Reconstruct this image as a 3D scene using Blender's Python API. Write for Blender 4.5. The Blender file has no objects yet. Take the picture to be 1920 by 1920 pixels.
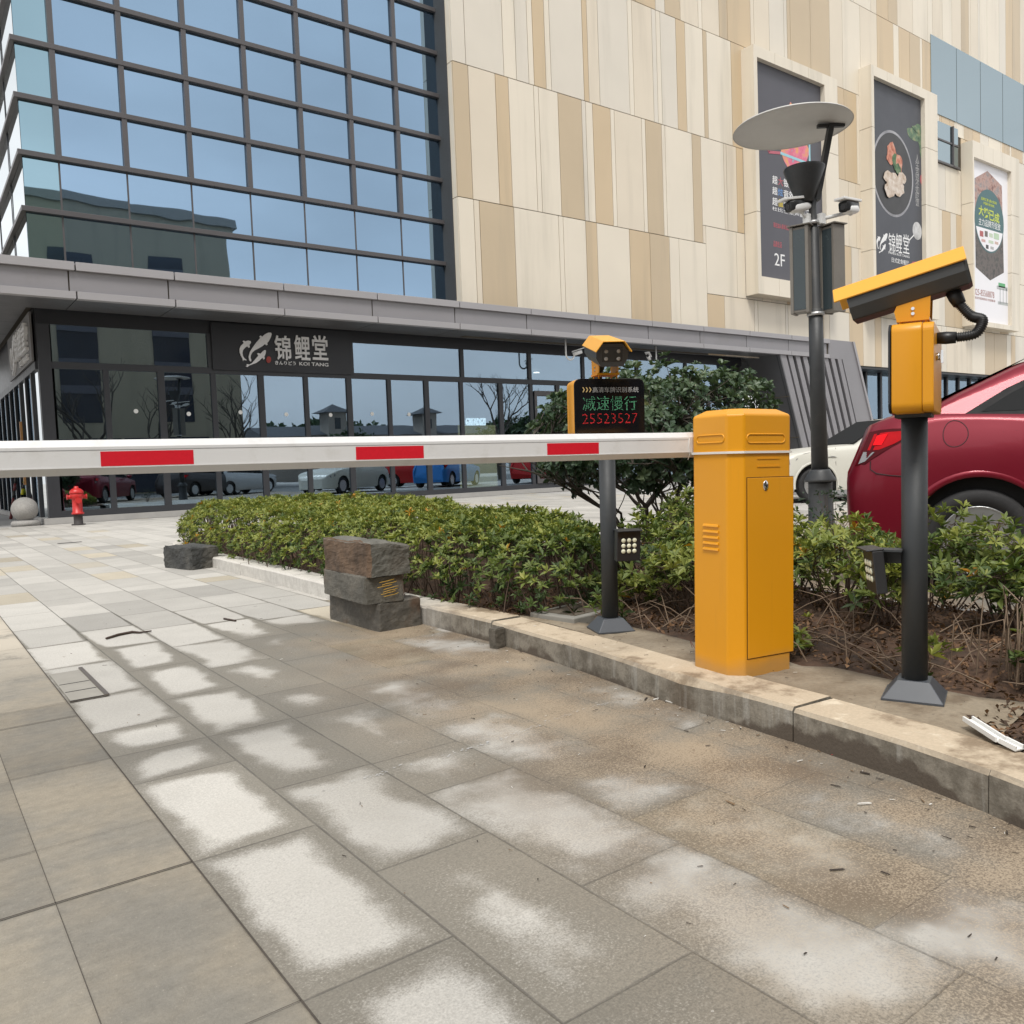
import bpy, math, random
import numpy as np
from mathutils import Vector, Matrix
random.seed(7); RNG = np.random.default_rng(11)
SC = bpy.context.scene; COL = SC.collection
rad = math.radians

# ---------------- camera ----------------
HCAM = 0.88; FPX = 1551.787; YAW, PIT, ROL = 0.634952953, -0.0568758401, -0.0387285751
_r = np.array([math.cos(YAW), -math.sin(YAW), 0.0])
_f = np.array([math.sin(YAW)*math.cos(PIT), math.cos(YAW)*math.cos(PIT), math.sin(PIT)])
_u = np.cross(_r, _f)
CR = math.cos(ROL)*_r + math.sin(ROL)*_u; CU = -math.sin(ROL)*_r + math.cos(ROL)*_u; CF = _f
CO = np.array([0.0, 0.0, HCAM])
cd = bpy.data.cameras.new('camera'); cam = bpy.data.objects.new('camera', cd); COL.objects.link(cam)
cd.sensor_fit = 'HORIZONTAL'; cd.sensor_width = 36.0; cd.lens = FPX/1920*36.0
cd.clip_start = 0.05; cd.clip_end = 2000
cam.matrix_world = Matrix(((CR[0], CU[0], -CF[0], 0), (CR[1], CU[1], -CF[1], 0), (CR[2], CU[2], -CF[2], HCAM), (0, 0, 0, 1)))
SC.camera = cam

# ---------------- sky, sun, exposure ----------------
SUN_AZ, SUN_EL = rad(222), rad(58)     # azimuth clockwise from +Y, soft light from behind and left of the camera
W = bpy.data.worlds.new('World'); SC.world = W; W.use_nodes = True
wn = W.node_tree; wn.nodes.clear()
sky = wn.nodes.new('ShaderNodeTexSky'); sky.sky_type = 'NISHITA'; sky.sun_disc = False
sky.sun_elevation = SUN_EL; sky.sun_rotation = SUN_AZ; sky.air_density = 1.0; sky.dust_density = 4.0
hs = wn.nodes.new('ShaderNodeHueSaturation'); hs.inputs['Saturation'].default_value = 0.22; hs.inputs['Value'].default_value = 1.0
ov = wn.nodes.new('ShaderNodeMixRGB'); ov.inputs[0].default_value = 0.8; ov.inputs[2].default_value = (7.5, 7.55, 7.62, 1)
bg = wn.nodes.new('ShaderNodeBackground'); bg.inputs['Strength'].default_value = 0.088
wo = wn.nodes.new('ShaderNodeOutputWorld')
wn.links.new(sky.outputs[0], hs.inputs['Color']); wn.links.new(hs.outputs[0], ov.inputs[1])
tcw = wn.nodes.new('ShaderNodeTexCoord'); mpw = wn.nodes.new('ShaderNodeMapping'); mpw.inputs['Scale'].default_value = (1, 1, 2.6)
cl_ = wn.nodes.new('ShaderNodeTexNoise'); cl_.inputs['Scale'].default_value = 2.1; cl_.inputs['Detail'].default_value = 5; cl_.inputs['Roughness'].default_value = 0.5
cr_ = wn.nodes.new('ShaderNodeMapRange'); cr_.inputs[1].default_value = 0.32; cr_.inputs[2].default_value = 0.7; cr_.inputs[3].default_value = 0.80; cr_.inputs[4].default_value = 1.10
cm_ = wn.nodes.new('ShaderNodeVectorMath'); cm_.operation = 'SCALE'
wn.links.new(tcw.outputs['Generated'], mpw.inputs[0]); wn.links.new(mpw.outputs[0], cl_.inputs['Vector']); wn.links.new(cl_.outputs['Fac'], cr_.inputs[0]); wn.links.new(ov.outputs[0], cm_.inputs[0]); wn.links.new(cr_.outputs[0], cm_.inputs['Scale'])
wn.links.new(cm_.outputs[0], bg.inputs[0]); wn.links.new(bg.outputs[0], wo.inputs[0])
sd = bpy.data.lights.new('sun', 'SUN'); sun = bpy.data.objects.new('sun', sd); COL.objects.link(sun)
sd.energy = 1.5; sd.angle = rad(16); sd.color = (1.0, 0.965, 0.91)
dv = Vector((math.sin(SUN_AZ)*math.cos(SUN_EL), math.cos(SUN_AZ)*math.cos(SUN_EL), math.sin(SUN_EL)))
sun.rotation_euler = dv.to_track_quat('Z', 'Y').to_euler(); sun.location = dv*60
SC.view_settings.view_transform = 'Standard'; SC.view_settings.look = 'None'
SC.view_settings.exposure = 0.92; SC.view_settings.gamma = 1.0; SC.view_settings.use_curve_mapping = False

# ---------------- measuring helpers: a ray of the photograph met with a real plane ----------------
def ray(x, y): return CF + (x-960)/FPX*CR - (y-960)/FPX*CU
def onZ(x, y, z=0.0): d = ray(x, y); return CO + d*((z-HCAM)/d[2])
def onY(x, y, Y): d = ray(x, y); return CO + d*(Y/d[1])
def onX(x, y, X): d = ray(x, y); return CO + d*(X/d[0])

# ---------------- node helpers ----------------
def newmat(name):
    m = bpy.data.materials.new(name); m.use_nodes = True; nt = m.node_tree; nt.nodes.clear()
    out = nt.nodes.new('ShaderNodeOutputMaterial'); return m, nt, out
def nd(nt, typ, **kw):
    n = nt.nodes.new(typ)
    for k, v in kw.items():
        if k.startswith('i_'):
            key = k[2:]; key = int(key) if key.isdigit() else key
            if isinstance(v, bpy.types.NodeSocket): nt.links.new(v, n.inputs[key])
            else: n.inputs[key].default_value = v
        else: setattr(n, k, v)
    return n
def noise(nt, vec, scale, detail=4, rough=0.55): return nd(nt, 'ShaderNodeTexNoise', i_Vector=vec, i_Scale=scale, i_Detail=detail, i_Roughness=rough).outputs['Fac']
def mth(nt, op, a, b=None, c=None, clamp=False):
    n = nt.nodes.new('ShaderNodeMath'); n.operation = op; n.use_clamp = clamp
    for i, v in enumerate((a, b, c)):
        if v is None: continue
        if isinstance(v, bpy.types.NodeSocket): nt.links.new(v, n.inputs[i])
        else: n.inputs[i].default_value = v
    return n.outputs[0]
def mixc(nt, f, a, b, blend='MIX'):
    n = nt.nodes.new('ShaderNodeMixRGB'); n.blend_type = blend
    for i, v in enumerate((f, a, b)):
        if isinstance(v, bpy.types.NodeSocket): nt.links.new(v, n.inputs[i])
        elif i == 0: n.inputs[0].default_value = v
        else: n.inputs[i].default_value = (*v[:3], 1)
    return n.outputs[0]
def smooth(nt, x, a, b):
    n = nd(nt, 'ShaderNodeMapRange', interpolation_type='SMOOTHSTEP', i_0=x); n.inputs[1].default_value = a; n.inputs[2].default_value = b; return n.outputs[0]
def coords(nt): return nd(nt, 'ShaderNodeTexCoord').outputs['Object']
def bump(nt, h, strength, dist=0.01): return nd(nt, 'ShaderNodeBump', i_Height=h, i_Strength=strength, i_Distance=dist).outputs[0]
MATS = {}
def pm(name, col, rough=0.5, metal=0.0, var=0.10, scale=6, bp=0.0, bscale=80, coat=0.0, spec=0.5, dirt=None, dscale=3, damt=0.5):
    """procedural paint / stone / plastic: base colour with uneven tone, optional stains and fine relief"""
    if name in MATS: return MATS[name]
    m, nt, out = newmat(name); co = coords(nt)
    n1 = noise(nt, co, scale, 6)
    k = mth(nt, 'MULTIPLY_ADD', n1, 2*var, 1-var)
    c = mixc(nt, 1.0, col, nd(nt, 'ShaderNodeCombineColor', i_Red=k, i_Green=k, i_Blue=k).outputs[0], 'MULTIPLY')
    if dirt is not None:
        d = smooth(nt, noise(nt, co, dscale, 8, 0.65), 0.5, 0.72)
        c = mixc(nt, mth(nt, 'MULTIPLY', d, damt), c, dirt)
    p = nd(nt, 'ShaderNodeBsdfPrincipled', i_Metallic=metal)
    nt.links.new(c, p.inputs['Base Color'])
    r = mth(nt, 'MULTIPLY_ADD', noise(nt, co, scale*3, 4), 0.16, rough-0.08, clamp=True); nt.links.new(r, p.inputs['Roughness'])
    p.inputs['Specular IOR Level'].default_value = spec
    if coat: p.inputs['Coat Weight'].default_value = coat; p.inputs['Coat Roughness'].default_value = 0.08
    if bp: nt.links.new(bump(nt, noise(nt, co, bscale, 5), bp, 0.004), p.inputs['Normal'])
    nt.links.new(p.outputs[0], out.inputs[0]); MATS[name] = m; return m
def emit(name, col, s):
    if name in MATS: return MATS[name]
    m, nt, out = newmat(name); e = nd(nt, 'ShaderNodeEmission', i_Color=(*col, 1), i_Strength=s)
    nt.links.new(e.outputs[0], out.inputs[0]); MATS[name] = m; return m

# ---------------- mesh helpers ----------------
class MB:
    def __init__(s): s.v = []; s.f = []; s.mi = []; s.sm = []; s.T = None
    def add(s, vs, fs, mi=0, sm=False):
        b = len(s.v)
        for p in vs:
            p = Vector((float(p[0]), float(p[1]), float(p[2])))
            if s.T is not None: p = s.T @ p
            s.v.append(p)
        for f in fs: s.f.append([i+b for i in f]); s.mi.append(mi); s.sm.append(sm)
    def box(s, x0, x1, y0, y1, z0, z1, mi=0):
        vs = [(x, y, z) for z in (z0, z1) for y in (y0, y1) for x in (x0, x1)]
        s.add(vs, [(0, 2, 3, 1), (4, 5, 7, 6), (0, 1, 5, 4), (2, 6, 7, 3), (0, 4, 6, 2), (1, 3, 7, 5)], mi)
    def bar(s, a, b, w, h, up=(0, 0, 1), mi=0):
        a = Vector(a); b = Vector(b); d = (b-a).normalized(); up = Vector(up)
        x = d.cross(up)
        if x.length < 1e-5: x = d.cross(Vector((1, 0, 0)))
        x.normalize(); y = x.cross(d)
        vs = [p + x*sx*w/2 + y*sy*h/2 for p in (a, b) for sx, sy in ((-1, -1), (1, -1), (1, 1), (-1, 1))]
        s.add(vs, [(3, 2, 1, 0), (4, 5, 6, 7), (0, 1, 5, 4), (1, 2, 6, 5), (2, 3, 7, 6), (3, 0, 4, 7)], mi)
    def quad(s, a, b, c, d, mi=0): s.add([a, b, c, d], [(0, 1, 2, 3)], mi)
    def prism(s, pts, vec, mi=0, sm=False, mi_side=None):
        """extrude a planar outline (3-D points) by a vector"""
        n = len(pts); vec = Vector([float(c) for c in vec]); P = [Vector([float(c) for c in p]) for p in pts]
        s.add(P+[p+vec for p in P], [list(range(n))[::-1], list(range(n, 2*n))], mi)
        b = len(s.v)-2*n
        for i in range(n):
            s.f.append([b+i, b+(i+1) % n, b+n+(i+1) % n, b+n+i]); s.mi.append(mi if mi_side is None else mi_side); s.sm.append(sm)
    def tube(s, pts, r, n=12, mi=0, cap=True, sm=True):
        P = [Vector([float(c) for c in p]) for p in pts]; R = r if isinstance(r, (list, tuple)) else [r]*len(P)
        vs = []; ref = None
        for i, p in enumerate(P):
            d = (P[min(i+1, len(P)-1)]-P[max(i-1, 0)]).normalized()
            if ref is None: ref = Vector((0, 0, 1)) if abs(d.z) < 0.9 else Vector((1, 0, 0))
            x = d.cross(ref)
            if x.length < 1e-4: x = d.cross(Vector((0, 1, 0)))
            x.normalize(); y = d.cross(x); ref = x.cross(d)
            for k in range(n):
                a = 2*math.pi*k/n; vs.append(p + (x*math.cos(a)+y*math.sin(a))*R[i])
        fs = [(i*n+k, i*n+(k+1) % n, (i+1)*n+(k+1) % n, (i+1)*n+k) for i in range(len(P)-1) for k in range(n)]
        s.add(vs, fs, mi, sm)
        if cap:
            b = len(s.v)-len(vs)
            s.f.append([b+k for k in range(n)][::-1]); s.mi.append(mi); s.sm.append(False)
            s.f.append([b+(len(P)-1)*n+k for k in range(n)]); s.mi.append(mi); s.sm.append(False)
    def lathe(s, prof, c=(0, 0, 0), n=32, mi=0, sm=True, ax='Z'):
        c = Vector(c); vs = []
        for r, z in prof:
            for k in range(n):
                a = 2*math.pi*k/n; q = (r*math.cos(a), r*math.sin(a), z)
                if ax == 'X': q = (q[2], q[0], q[1])
                if ax == 'Y': q = (q[1], q[2], q[0])
                vs.append(c+Vector(q))
        m = len(prof)
        fs = [(i*n+k, i*n+(k+1) % n, (i+1)*n+(k+1) % n, (i+1)*n+k) for i in range(m-1) for k in range(n)]
        s.add(vs, fs, mi, sm); b = len(s.v)-len(vs)
        if prof[0][0] > 1e-6: s.f.append([b+k for k in range(n)][::-1]); s.mi.append(mi); s.sm.append(False)
        if prof[-1][0] > 1e-6: s.f.append([b+(m-1)*n+k for k in range(n)]); s.mi.append(mi); s.sm.append(False)
    def ball(s, c, r, n=24, mi=0, sz=1.0): s.lathe([(max(r*math.sin(math.pi*i/16), 1e-7), -r*sz*math.cos(math.pi*i/16)) for i in range(17)], c, n, mi)
    def grid(s, P, mi=0, sm=True, closed=False):
        """P: rows of points"""
        m = len(P); n = len(P[0]); vs = [p for row in P for p in row]
        kk = n if closed else n-1
        s.add(vs, [(i*n+k, i*n+(k+1) % n, (i+1)*n+(k+1) % n, (i+1)*n+k) for i in range(m-1) for k in range(kk)], mi, sm)
    def text(s, body, o, ux, uy, size=None, width=None, height=None, depth=0.0, mi=0, align='L', bold=0.0, sx=1.0):
        V, Fc = glyphs(body, bold)
        x0, x1 = V[:, 0].min(), V[:, 0].max(); y0, y1 = V[:, 1].min(), V[:, 1].max()
        kx = ky = size if size else 1.0
        if width: kx = width/(x1-x0); ky = kx if not height else height/(y1-y0)
        elif height: ky = height/(y1-y0); kx = ky*sx
        ux = np.array(ux, float); uy = np.array(uy, float); n = np.cross(ux, uy); o = np.array(o, float)
        sh = {'L': 0, 'C': 0.5, 'R': 1.0}[align]*(x1-x0)
        P = [o+ux*((p[0]-x0-sh)*kx)+uy*((p[1]-y0)*ky)+n*((p[2]*2)*depth) for p in V]
        s.add(P, Fc, mi)
    def build(s, name, mats, parent=None, world=False, bevel=0.0, seg=2):
        me = bpy.data.meshes.new(name); V = s.v
        if world and parent is not None: V = [p-parent.location for p in V]
        me.from_pydata([tuple(p) for p in V], [], s.f)
        for m in (mats if isinstance(mats, (list, tuple)) else [mats]): me.materials.append(m)
        me.polygons.foreach_set('material_index', s.mi); me.polygons.foreach_set('use_smooth', s.sm); me.update()
        o = bpy.data.objects.new(name, me); COL.objects.link(o)
        if parent is not None: o.parent = parent
        if bevel:
            b = o.modifiers.new('bevel', 'BEVEL'); b.width = bevel; b.segments = seg; b.limit_method = 'ANGLE'; b.angle_limit = rad(40)
        return o
_G = {}
def glyphs(body, bold=0.0):
    k = (body, bold)
    if k in _G: return _G[k]
    c = bpy.data.curves.new('glyphs', 'FONT'); c.body = body; c.resolution_u = 2; c.extrude = 0.5; c.offset = bold
    o = bpy.data.objects.new('glyphs', c); COL.objects.link(o); bpy.context.view_layer.update()
    me = bpy.data.meshes.new_from_object(o.evaluated_get(bpy.context.evaluated_depsgraph_get()))
    V = np.array([v.co[:] for v in me.vertices]); Fc = [list(p.vertices) for p in me.polygons]
    V[:, 2] = (V[:, 2]+0.5)/2
    bpy.data.objects.remove(o); bpy.data.curves.remove(c); bpy.data.meshes.remove(me)
    _G[k] = (V, Fc); return _G[k]

def tag(o, label, cat, group=None):
    o['label'] = label; o['category'] = cat
    if group: o['group'] = group
    return o
def thing(name, label, cat, loc=(0, 0, 0), rz=0.0, group=None):
    o = bpy.data.objects.new(name, None); COL.objects.link(o); o.empty_display_size = 0.2
    o.location = [float(c) for c in loc]; o.rotation_euler = (0, 0, rz); return tag(o, label, cat, group)
def struct(o): o['kind'] = 'structure'; return o
def lean(o, deg, axis=None):
    """tilt a thing a little about the horizontal axis towards the street (installed out of plumb)"""
    a = Vector(axis if axis is not None else (CF[0], CF[1], 0)).normalized()
    o.rotation_mode = 'QUATERNION'
    from mathutils import Quaternion
    o.rotation_quaternion = Quaternion(a, rad(deg)) @ Quaternion((0, 0, 1), o.get('_rz', 0.0))

# ================= GROUND, PAVING, KERB, BED =================
def m_concrete(name, c1, c2, joint=None):
    m, nt, out = newmat(name); co = coords(nt)
    f = smooth(nt, noise(nt, co, 0.5, 8, 0.6), 0.35, 0.65)
    c = mixc(nt, f, c1, c2); g = mth(nt, 'MULTIPLY_ADD', noise(nt, co, 40, 3), 0.3, 0.85)
    c = mixc(nt, 1.0, c, nd(nt, 'ShaderNodeCombineColor', i_Red=g, i_Green=g, i_Blue=g).outputs[0], 'MULTIPLY')
    if joint:
        b = nd(nt, 'ShaderNodeTexBrick', i_Vector=co, i_Scale=1.0, offset=0.0)
        b.inputs['Mortar Size'].default_value = 0.012; b.inputs['Brick Width'].default_value = joint; b.inputs['Row Height'].default_value = joint
        b.inputs['Color1'].default_value = b.inputs['Color2'].default_value = (1, 1, 1, 1); b.inputs['Mortar'].default_value = (0.35, 0.34, 0.33, 1)
        c = mixc(nt, 1.0, c, b.outputs[0], 'MULTIPLY')
    p = nd(nt, 'ShaderNodeBsdfPrincipled', i_Roughness=0.8); nt.links.new(c, p.inputs['Base Color'])
    nt.links.new(bump(nt, noise(nt, co, 90, 4), 0.3, 0.004), p.inputs['Normal'])
    nt.links.new(p.outputs[0], out.inputs[0]); return m
g = MB(); g.quad((-700, -700, -0.012), (700, -700, -0.012), (700, 700, -0.012), (-700, 700, -0.012))
struct(g.build('ground', m_concrete('lot_concrete', (0.36, 0.35, 0.335), (0.46, 0.45, 0.43), 3.0)))
g = MB(); g.quad((7.0, -3.2, -0.008), (70, -3.2, -0.008), (70, 1.2, -0.008), (7.0, 1.2, -0.008)); g.quad((-60, -17.8, -0.008), (70, -17.8, -0.008), (70, -3.2, -0.008), (-60, -3.2, -0.008))  # unseen asphalt added so the shop glass reflects a darker ground
for x0, x1 in ((5.6, 60.0),):
    g.quad((x0, 9.2, -0.008), (x1, 9.2, -0.008), (x1, 15.2, -0.008), (x0, 15.2, -0.008))
struct(g.build('road', m_concrete('road_asphalt', (0.13, 0.13, 0.13), (0.18, 0.18, 0.175))))

PX0, TS = 0.482, 0.3015       # first stone column beside the older beige strip, stone size
def m_paving():
    m, nt, out = newmat('paving_stone'); co = coords(nt)
    uv = nd(nt, 'ShaderNodeUVMap').outputs[0]; sp = nd(nt, 'ShaderNodeSeparateXYZ', i_0=uv)
    at = nd(nt, 'ShaderNodeVertexColor', layer_name='pav'); sa = nd(nt, 'ShaderNodeSeparateColor', i_0=at.outputs[0])
    shade, Wt, mud = sa.outputs[0], sa.outputs[1], sa.outputs[2]
    u, v = sp.outputs[0], sp.outputs[1]
    wob = mth(nt, 'MULTIPLY_ADD', noise(nt, co, 14, 3), 0.03, -0.015)
    wob2 = mth(nt, 'MULTIPLY_ADD', noise(nt, co, 14.7, 3), 0.03, -0.015)
    du = mth(nt, 'MINIMUM', u, mth(nt, 'SUBTRACT', 1.0, u)); dv_ = mth(nt, 'MULTIPLY', mth(nt, 'MINIMUM', v, mth(nt, 'SUBTRACT', 1.0, v)), at.outputs['Alpha'])
    d = mth(nt, 'MULTIPLY', mth(nt, 'MINIMUM', du, dv_), TS)
    # rounded inner distance so the dry patch of each stone is a rounded blob
    inv = mth(nt, 'ADD', mth(nt, 'POWER', mth(nt, 'ADD', du, 0.02), -3.0), mth(nt, 'POWER', mth(nt, 'ADD', dv_, 0.02), -3.0))
    dr = mth(nt, 'MULTIPLY', mth(nt, 'SUBTRACT', mth(nt, 'POWER', inv, -1/3), 0.018), TS)
    big = noise(nt, co, 3.1, 4, 0.55); mid = noise(nt, co, 8.0, 4, 0.6); grain = noise(nt, co, 210, 2, 0.7); grain2 = noise(nt, co, 95, 3, 0.7)
    grn = mth(nt, 'MULTIPLY_ADD', grain, 0.6, mth(nt, 'MULTIPLY', grain2, 0.4))
    th = mth(nt, 'MULTIPLY', Wt, mth(nt, 'MULTIPLY_ADD', big, 6.2, mth(nt, 'MULTIPLY_ADD', mid, 2.6, mth(nt, 'MULTIPLY_ADD', mth(nt, 'FRACT', mth(nt, 'MULTIPLY', shade, 13.7)), 2.8, -4.75))))
    x = mth(nt, 'SUBTRACT', mth(nt, 'ADD', dr, mth(nt, 'MULTIPLY', mth(nt, 'SUBTRACT', grn, 0.5), mth(nt, 'MULTIPLY_ADD', Wt, 2.0, 0.010))), th)
    dry0 = smooth(nt, mth(nt, 'DIVIDE', x, mth(nt, 'MULTIPLY_ADD', Wt, 1.75, 0.003)), -0.15, 1.15)
    spk = mth(nt, 'MULTIPLY', smooth(nt, grn, 0.50, 0.66), smooth(nt, mth(nt, 'DIVIDE', x, mth(nt, 'MULTIPLY_ADD', Wt, 1.75, 0.003)), -0.9, 0.3))
    dry = mth(nt, 'MAXIMUM', mth(nt, 'MULTIPLY', dry0, mth(nt, 'MULTIPLY_ADD', mid, 0.25, 0.86), clamp=True), mth(nt, 'MULTIPLY', spk, 0.45))
    stain = mth(nt, 'MULTIPLY', smooth(nt, mth(nt, 'MULTIPLY_ADD', mth(nt, 'SUBTRACT', grn, 0.5), 0.5, noise(nt, co, 1.55, 6, 0.62)), 0.47, 0.60), mth(nt, 'MULTIPLY', Wt, 11.0, clamp=True))
    dry = mth(nt, 'MULTIPLY', dry, mth(nt, 'MULTIPLY_ADD', stain, -0.55, 1.0))
    sc = mth(nt, 'MULTIPLY_ADD', shade, 0.46, 0.70)
    gm = mth(nt, 'MULTIPLY_ADD', grn, 1.35, 0.325); bm = mth(nt, 'MULTIPLY_ADD', big, 0.30, 0.85)
    k = mth(nt, 'MULTIPLY', sc, mth(nt, 'MULTIPLY', gm, bm))
    base = mixc(nt, smooth(nt, mth(nt, 'FRACT', mth(nt, 'MULTIPLY', shade, 7.3)), 0.90, 0.94), (0.425, 0.408, 0.375), (0.43, 0.385, 0.305))
    base = mixc(nt, 1.0, base, nd(nt, 'ShaderNodeCombineColor', i_Red=k, i_Green=k, i_Blue=k).outputs[0], 'MULTIPLY')
    wetc = mixc(nt, 1.0, base, (0.44, 0.42, 0.38), 'MULTIPLY')
    c = mixc(nt, dry, wetc, base)
    mm = mth(nt, 'MULTIPLY', mud, smooth(nt, mth(nt, 'ADD', big, mth(nt, 'MULTIPLY', mth(nt, 'SUBTRACT', grn, 0.5), 0.5)), 0.28, 0.62))
    c = mixc(nt, mth(nt, 'MULTIPLY', mm, 0.92), c, mixc(nt, smooth(nt, mth(nt, 'MULTIPLY_ADD', mth(nt, 'SUBTRACT', grn, 0.5), 1.6, noise(nt, co, 1.9, 5, 0.6)), 0.36, 0.66), (0.135, 0.098, 0.066), (0.345, 0.275, 0.195)))
    jw = smooth(nt, mth(nt, 'ADD', d, mth(nt, 'MULTIPLY', wob, 0.12)), 0.0012, 0.0042)
    jv = mth(nt, 'MULTIPLY', mth(nt, 'SUBTRACT', 1.0, jw), mth(nt, 'SUBTRACT', 1.0, mth(nt, 'MULTIPLY', smooth(nt, mid, 0.42, 0.6), mth(nt, 'MULTIPLY_ADD', mud, 0.8, 0.35, clamp=True))))
    c = mixc(nt, mth(nt, 'MULTIPLY', mth(nt, 'MULTIPLY', jv, mth(nt, 'SUBTRACT', 1.0, mth(nt, 'MULTIPLY', mm, 0.85))), 0.62), c, (0.07, 0.064, 0.056))
    p = nd(nt, 'ShaderNodeBsdfPrincipled'); nt.links.new(c, p.inputs['Base Color'])
    nt.links.new(mth(nt, 'MULTIPLY_ADD', dry, 0.32, 0.52), p.inputs['Roughness']); p.inputs['Specular IOR Level'].default_value = 0.35
    h = mth(nt, 'ADD', mth(nt, 'MULTIPLY', grn, 0.35), jw)
    nt.links.new(bump(nt, h, 0.55, 0.003), p.inputs['Normal']); nt.links.new(p.outputs[0], out.inputs[0]); return m
def m_oldpaving():
    m, nt, out = newmat('old_beige_stone'); co = coords(nt)
    uv = nd(nt, 'ShaderNodeUVMap').outputs[0]; sp = nd(nt, 'ShaderNodeSeparateXYZ', i_0=uv)
    at = nd(nt, 'ShaderNodeVertexColor', layer_name='pav'); sa = nd(nt, 'ShaderNodeSeparateColor', i_0=at.outputs[0])
    d = mth(nt, 'MINIMUM', sp.outputs[0], sp.outputs[1])      # metres to the nearest joint, kept by the corners
    n1 = noise(nt, co, 2.2, 6, 0.6); n2 = noise(nt, co, 34, 5, 0.65); n3 = noise(nt, co, 160, 3, 0.7)
    st = nd(nt, 'ShaderNodeMapping', i_0=co); st.inputs['Scale'].default_value = (9, 40, 9); n4 = noise(nt, st.outputs[0], 1.0, 4, 0.6)
    c = mixc(nt, smooth(nt, n1, 0.36, 0.64), (0.185, 0.172, 0.146), (0.245, 0.214, 0.165))
    k = mth(nt, 'MULTIPLY_ADD', n2, 0.5, mth(nt, 'MULTIPLY_ADD', n3, 0.45, mth(nt, 'MULTIPLY_ADD', n4, 0.35, 0.33)))
    k = mth(nt, 'MULTIPLY', k, mth(nt, 'MULTIPLY_ADD', sa.outputs[0], 0.3, 0.86))
    c = mixc(nt, 1.0, c, nd(nt, 'ShaderNodeCombineColor', i_Red=k, i_Green=k, i_Blue=k).outputs[0], 'MULTIPLY')
    c = mixc(nt, mth(nt, 'MULTIPLY', sa.outputs[2], smooth(nt, mth(nt, 'ADD', n1, mth(nt, 'MULTIPLY', n2, 0.25)), 0.42, 0.62)), c, (0.47, 0.42, 0.345))
    spk = smooth(nt, n3, 0.66, 0.74); c = mixc(nt, mth(nt, 'MULTIPLY', spk, 0.5), c, (0.55, 0.50, 0.42))
    dk = smooth(nt, noise(nt, co, 5.5, 3), 0.66, 0.78); c = mixc(nt, mth(nt, 'MULTIPLY', dk, 0.35), c, (0.13, 0.11, 0.085))
    p = nd(nt, 'ShaderNodeBsdfPrincipled', i_Roughness=0.78); nt.links.new(c, p.inputs['Base Color'])
    nt.links.new(bump(nt, mth(nt, 'ADD', n3, n2), 0.5, 0.003), p.inputs['Normal']); nt.links.new(p.outputs[0], out.inputs[0]); return m
def sst(a, b, x):
    t = min(max((x-a)/(b-a), 0), 1); return t*t*(3-2*t)
def wet_at(x, y):
    near = 1-sst(4.0, 5.4, y + 0.35*(x-1.4))
    w = 0.020*near + 0.034*near*sst(0.85, 1.35, x + 0.15*(2.6-y)) + 0.040*near*sst(1.25, 1.9, x)
    mid = 1-sst(4.6, 6.5, y); return max(w, 0.006*mid, 0.0006)
def mud_at(x, y):
    k = sst(0.95, 1.75, x-0.12*(y-2.0)) * (1-sst(3.7, 4.8, y-0.25*(x-1.6)))
    k2 = sst(1.75, 2.0, x)*(1-sst(3.5, 4.3, y)); return min(1.0, 0.92*k+0.4*k2)
pv = MB(); uvs = []; cols = []
def tile(x0, x1, y0, y1, cols4, uv4, mi, z=0.0):
    pv.add([(x0, y0, z), (x1, y0, z), (x1, y1, z), (x0, y1, z)], [(0, 1, 2, 3)], mi); uvs.extend(uv4); cols.extend(cols4)
rt = random.Random(3)
i = 0; x = PX0
while x < 15:
    known = {0: [1.30, 1.94, 2.55, 2.85, 3.17, 3.72, 4.42, 5.06, 5.73, 6.41], 1: [0.98, 1.62, 2.235, 2.85, 3.45, 4.08, 4.73, 5.38], 2: [1.28, 1.92, 2.23, 2.84, 3.24, 3.86, 4.50, 5.15]}.get(i)
    if known is None: a0 = rt.uniform(0, 0.63); known = [a0+0.8, a0+1.43]
    yl = list(known)
    while yl[0] > -2.2: yl.insert(0, yl[0]-(0.63 if rt.random() < 0.85 else 0.315))
    while yl[-1] < 19.1: yl.append(yl[-1]+(0.655 if rt.random() < 0.86 else 0.33))
    yl.append(19.72)
    for yy0, yy1 in zip(yl[:-1], yl[1:]):
        sh = min(1, max(0, rt.gauss(0.62, 0.15) - (0.28 if (rt.random() < 0.2 and yy0 > 4) else 0)))
        ex = sst(9, 13, yy0)*sst(1.8, 2.6, x)*(1-sst(3.4, 4.4, x))*0.35     # pale scoured strip by the hydrant
        n = 2; ln = yy1-yy0
        for q in range(n):
            a0, a1 = yy0+ln*q/n, yy0+ln*(q+1)/n
            c4 = [(min(1, sh+ex), wet_at(a, b)*4, mud_at(a, b), ln/TS) for a, b in ((x, a0), (x+TS, a0), (x+TS, a1), (x, a1))]
            tile(x, x+TS, a0, a1, c4, [(0, q/n), (1, q/n), (1, (q+1)/n), (0, (q+1)/n)], 0)
    x += TS; i += 1
struct_p = None
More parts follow.
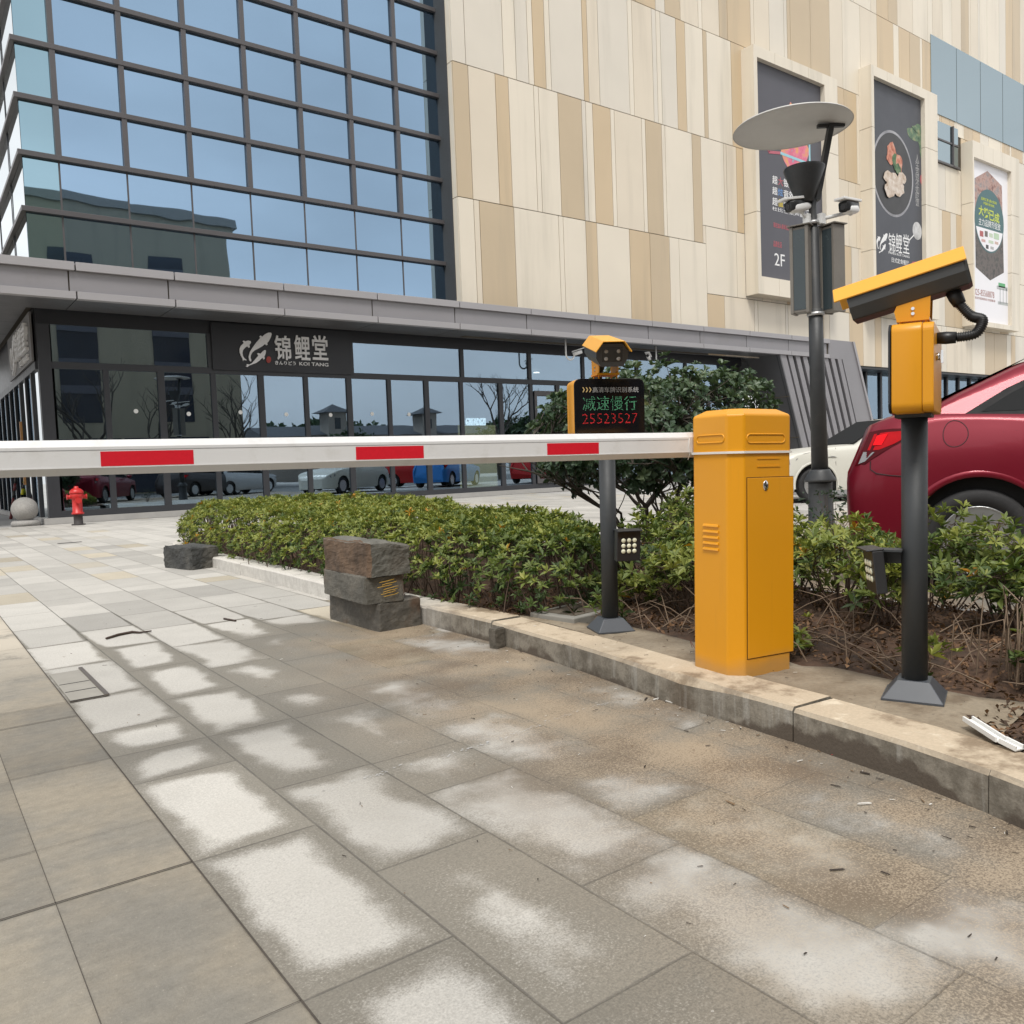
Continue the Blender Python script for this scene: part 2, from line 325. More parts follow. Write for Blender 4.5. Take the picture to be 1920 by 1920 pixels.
# older beige strip on the left: narrow border column with long stones, then wide columns
xs = [PX0, 0.205, -0.40, -1.0, -1.6, -2.2, -2.8, -3.4, -4.0, -4.6, -5.2, -5.8, -6.4, -7.0, -7.6, -8.2, -9, -10, -11, -12]
rows = [1.94-0.6*3-6, ]
ys = [-3.0]
while ys[-1] < 19.7: ys.append(ys[-1]+rt.choice((0.3, 0.6, 0.6, 0.34)))
base_rows = [1.30, 1.94, 2.25, 2.845, 3.46, 3.70, 4.3, 4.62]
for j in range(len(xs)-1):
    a, b = xs[j+1], xs[j]
    R_ = [q for q in ys if q < 1.0] + base_rows + [q for q in ys if q > 4.85]
    if j: R_ = [q+rt.uniform(-0.2, 0.2)*(1 if (q < 1 or q > 4.8) else 0) for q in R_]; R_.sort()
    for q0, q1 in zip(R_[:-1], R_[1:]):
        sh = rt.random(); xm = (a+b)/2
        br = [sst(3.9, 5.4, q)*0.95 for q in (q0, q0, q1, q1)]
        tile(a, b, q0, q1, [(sh, 0, br[k], 1) for k in range(4)], [(0.5, 0.5)]*4, 1)
paving = pv.build('paving', [m_paving(), m_oldpaving()])
ul = paving.data.uv_layers.new(name='UVMap'); ul.data.foreach_set('uv', np.array(uvs, 'f').ravel())
ca = paving.data.color_attributes.new('pav', 'FLOAT_COLOR', 'CORNER')
carr = np.array(cols, 'f'); carr[:, 1] /= 4; ca.data.foreach_set('color', carr.ravel())
struct(paving)
# the old strip's open joints: thin dark grooves laid as slivers over it
jm = pm('joint_dirt', (0.06, 0.05, 0.04), 0.9, var=0.4, scale=20)
jg = MB()
for j in range(len(xs)-1):
    a, b = xs[j+1], xs[j]
    for q in base_rows+[5.1, 5.6, 6.2, 6.7, 7.4, 8.0, 8.7, 9.4, 10.2, 11.1, 12.0]+[0.8, 0.2, -0.4]:
        w = random.choice((0.0005, 0.0009, 0.0014)) if q not in (1.94, 3.46) else 0.0024
        jg.quad((a, q-w, 0.0035), (b, q-w, 0.0035), (b, q+w, 0.0035), (a, q+w, 0.0035))
    if j: jg.quad((b-0.0007, -5, 0.0035), (b+0.0007, -5, 0.0035), (b+0.0007, 16, 0.0035), (b-0.0007, 16, 0.0035))
jg.quad((PX0-0.002, -5, 0.0035), (PX0+0.002, -5, 0.0035), (PX0+0.002, 19, 0.0035), (PX0-0.002, 19, 0.0035))
struct(jg.build('paving_joints', jm))

# ---- chalky scrape across the wet stones
sc_ = MB(); rs = random.Random(5)
pa, pb = onZ(560, 1502), onZ(1150, 1318)
for k in range(170):
    t = rs.random()**0.8; 
    if 0.30 < t < 0.38: continue
    c = pa+(pb-pa)*t; l = rs.uniform(0.002, 0.010); w = rs.uniform(0.0006, 0.0028)*(1 if 0.2 < t < 0.6 else 0.5)
    d = (pb-pa)/np.linalg.norm(pb-pa); n = np.array([-d[1], d[0], 0]); c = c+n*rs.gauss(0, 0.007)+n*0.012*math.sin(t*9)
    sc_.add([c-d*l-n*w*.3, c-d*l*.2-n*w, c+d*l, c+d*l*.1+n*w], [(0, 1, 2, 3)])
    for q in range(4): sc_.v[-1-q].z = 0.0036
struct(sc_.build('chalk_scrape', pm('chalk', (0.46, 0.46, 0.46), 0.9, var=0.2, scale=90)))

# ---- kerb
KZ = 0.106
KB = [(0.2, -1.6), (0.75, -1.0), (1.2, -0.45), (1.55, 0.05), (1.85, 0.5), (2.03, 0.81), (2.10, 1.13), (2.145, 1.507), (2.19, 2.117), (2.255, 2.58), (2.29, 2.98), (2.325, 3.37), (2.33, 4.01), (2.335, 5.32), (2.352, 6.03), (2.362, 6.66), (2.375, 8.03), (2.42, 9.2), (2.55, 10.3), (2.85, 11.1), (3.4, 11.7), (4.2, 12.0), (5.2, 12.0)]
def poly_at(P, s):
    for a, b in zip(P[:-1], P[1:]):
        l = math.dist(a, b)
        if s <= l or b is P[-1]:
            t = s/l; return (a[0]+(b[0]-a[0])*t, a[1]+(b[1]-a[1])*t), ((b[0]-a[0])/l, (b[1]-a[1])/l)
        s -= l
def m_kerb():
    m, nt, out = newmat('kerb_stone'); co = coords(nt); ge = nd(nt, 'ShaderNodeNewGeometry'); sx = nd(nt, 'ShaderNodeSeparateXYZ', i_0=ge.outputs['Normal']); po = nd(nt, 'ShaderNodeSeparateXYZ', i_0=co)
    top = smooth(nt, sx.outputs[2], 0.3, 0.8)
    n1 = noise(nt, co, 2.6, 7, 0.62); n2 = noise(nt, co, 16, 6, 0.65); n3 = noise(nt, co, 120, 3)
    far = smooth(nt, po.outputs[1], 3.6, 4.4)
    face = mixc(nt, smooth(nt, n2, 0.35, 0.65), (0.13, 0.113, 0.088), (0.235, 0.21, 0.17))
    face = mixc(nt, smooth(nt, n1, 0.55, 0.68), face, (0.11, 0.085, 0.06))
    st = nd(nt, 'ShaderNodeMapping', i_0=co); st.inputs['Scale'].default_value = (22, 22, 2.0); run = noise(nt, st.outputs[0], 1.0, 4, 0.6)
    face = mixc(nt, mth(nt, 'MULTIPLY', smooth(nt, run, 0.52, 0.68), 0.5), face, (0.36, 0.345, 0.31))
    damp = smooth(nt, mth(nt, 'ADD', po.outputs[2], mth(nt, 'MULTIPLY', mth(nt, 'SUBTRACT', n1, 0.5), 0.32)), 0.005, 0.03)
    face = mixc(nt, damp, (0.085, 0.067, 0.05), face)
    face = mixc(nt, far, face, mixc(nt, smooth(nt, n2, 0.35, 0.7), (0.46, 0.44, 0.405), (0.56, 0.54, 0.50)))
    tp = mixc(nt, smooth(nt, mth(nt, 'ADD', n2, mth(nt, 'MULTIPLY', n1, 0.5)), 0.5, 0.66), (0.60, 0.52, 0.40), (0.47, 0.385, 0.28))
    tp = mixc(nt, mth(nt, 'MULTIPLY', smooth(nt, mth(nt, 'MULTIPLY_ADD', n2, 0.35, n1), 0.66, 0.80), 0.9), tp, (0.20, 0.145, 0.092))
    tp = mixc(nt, mth(nt, 'MULTIPLY', far, 0.8), tp, (0.60, 0.585, 0.55))
    c = mixc(nt, top, face, tp); g_ = mth(nt, 'MULTIPLY_ADD', n3, 0.4, 0.8)
    c = mixc(nt, 1.0, c, nd(nt, 'ShaderNodeCombineColor', i_Red=g_, i_Green=g_, i_Blue=g_).outputs[0], 'MULTIPLY')
    p = nd(nt, 'ShaderNodeBsdfPrincipled', i_Roughness=0.85); nt.links.new(c, p.inputs['Base Color'])
    nt.links.new(bump(nt, mth(nt, 'ADD', n2, mth(nt, 'MULTIPLY', n3, 0.4)), 0.45, 0.008), p.inputs['Normal']); nt.links.new(p.outputs[0], out.inputs[0]); return m
kb = MB(); tot = sum(math.dist(a, b) for a, b in zip(KB[:-1], KB[1:])); s0 = 0.02
# joints where the photograph shows them
acc = 0; marks = []
for a, b in zip(KB[:-1], KB[1:]):
    acc += math.dist(a, b); marks.append((b, acc))
s_at_y = lambda yq: next((acc_ - (b[1]-yq)/max(1e-6, (b[1]-a[1]))*math.dist(a, b)) for (a, b), (bb, acc_) in zip(zip(KB[:-1], KB[1:]), marks) if a[1] <= yq <= b[1])
js = [s_at_y(q) for q in (-1.2, -0.7, -0.2, 0.35, 0.90, 1.507, 2.117, 2.75, 3.37, 4.01, 4.65, 5.32, 6.03, 6.66, 7.3, 8.0, 8.7, 9.4, 10.1, 10.8, 11.4)]
js += [js[-1]+0.65*k for k in range(1, 4) if js[-1]+0.65*k < tot-0.1]
rk = random.Random(9)
for j, (sa_, sb_) in enumerate(zip(js[:-1], js[1:])):
    n = 5; rowsP = []; dz = rk.uniform(-0.004, 0.004); dx = rk.uniform(-0.004, 0.004)
    for q in range(n+1):
        (px, py), (tx, ty) = poly_at(KB, sa_+0.002+(sb_-sa_-0.004)*q/n); nx, ny = ty, -tx
        w0 = 0.0+dx; w1 = 0.185
        zt = KZ+dz
        # a worn scar on the upper edge of one stone beside the cabinet
        sc0 = 0.016*math.exp(-((py-1.98)/0.16)**2) + rk.uniform(0, 0.002)
        prof = [(w0, -0.02), (w0+0.002, zt-0.012-sc0), (w0+0.010+sc0, zt-rk.uniform(0, .001)), (w1-0.005, zt), (w1, zt-0.006), (w1, -0.02)]
        rowsP.append([(px+nx*w, py+ny*w, z) for w, z in prof])
    kb.grid(rowsP, 0, False)
    for row, rev in ((rowsP[0], 1), (rowsP[-1], 0)): kb.add(row, [tuple(range(6))[::-1] if rev else tuple(range(6))])
struct(kb.build('kerb', m_kerb()))

# ---- concrete pad behind the kerb, soil bed
KBK = [(poly_at(KB, s)[0][0]+poly_at(KB, s)[1][1]*0.187, poly_at(KB, s)[0][1]-poly_at(KB, s)[1][0]*0.187) for s in np.linspace(s_at_y(1.02), s_at_y(3.45), 14)]
pad = MB(); n = len(KBK); edge = [(2.70, 1.06), (2.66, 1.2), (2.655, 1.44), (2.675, 1.71), (2.62, 1.80), (2.68, 2.0), (2.665, 2.36), (2.70, 2.6), (2.71, 2.75), (2.66, 2.9), (2.6, 3.1), (2.56, 3.2), (2.54, 3.35), (2.53, 3.45)]
rp = random.Random(2)
P0 = []
for k in range(n):
    a, b = KBK[k], edge[k]; P0.append([(a[0]+(b[0]-a[0])*t+rp.uniform(-.004, .004)*(t > 0.9), a[1]+(b[1]-a[1])*t, KZ-0.004+rp.uniform(-.002, .002)) for t in np.linspace(0, 1, 9)] + [(b[0]+0.006, b[1], KZ-0.05)])
pad.grid(P0, 0, True)
def m_dust(name, a, b, c3):
    m, nt, out = newmat(name); co = coords(nt); n1 = noise(nt, co, 4.5, 7, 0.65); n2 = noise(nt, co, 60, 4, 0.7)
    c = mixc(nt, smooth(nt, n1, 0.35, 0.62), a, b); c = mixc(nt, mth(nt, 'MULTIPLY', smooth(nt, noise(nt, co, 11, 5), 0.55, 0.7), 0.7), c, c3)
    g_ = mth(nt, 'MULTIPLY_ADD', n2, 0.7, 0.65); c = mixc(nt, 1.0, c, nd(nt, 'ShaderNodeCombineColor', i_Red=g_, i_Green=g_, i_Blue=g_).outputs[0], 'MULTIPLY')
    p = nd(nt, 'ShaderNodeBsdfPrincipled', i_Roughness=0.9); nt.links.new(c, p.inputs['Base Color'])
    nt.links.new(bump(nt, mth(nt, 'ADD', n1, n2), 0.6, 0.006), p.inputs['Normal']); nt.links.new(p.outputs[0], out.inputs[0]); return m
struct(pad.build('concrete_pad', m_dust('dusty_concrete', (0.19, 0.148, 0.10), (0.26, 0.215, 0.155), (0.13, 0.095, 0.062))))
BED = [(2.2, 0.55), (1.75, 0.0), (1.35, -0.5), (0.9, -1.05), (1.8, -1.5), (3.4, -0.9), (4.0, 0.4), (3.9, 1.4), (4.0, 2.6), (4.3, 4.0), (4.9, 5.6), (5.3, 8.0), (5.3, 10.6), (4.9, 11.85), (3.5, 11.55), (2.95, 11.0), (2.7, 10.2), (2.58, 9.2), (2.54, 8.0), (2.51, 6.0), (2.49, 4.0), (2.48, 3.4), (2.42, 2.6), (2.34, 2.1), (2.3, 1.5), (2.26, 1.0)]
def inside(x, y, P=BED):
    r = False
    for (x1, y1), (x2, y2) in zip(P, P[1:]+P[:1]):
        if (y1 > y) != (y2 > y) and x < (x2-x1)*(y-y1)/(y2-y1)+x1: r = not r
    return r
soil = MB(); nx_, ny_ = 120, 330; X0, X1, Y0, Y1 = 0.9, 5.4, -1.5, 12.0
def hsh(x, y): return 0.5+0.25*math.sin(7.1*x+3.3*y)+0.25*math.sin(5.3*y-9.7*x+1.0)
idx = {}; vs = []; fs = []
rs = random.Random(4)
for a in range(nx_+1):
    for b in range(ny_+1):
        x = X0+(X1-X0)*a/nx_; y = Y0+(Y1-Y0)*b/ny_
        if inside(x, y): idx[(a, b)] = len(vs); vs.append((x, y, 0.062+0.028*hsh(x, y)+rs.uniform(0, 0.016)+ (0.05*sst(2.75, 3.1, x))))
for a in range(nx_):
    for b in range(ny_):
        q = [(a, b), (a+1, b), (a+1, b+1), (a, b+1)]
        if all(k in idx for k in q): fs.append([idx[k] for k in q])
soil.add(vs, fs, 0, True)
struct(soil.build('soil', m_dust('soil_brown', (0.042, 0.025, 0.015), (0.10, 0.056, 0.034), (0.022, 0.015, 0.010))))
# rear kerb of the bed towards the parking spaces
rk2 = MB()
RB = [(3.45, -0.9), (4.05, 0.4), (3.96, 1.4), (4.06, 2.6), (4.36, 4.0), (4.96, 5.6), (5.36, 8.0), (5.36, 10.6)]
for a, b in zip(RB[:-1], RB[1:]): rk2.bar((a[0], a[1], 0.05), (b[0], b[1], 0.05), 0.12, 0.12)
struct(rk2.build('rear_kerb', MATS.get('x') or pm('rear_kerb_stone', (0.45, 0.43, 0.40), 0.85, var=0.2, scale=5)))

# ================= THE MALL =================
YF, YG, YB, YC, YFR = 19.94, 20.15, 19.36, 18.48, 18.82
XC = 2.50
M_FRAME = pm('dark_frame_metal', (0.033, 0.035, 0.041), 0.45, var=0.15, scale=2)
M_FRAME2 = pm('grey_frame_metal', (0.085, 0.08, 0.083), 0.4, var=0.12, scale=2)
M_FASCIA = pm('fascia_aluminium', (0.235, 0.228, 0.24), 0.42, var=0.10, scale=0.7, dirt=(0.20, 0.19, 0.19), dscale=1.2, damt=0.5)
M_FASCIA_L = pm('fascia_lip', (0.32, 0.31, 0.32), 0.42, var=0.08, scale=0.9)
M_SOFFIT = pm('soffit_panel', (0.085, 0.085, 0.09), 0.45, var=0.1, scale=1)
M_BLACK = pm('black_board', (0.018, 0.019, 0.023), 0.4, var=0.15, scale=3)
def m_clad(name, col, streak):
    m, nt, out = newmat(name); co = coords(nt)
    st = nd(nt, 'ShaderNodeMapping', i_0=co); st.inputs['Scale'].default_value = (1.1, 1.1, 0.10)
    n1 = noise(nt, st.outputs[0], 1.2, 5, 0.55); n2 = noise(nt, co, 0.6, 5)
    k = mth(nt, 'MULTIPLY_ADD', n2, 0.14, 0.93); c = mixc(nt, 1.0, col, nd(nt, 'ShaderNodeCombineColor', i_Red=k, i_Green=k, i_Blue=k).outputs[0], 'MULTIPLY')
    c = mixc(nt, mth(nt, 'MULTIPLY', smooth(nt, n1, 0.50, 0.74), 0.62), c, streak)
    p = nd(nt, 'ShaderNodeBsdfPrincipled', i_Roughness=0.38); nt.links.new(c, p.inputs['Base Color']); nt.links.new(p.outputs[0], out.inputs[0]); return m
M_CREAM = m_clad('cream_cladding', (0.70, 0.635, 0.525), (0.52, 0.47, 0.38))
M_TAN = m_clad('tan_cladding', (0.555, 0.435, 0.285), (0.42, 0.34, 0.235))
M_CREAM2 = m_clad('cream_cladding_warm', (0.66, 0.585, 0.47), (0.50, 0.44, 0.35)); M_CREAM3 = m_clad('cream_cladding_grey', (0.64, 0.59, 0.505), (0.50, 0.46, 0.385)); M_TAN2 = m_clad('tan_cladding_dull', (0.51, 0.41, 0.28), (0.40, 0.33, 0.24))
M_GAP = pm('cladding_gap', (0.07, 0.058, 0.042), 0.9)
def m_mirrorglass(name, tint, body, share, wave=0.25, wscale=0.55):
    m, nt, out = newmat(name); co = coords(nt)
    nrm = bump(nt, noise(nt, co, wscale, 2, 0.4), wave, 0.02)
    gl = nd(nt, 'ShaderNodeBsdfGlossy', i_Color=(*tint, 1), i_Roughness=0.012, i_Normal=nrm)
    df = nd(nt, 'ShaderNodeBsdfDiffuse', i_Color=(*body, 1))
    ms = nd(nt, 'ShaderNodeMixShader', i_0=share); nt.links.new(df.outputs[0], ms.inputs[1]); nt.links.new(gl.outputs[0], ms.inputs[2])
    nt.links.new(ms.outputs[0], out.inputs[0]); return m
M_BLUEGLASS = m_mirrorglass('blue_curtain_glass', (0.285, 0.415, 0.565), (0.02, 0.045, 0.06), 0.94, 0.42, 0.42)
M_BLUEGLASS2 = m_mirrorglass('pale_curtain_glass', (0.30, 0.45, 0.53), (0.03, 0.06, 0.08), 0.92, 0.38, 0.42)
M_WHITEGLASS = m_mirrorglass('side_curtain_glass', (0.86, 0.90, 0.92), (0.1, 0.12, 0.13), 0.95, 0.1, 0.4)
def m_shopglass(name, tint, through):
    m, nt, out = newmat(name); co = coords(nt)
    nrm = bump(nt, noise(nt, co, 0.7, 2, 0.4), 0.05, 0.02)
    gl = nd(nt, 'ShaderNodeBsdfGlossy', i_Color=(*tint, 1), i_Roughness=0.008, i_Normal=nrm)
    tr = nd(nt, 'ShaderNodeBsdfTransparent', i_Color=(*through, 1))
    ad = nd(nt, 'ShaderNodeAddShader'); nt.links.new(gl.outputs[0], ad.inputs[0]); nt.links.new(tr.outputs[0], ad.inputs[1])
    nt.links.new(ad.outputs[0], out.inputs[0]); return m
M_SHOPGLASS = m_shopglass('storefront_glass', (0.225, 0.29, 0.355), (0.32, 0.34, 0.34))

mall = thing('shopping_mall', 'large mall with blue glass corner, cream and tan cladding and grey canopy over dark shopfronts', 'building', (XC, YF, 0))
def mp(mb, name, m, parent=None, **k):
    if parent is None: return mb.build(name, m, mall, world=True, **k)
    o = mb.build(name, m, None); 
    for v in o.data.vertices: v.co -= mall.location
    o.parent = parent; return o
# --- curtain wall
GX = [XC-0.0, 3.18, 4.53, 5.92, 7.31, 8.69, 10.08, 11.46, 12.82]
GZ = [5.0, 6.62, 7.77, 8.93, 10.08, 11.24, 12.40, 13.56, 14.72]
rg = random.Random(21)
def pane(mb, a, b, c, d, n, tilt=0.003, th=0.02):
    """one sheet of glass, each a hair out of true like real curtain glass"""
    t = [rg.uniform(-tilt, tilt) for _ in range(2)]
    P = [Vector(q) for q in (a, b, c, d)]; n = Vector(n); cen = sum(P, Vector())/4; ex = (P[1]-P[0]).normalized(); ez = (P[3]-P[0]).normalized()
    P = [p+n*((p-cen).dot(ex)*t[0]+(p-cen).dot(ez)*t[1]) for p in P]
    mb.prism(P, -n*th)
for i in range(8):
    for j in range(8):
        mb = MB(); x0, x1, z0, z1 = GX[i]+0.004, GX[i+1]-0.004, GZ[j]+0.004, GZ[j+1]-0.004
        pane(mb, (x0, YG, z0), (x1, YG, z0), (x1, YG, z1), (x0, YG, z1), (0, -1, 0)); mp(mb, 'window', M_BLUEGLASS2 if i == 0 else M_BLUEGLASS)
for j, z in enumerate(GZ[1:]):
    mb = MB(); mb.box(XC-0.09, 12.80, YG-0.10, YG-0.002, z-0.055, z+0.055); mp(mb, 'transom', M_FRAME2, bevel=0.006)
for i, x in enumerate(GX[1:-1]):
    mb = MB(); mb.box(x-0.018, x+0.018, YG-0.012, YG-0.001, 5.0, 7.715)
    for z0, z1 in zip(GZ[2:-1], GZ[3:]): mb.box(x-0.055, x+0.055, YG-0.085, YG-0.0015, z0+0.055, z1-0.055)
    mp(mb, 'mullion', M_FRAME2)
SX = [20.2, 22.3, 24.9, 28.0]
for i in range(3):
    for j in range(8):
        mb = MB(); y0, y1, z0, z1 = SX[i]+0.004, SX[i+1]-0.004, GZ[j]+0.004, GZ[j+1]-0.004
        pane(mb, (XC, y1, z0), (XC, y0, z0), (XC, y0, z1), (XC, y1, z1), (-1, 0, 0)); mp(mb, 'window', M_WHITEGLASS)
for z in GZ[1:]:
    mb = MB(); mb.box(XC-0.09, XC-0.002, YG-0.002, 28.0, z-0.04, z+0.04); mp(mb, 'transom', M_FRAME2)
mb = MB()
for y in SX[1:]: mb.box(XC-0.02, XC-0.002, y-0.012, y+0.012, 5.0, 14.7)
mp(mb, 'side_joint', M_FRAME)
# solid mass behind the skins (kept clear of the shop interior)
mb = MB(); mb.box(XC+0.06, 12.80, YG+0.06, 33.0, 4.75, 15.6); mb.box(12.80, 60.0, 19.62, 33.0, 4.75, 24.0); mb.box(XC-0.02, 12.82, YG-0.06, 20.6, 14.79, 15.6)
mp(mb, 'wall_core', pm('core_dark', (0.05, 0.055, 0.06), 0.8))
# --- cream / tan cladding
cl = MB(); g = 0.011; rcl = random.Random(77)
def panel(x0, x1, z0, z1, t, Y=YB): cl.box(x0+g, x1-g, Y, Y+0.045, z0+g, z1-g, rcl.choice((0, 0, 3, 4)) if t == 'c' else rcl.choice((1, 5)))
R1, R2, R3 = 8.30, 11.93, 15.56
top = '12.83t13.34c14.26t14.72c15.64c15.82c16.56t17.50c17.66c17.95t18.70c18.87c20.08c20.25t21.01c21.17c22.50t22.95c24.15c24.30c24.85t25.23'
low = '12.83c13.35c13.54t14.75c16.42c16.60c17.51t17.97c19.38t20.31t21.24c21.71c23.10'
bot = '23.10t24.01c25.69c25.91c27.58c27.75c29.60t30.11c30.50c31.93t32.94c33.86t34.37c35.68'
import re
def parse(s): 
    n = [float(q) for q in re.findall(r'[\d.]+', s)]; t = re.findall(r'[ct]', s); return list(zip(n[:-1], n[1:], t))
for a, b, t in parse(top): panel(a, b, R1 if a < 22.9 else 8.92, R2, t)
for a, b, t in parse(low): panel(a, b, 4.6, R1, t)
for a, b, t in parse(bot): panel(a, b, 4.46, 6.59, t)
panel(23.1, 24.75, 6.59, 8.92, 'c'); panel(24.75, 25.23, 6.59, 8.92, 'c')
rr = random.Random(31)
for z0, z1 in ((R2, R3), (R3, 19.2), (19.2, 24.0)):
    x = 12.83
    while x < 60:
        w = rr.choice((0.45, 0.2, 0.9, 1.3, 0.75)); 
        if not (z0 == R2 and x > 38.6 and x < 41.4): panel(x, min(x+w, 60), z0, z1, 'c' if rr.random() < 0.66 else 't')
        x += w
x = 35.68
while x < 60: w = rr.choice((0.5, 1.0, 1.4)); panel(x, x+w, 4.46, 6.59, 'c' if rr.random() < 0.7 else 't'); x += w
for z0, z1 in ((6.59, 9.3), (9.3, R2)):
    x = 25.25
    while x < 60:
        w = rr.choice((0.55, 0.95, 0.8)); panel(x, x+w, z0, z1, 'c' if rr.random() < 0.7 else 't'); x += w
for z0, z1 in ((4.6, R1), (R1, R2), (R2, R3), (R3, 19.2), (19.2, 24.0)):   # return towards the glass
    cl.box(12.83, 12.875, YB+0.05, 20.2, z0+g, z1-g, 0)
cl.box(12.87, 60, YB+0.03, YB+0.24, 4.5, 24.0, 2)
panel(22.95, 23.1, 8.30, 8.92, 'c'); panel(38.5, 40.1, 11.93, 14.02, 'c'); panel(40.1, 41.6, 11.93, 14.02, 'c')
mp(cl, 'cladding', [M_CREAM, M_TAN, M_GAP, M_CREAM2, M_CREAM3, M_TAN2])
# --- projecting banner frames
def frame(x0, x1, z0, z1, xb0, xb1, zb0, zb1):
    f = MB(); d = YB-0.002
    def seg(a, b, c, e):           # stone-like clad box, split by shadow joints
        n = max(1, round((e-c)/2.75)) if (e-c) > (b-a) else 1; m_ = max(1, round((b-a)/0.95)) if (b-a) > (e-c) else 1
        for i in range(n):
            for k in range(m_): f.box(a+(b-a)*k/m_+0.008*(k > 0), a+(b-a)*(k+1)/m_-0.008*(k < m_-1), YFR, d, c+(e-c)*i/n+0.01*(i > 0), c+(e-c)*(i+1)/n-0.01*(i < n-1), 0)
    seg(x0, xb0, z0, z1); seg(xb1, x1, z0, z1); seg(xb0+0.001, xb1-0.001, z0+0.001, zb0)
    if z1 > zb1+0.2: seg(xb0+0.001, xb1-0.001, zb1, z1-0.001)
    f.box(xb0, xb1, YFR+0.20, d-0.01, zb0, zb1, 1)
    return mp(f, 'banner_frame', [M_CREAM, M_GAP])
FR1 = (25.24, 30.45, 6.69, 15.4, 25.44, 29.58, 7.32, 15.0)
FR2 = (32.88, 38.30, 6.69, 16.6, 33.09, 37.2, 7.42, 16.2)
FR3 = (41.61, 46.60, 6.69, 15.3, 41.75, 45.70, 6.92, 14.55)
for q in (FR1, FR2, FR3): frame(*q)
def m_dkwin(): return m_mirrorglass('high_window_glass', (0.37, 0.44, 0.47), (0.03, 0.05, 0.06), 0.9, 0.1, 0.5)
M_HIGH = m_dkwin()
for x0, x1, z0, z1 in ((38.9, 40.7, 14.1, 15.9), (40.76, 41.3, 14.1, 15.9)):
    mb = MB(); mb.box(x0, x1, YB-0.02, YB+0.02, z0, z1); w = mp(mb, 'window', M_HIGH)
    mb = MB(); mb.box(x0-0.06, x1+0.06, YB-0.10, YB-0.021, z0-0.08, z0); mb.box(x0-0.06, x0, YB-0.10, YB-0.021, z0, z1); mb.box(x0, x1, YB-0.06, YB-0.021, z0+0.95, z0+1.02); mp(mb, 'window_frame', M_FRAME2, w)
for k in range(7):
    x0 = 38.8+k*2.4; mb = MB(); mb.box(x0, x0+2.36, YB-0.03, YB+0.01, 16.2, 19.6); mp(mb, 'window', M_HIGH)
# --- canopy: fascia panels, lips, soffit, portal leg
JX = [-3.2, -1.2, 0.8, 2.95, 4.83, 7.22, 9.60, 12.0, 14.38, 16.78, 19.2, 21.63, 24.05, 26.47, 28.9]
FZ0, FZ1, FZ2, FZ3 = 4.50, 4.645, 5.055, 5.22
cn = MB(); j = 0.014
for a, b in zip(JX[:-1], JX[1:]):
    cn.box(a+j, b-j, YC, YC+0.12, FZ1+0.008, FZ2-0.004, 0)
    cn.box(a+0.12+j, b+0.12-j, YC-0.055, YC+0.12, FZ0, FZ1, 1)
    cn.box(a+0.12+j, b+0.12-j, YC-0.075, YC+0.12, FZ2, FZ3, 1)
cn.box(JX[0], 30.2, YC+0.03, YB, FZ0+0.08, FZ3-0.03, 2)
cn.box(JX[0], 12.79, YB, YG-0.11, FZ0+0.08, FZ3-0.05, 2)
cn.box(JX[0], XC-0.02, YG-0.11, 31.0, FZ0+0.08, FZ3-0.05, 2)
mp(cn, 'canopy', [M_FASCIA, M_FASCIA_L, M_GAP], bevel=0.004, seg=1)
sf = MB()
for a, b in zip(JX[:-1], JX[1:]): sf.box(a+0.12+0.008, b+0.12-0.008, YC+0.005, YF-0.16, FZ0+0.01, FZ0+0.05)
for k in range(6):
    for x0, x1 in ((-3.2, -1.3), (-1.28, 0.6), (0.62, XC-0.16)): sf.box(x0+.008, x1-.008, YF-0.15+k*1.9, YF-0.15+(k+1)*1.9-0.016, FZ0+0.01, FZ0+0.05)
mp(sf, 'soffit', M_SOFFIT)
# portal leg at the right end: leaning frame with slanted fins
def lx(x, z, zt=4.50, s=0.375): return x+(zt-z)*s
pl = MB(); Y0_, Y1_ = YC, YB+0.02
XO, XI = 30.62, 25.92           # outer and inner edges under the fascia
pl.prism([(29.02, Y0_, FZ3), (29.02, Y0_, FZ0), (lx(29.95, FZ0), Y0_, FZ0), (lx(29.98, 0), Y0_, 0), (lx(31.08, 0), Y0_, 0), (lx(XO, FZ3, FZ3, 0.36), Y0_, FZ3)][::-1], (0, 0.5, 0), 0)
pl.prism([(lx(31.09, 0), Y0_-0.05, 0.0), (lx(31.16, 0)+0.06, Y0_-0.05, 0.0), (XO+0.14, Y0_-0.05, FZ3+0.0), (XO+0.0, Y0_-0.05, FZ3)], (0, 0.9, 0), 1)
pl.prism([(lx(XI, FZ0), Y0_+0.10, FZ0), (lx(XI, 0), Y0_+0.10, 0), (lx(30.0, 0), Y0_+0.10, 0), (lx(30.0, FZ0), Y0_+0.10, FZ0)], (0, 0.05, 0), 2)
mp(pl, 'portal_leg', [M_FASCIA, M_FASCIA_L, pm('fin_shadow_board', (0.05, 0.05, 0.053), 0.6)], bevel=0.004, seg=1)
pr_ = MB(); pr_.prism([(lx(XI, FZ0), Y0_, FZ0), (lx(XI, 0), Y0_, 0), (lx(XI, 0), YF-0.05, 0), (lx(XI, FZ0), YF-0.05, FZ0)], (0.06, 0, 0), 0)
for z in (3.0, 1.5): pr_.bar((lx(XI, z)-0.002, Y0_, z), (lx(XI, z)-0.002, YF-0.06, z), 0.012, 0.03, mi=1)
mp(pr_, 'portal_return', [pm('return_panel', (0.095, 0.095, 0.10), 0.4, var=0.1, scale=1), M_GAP])
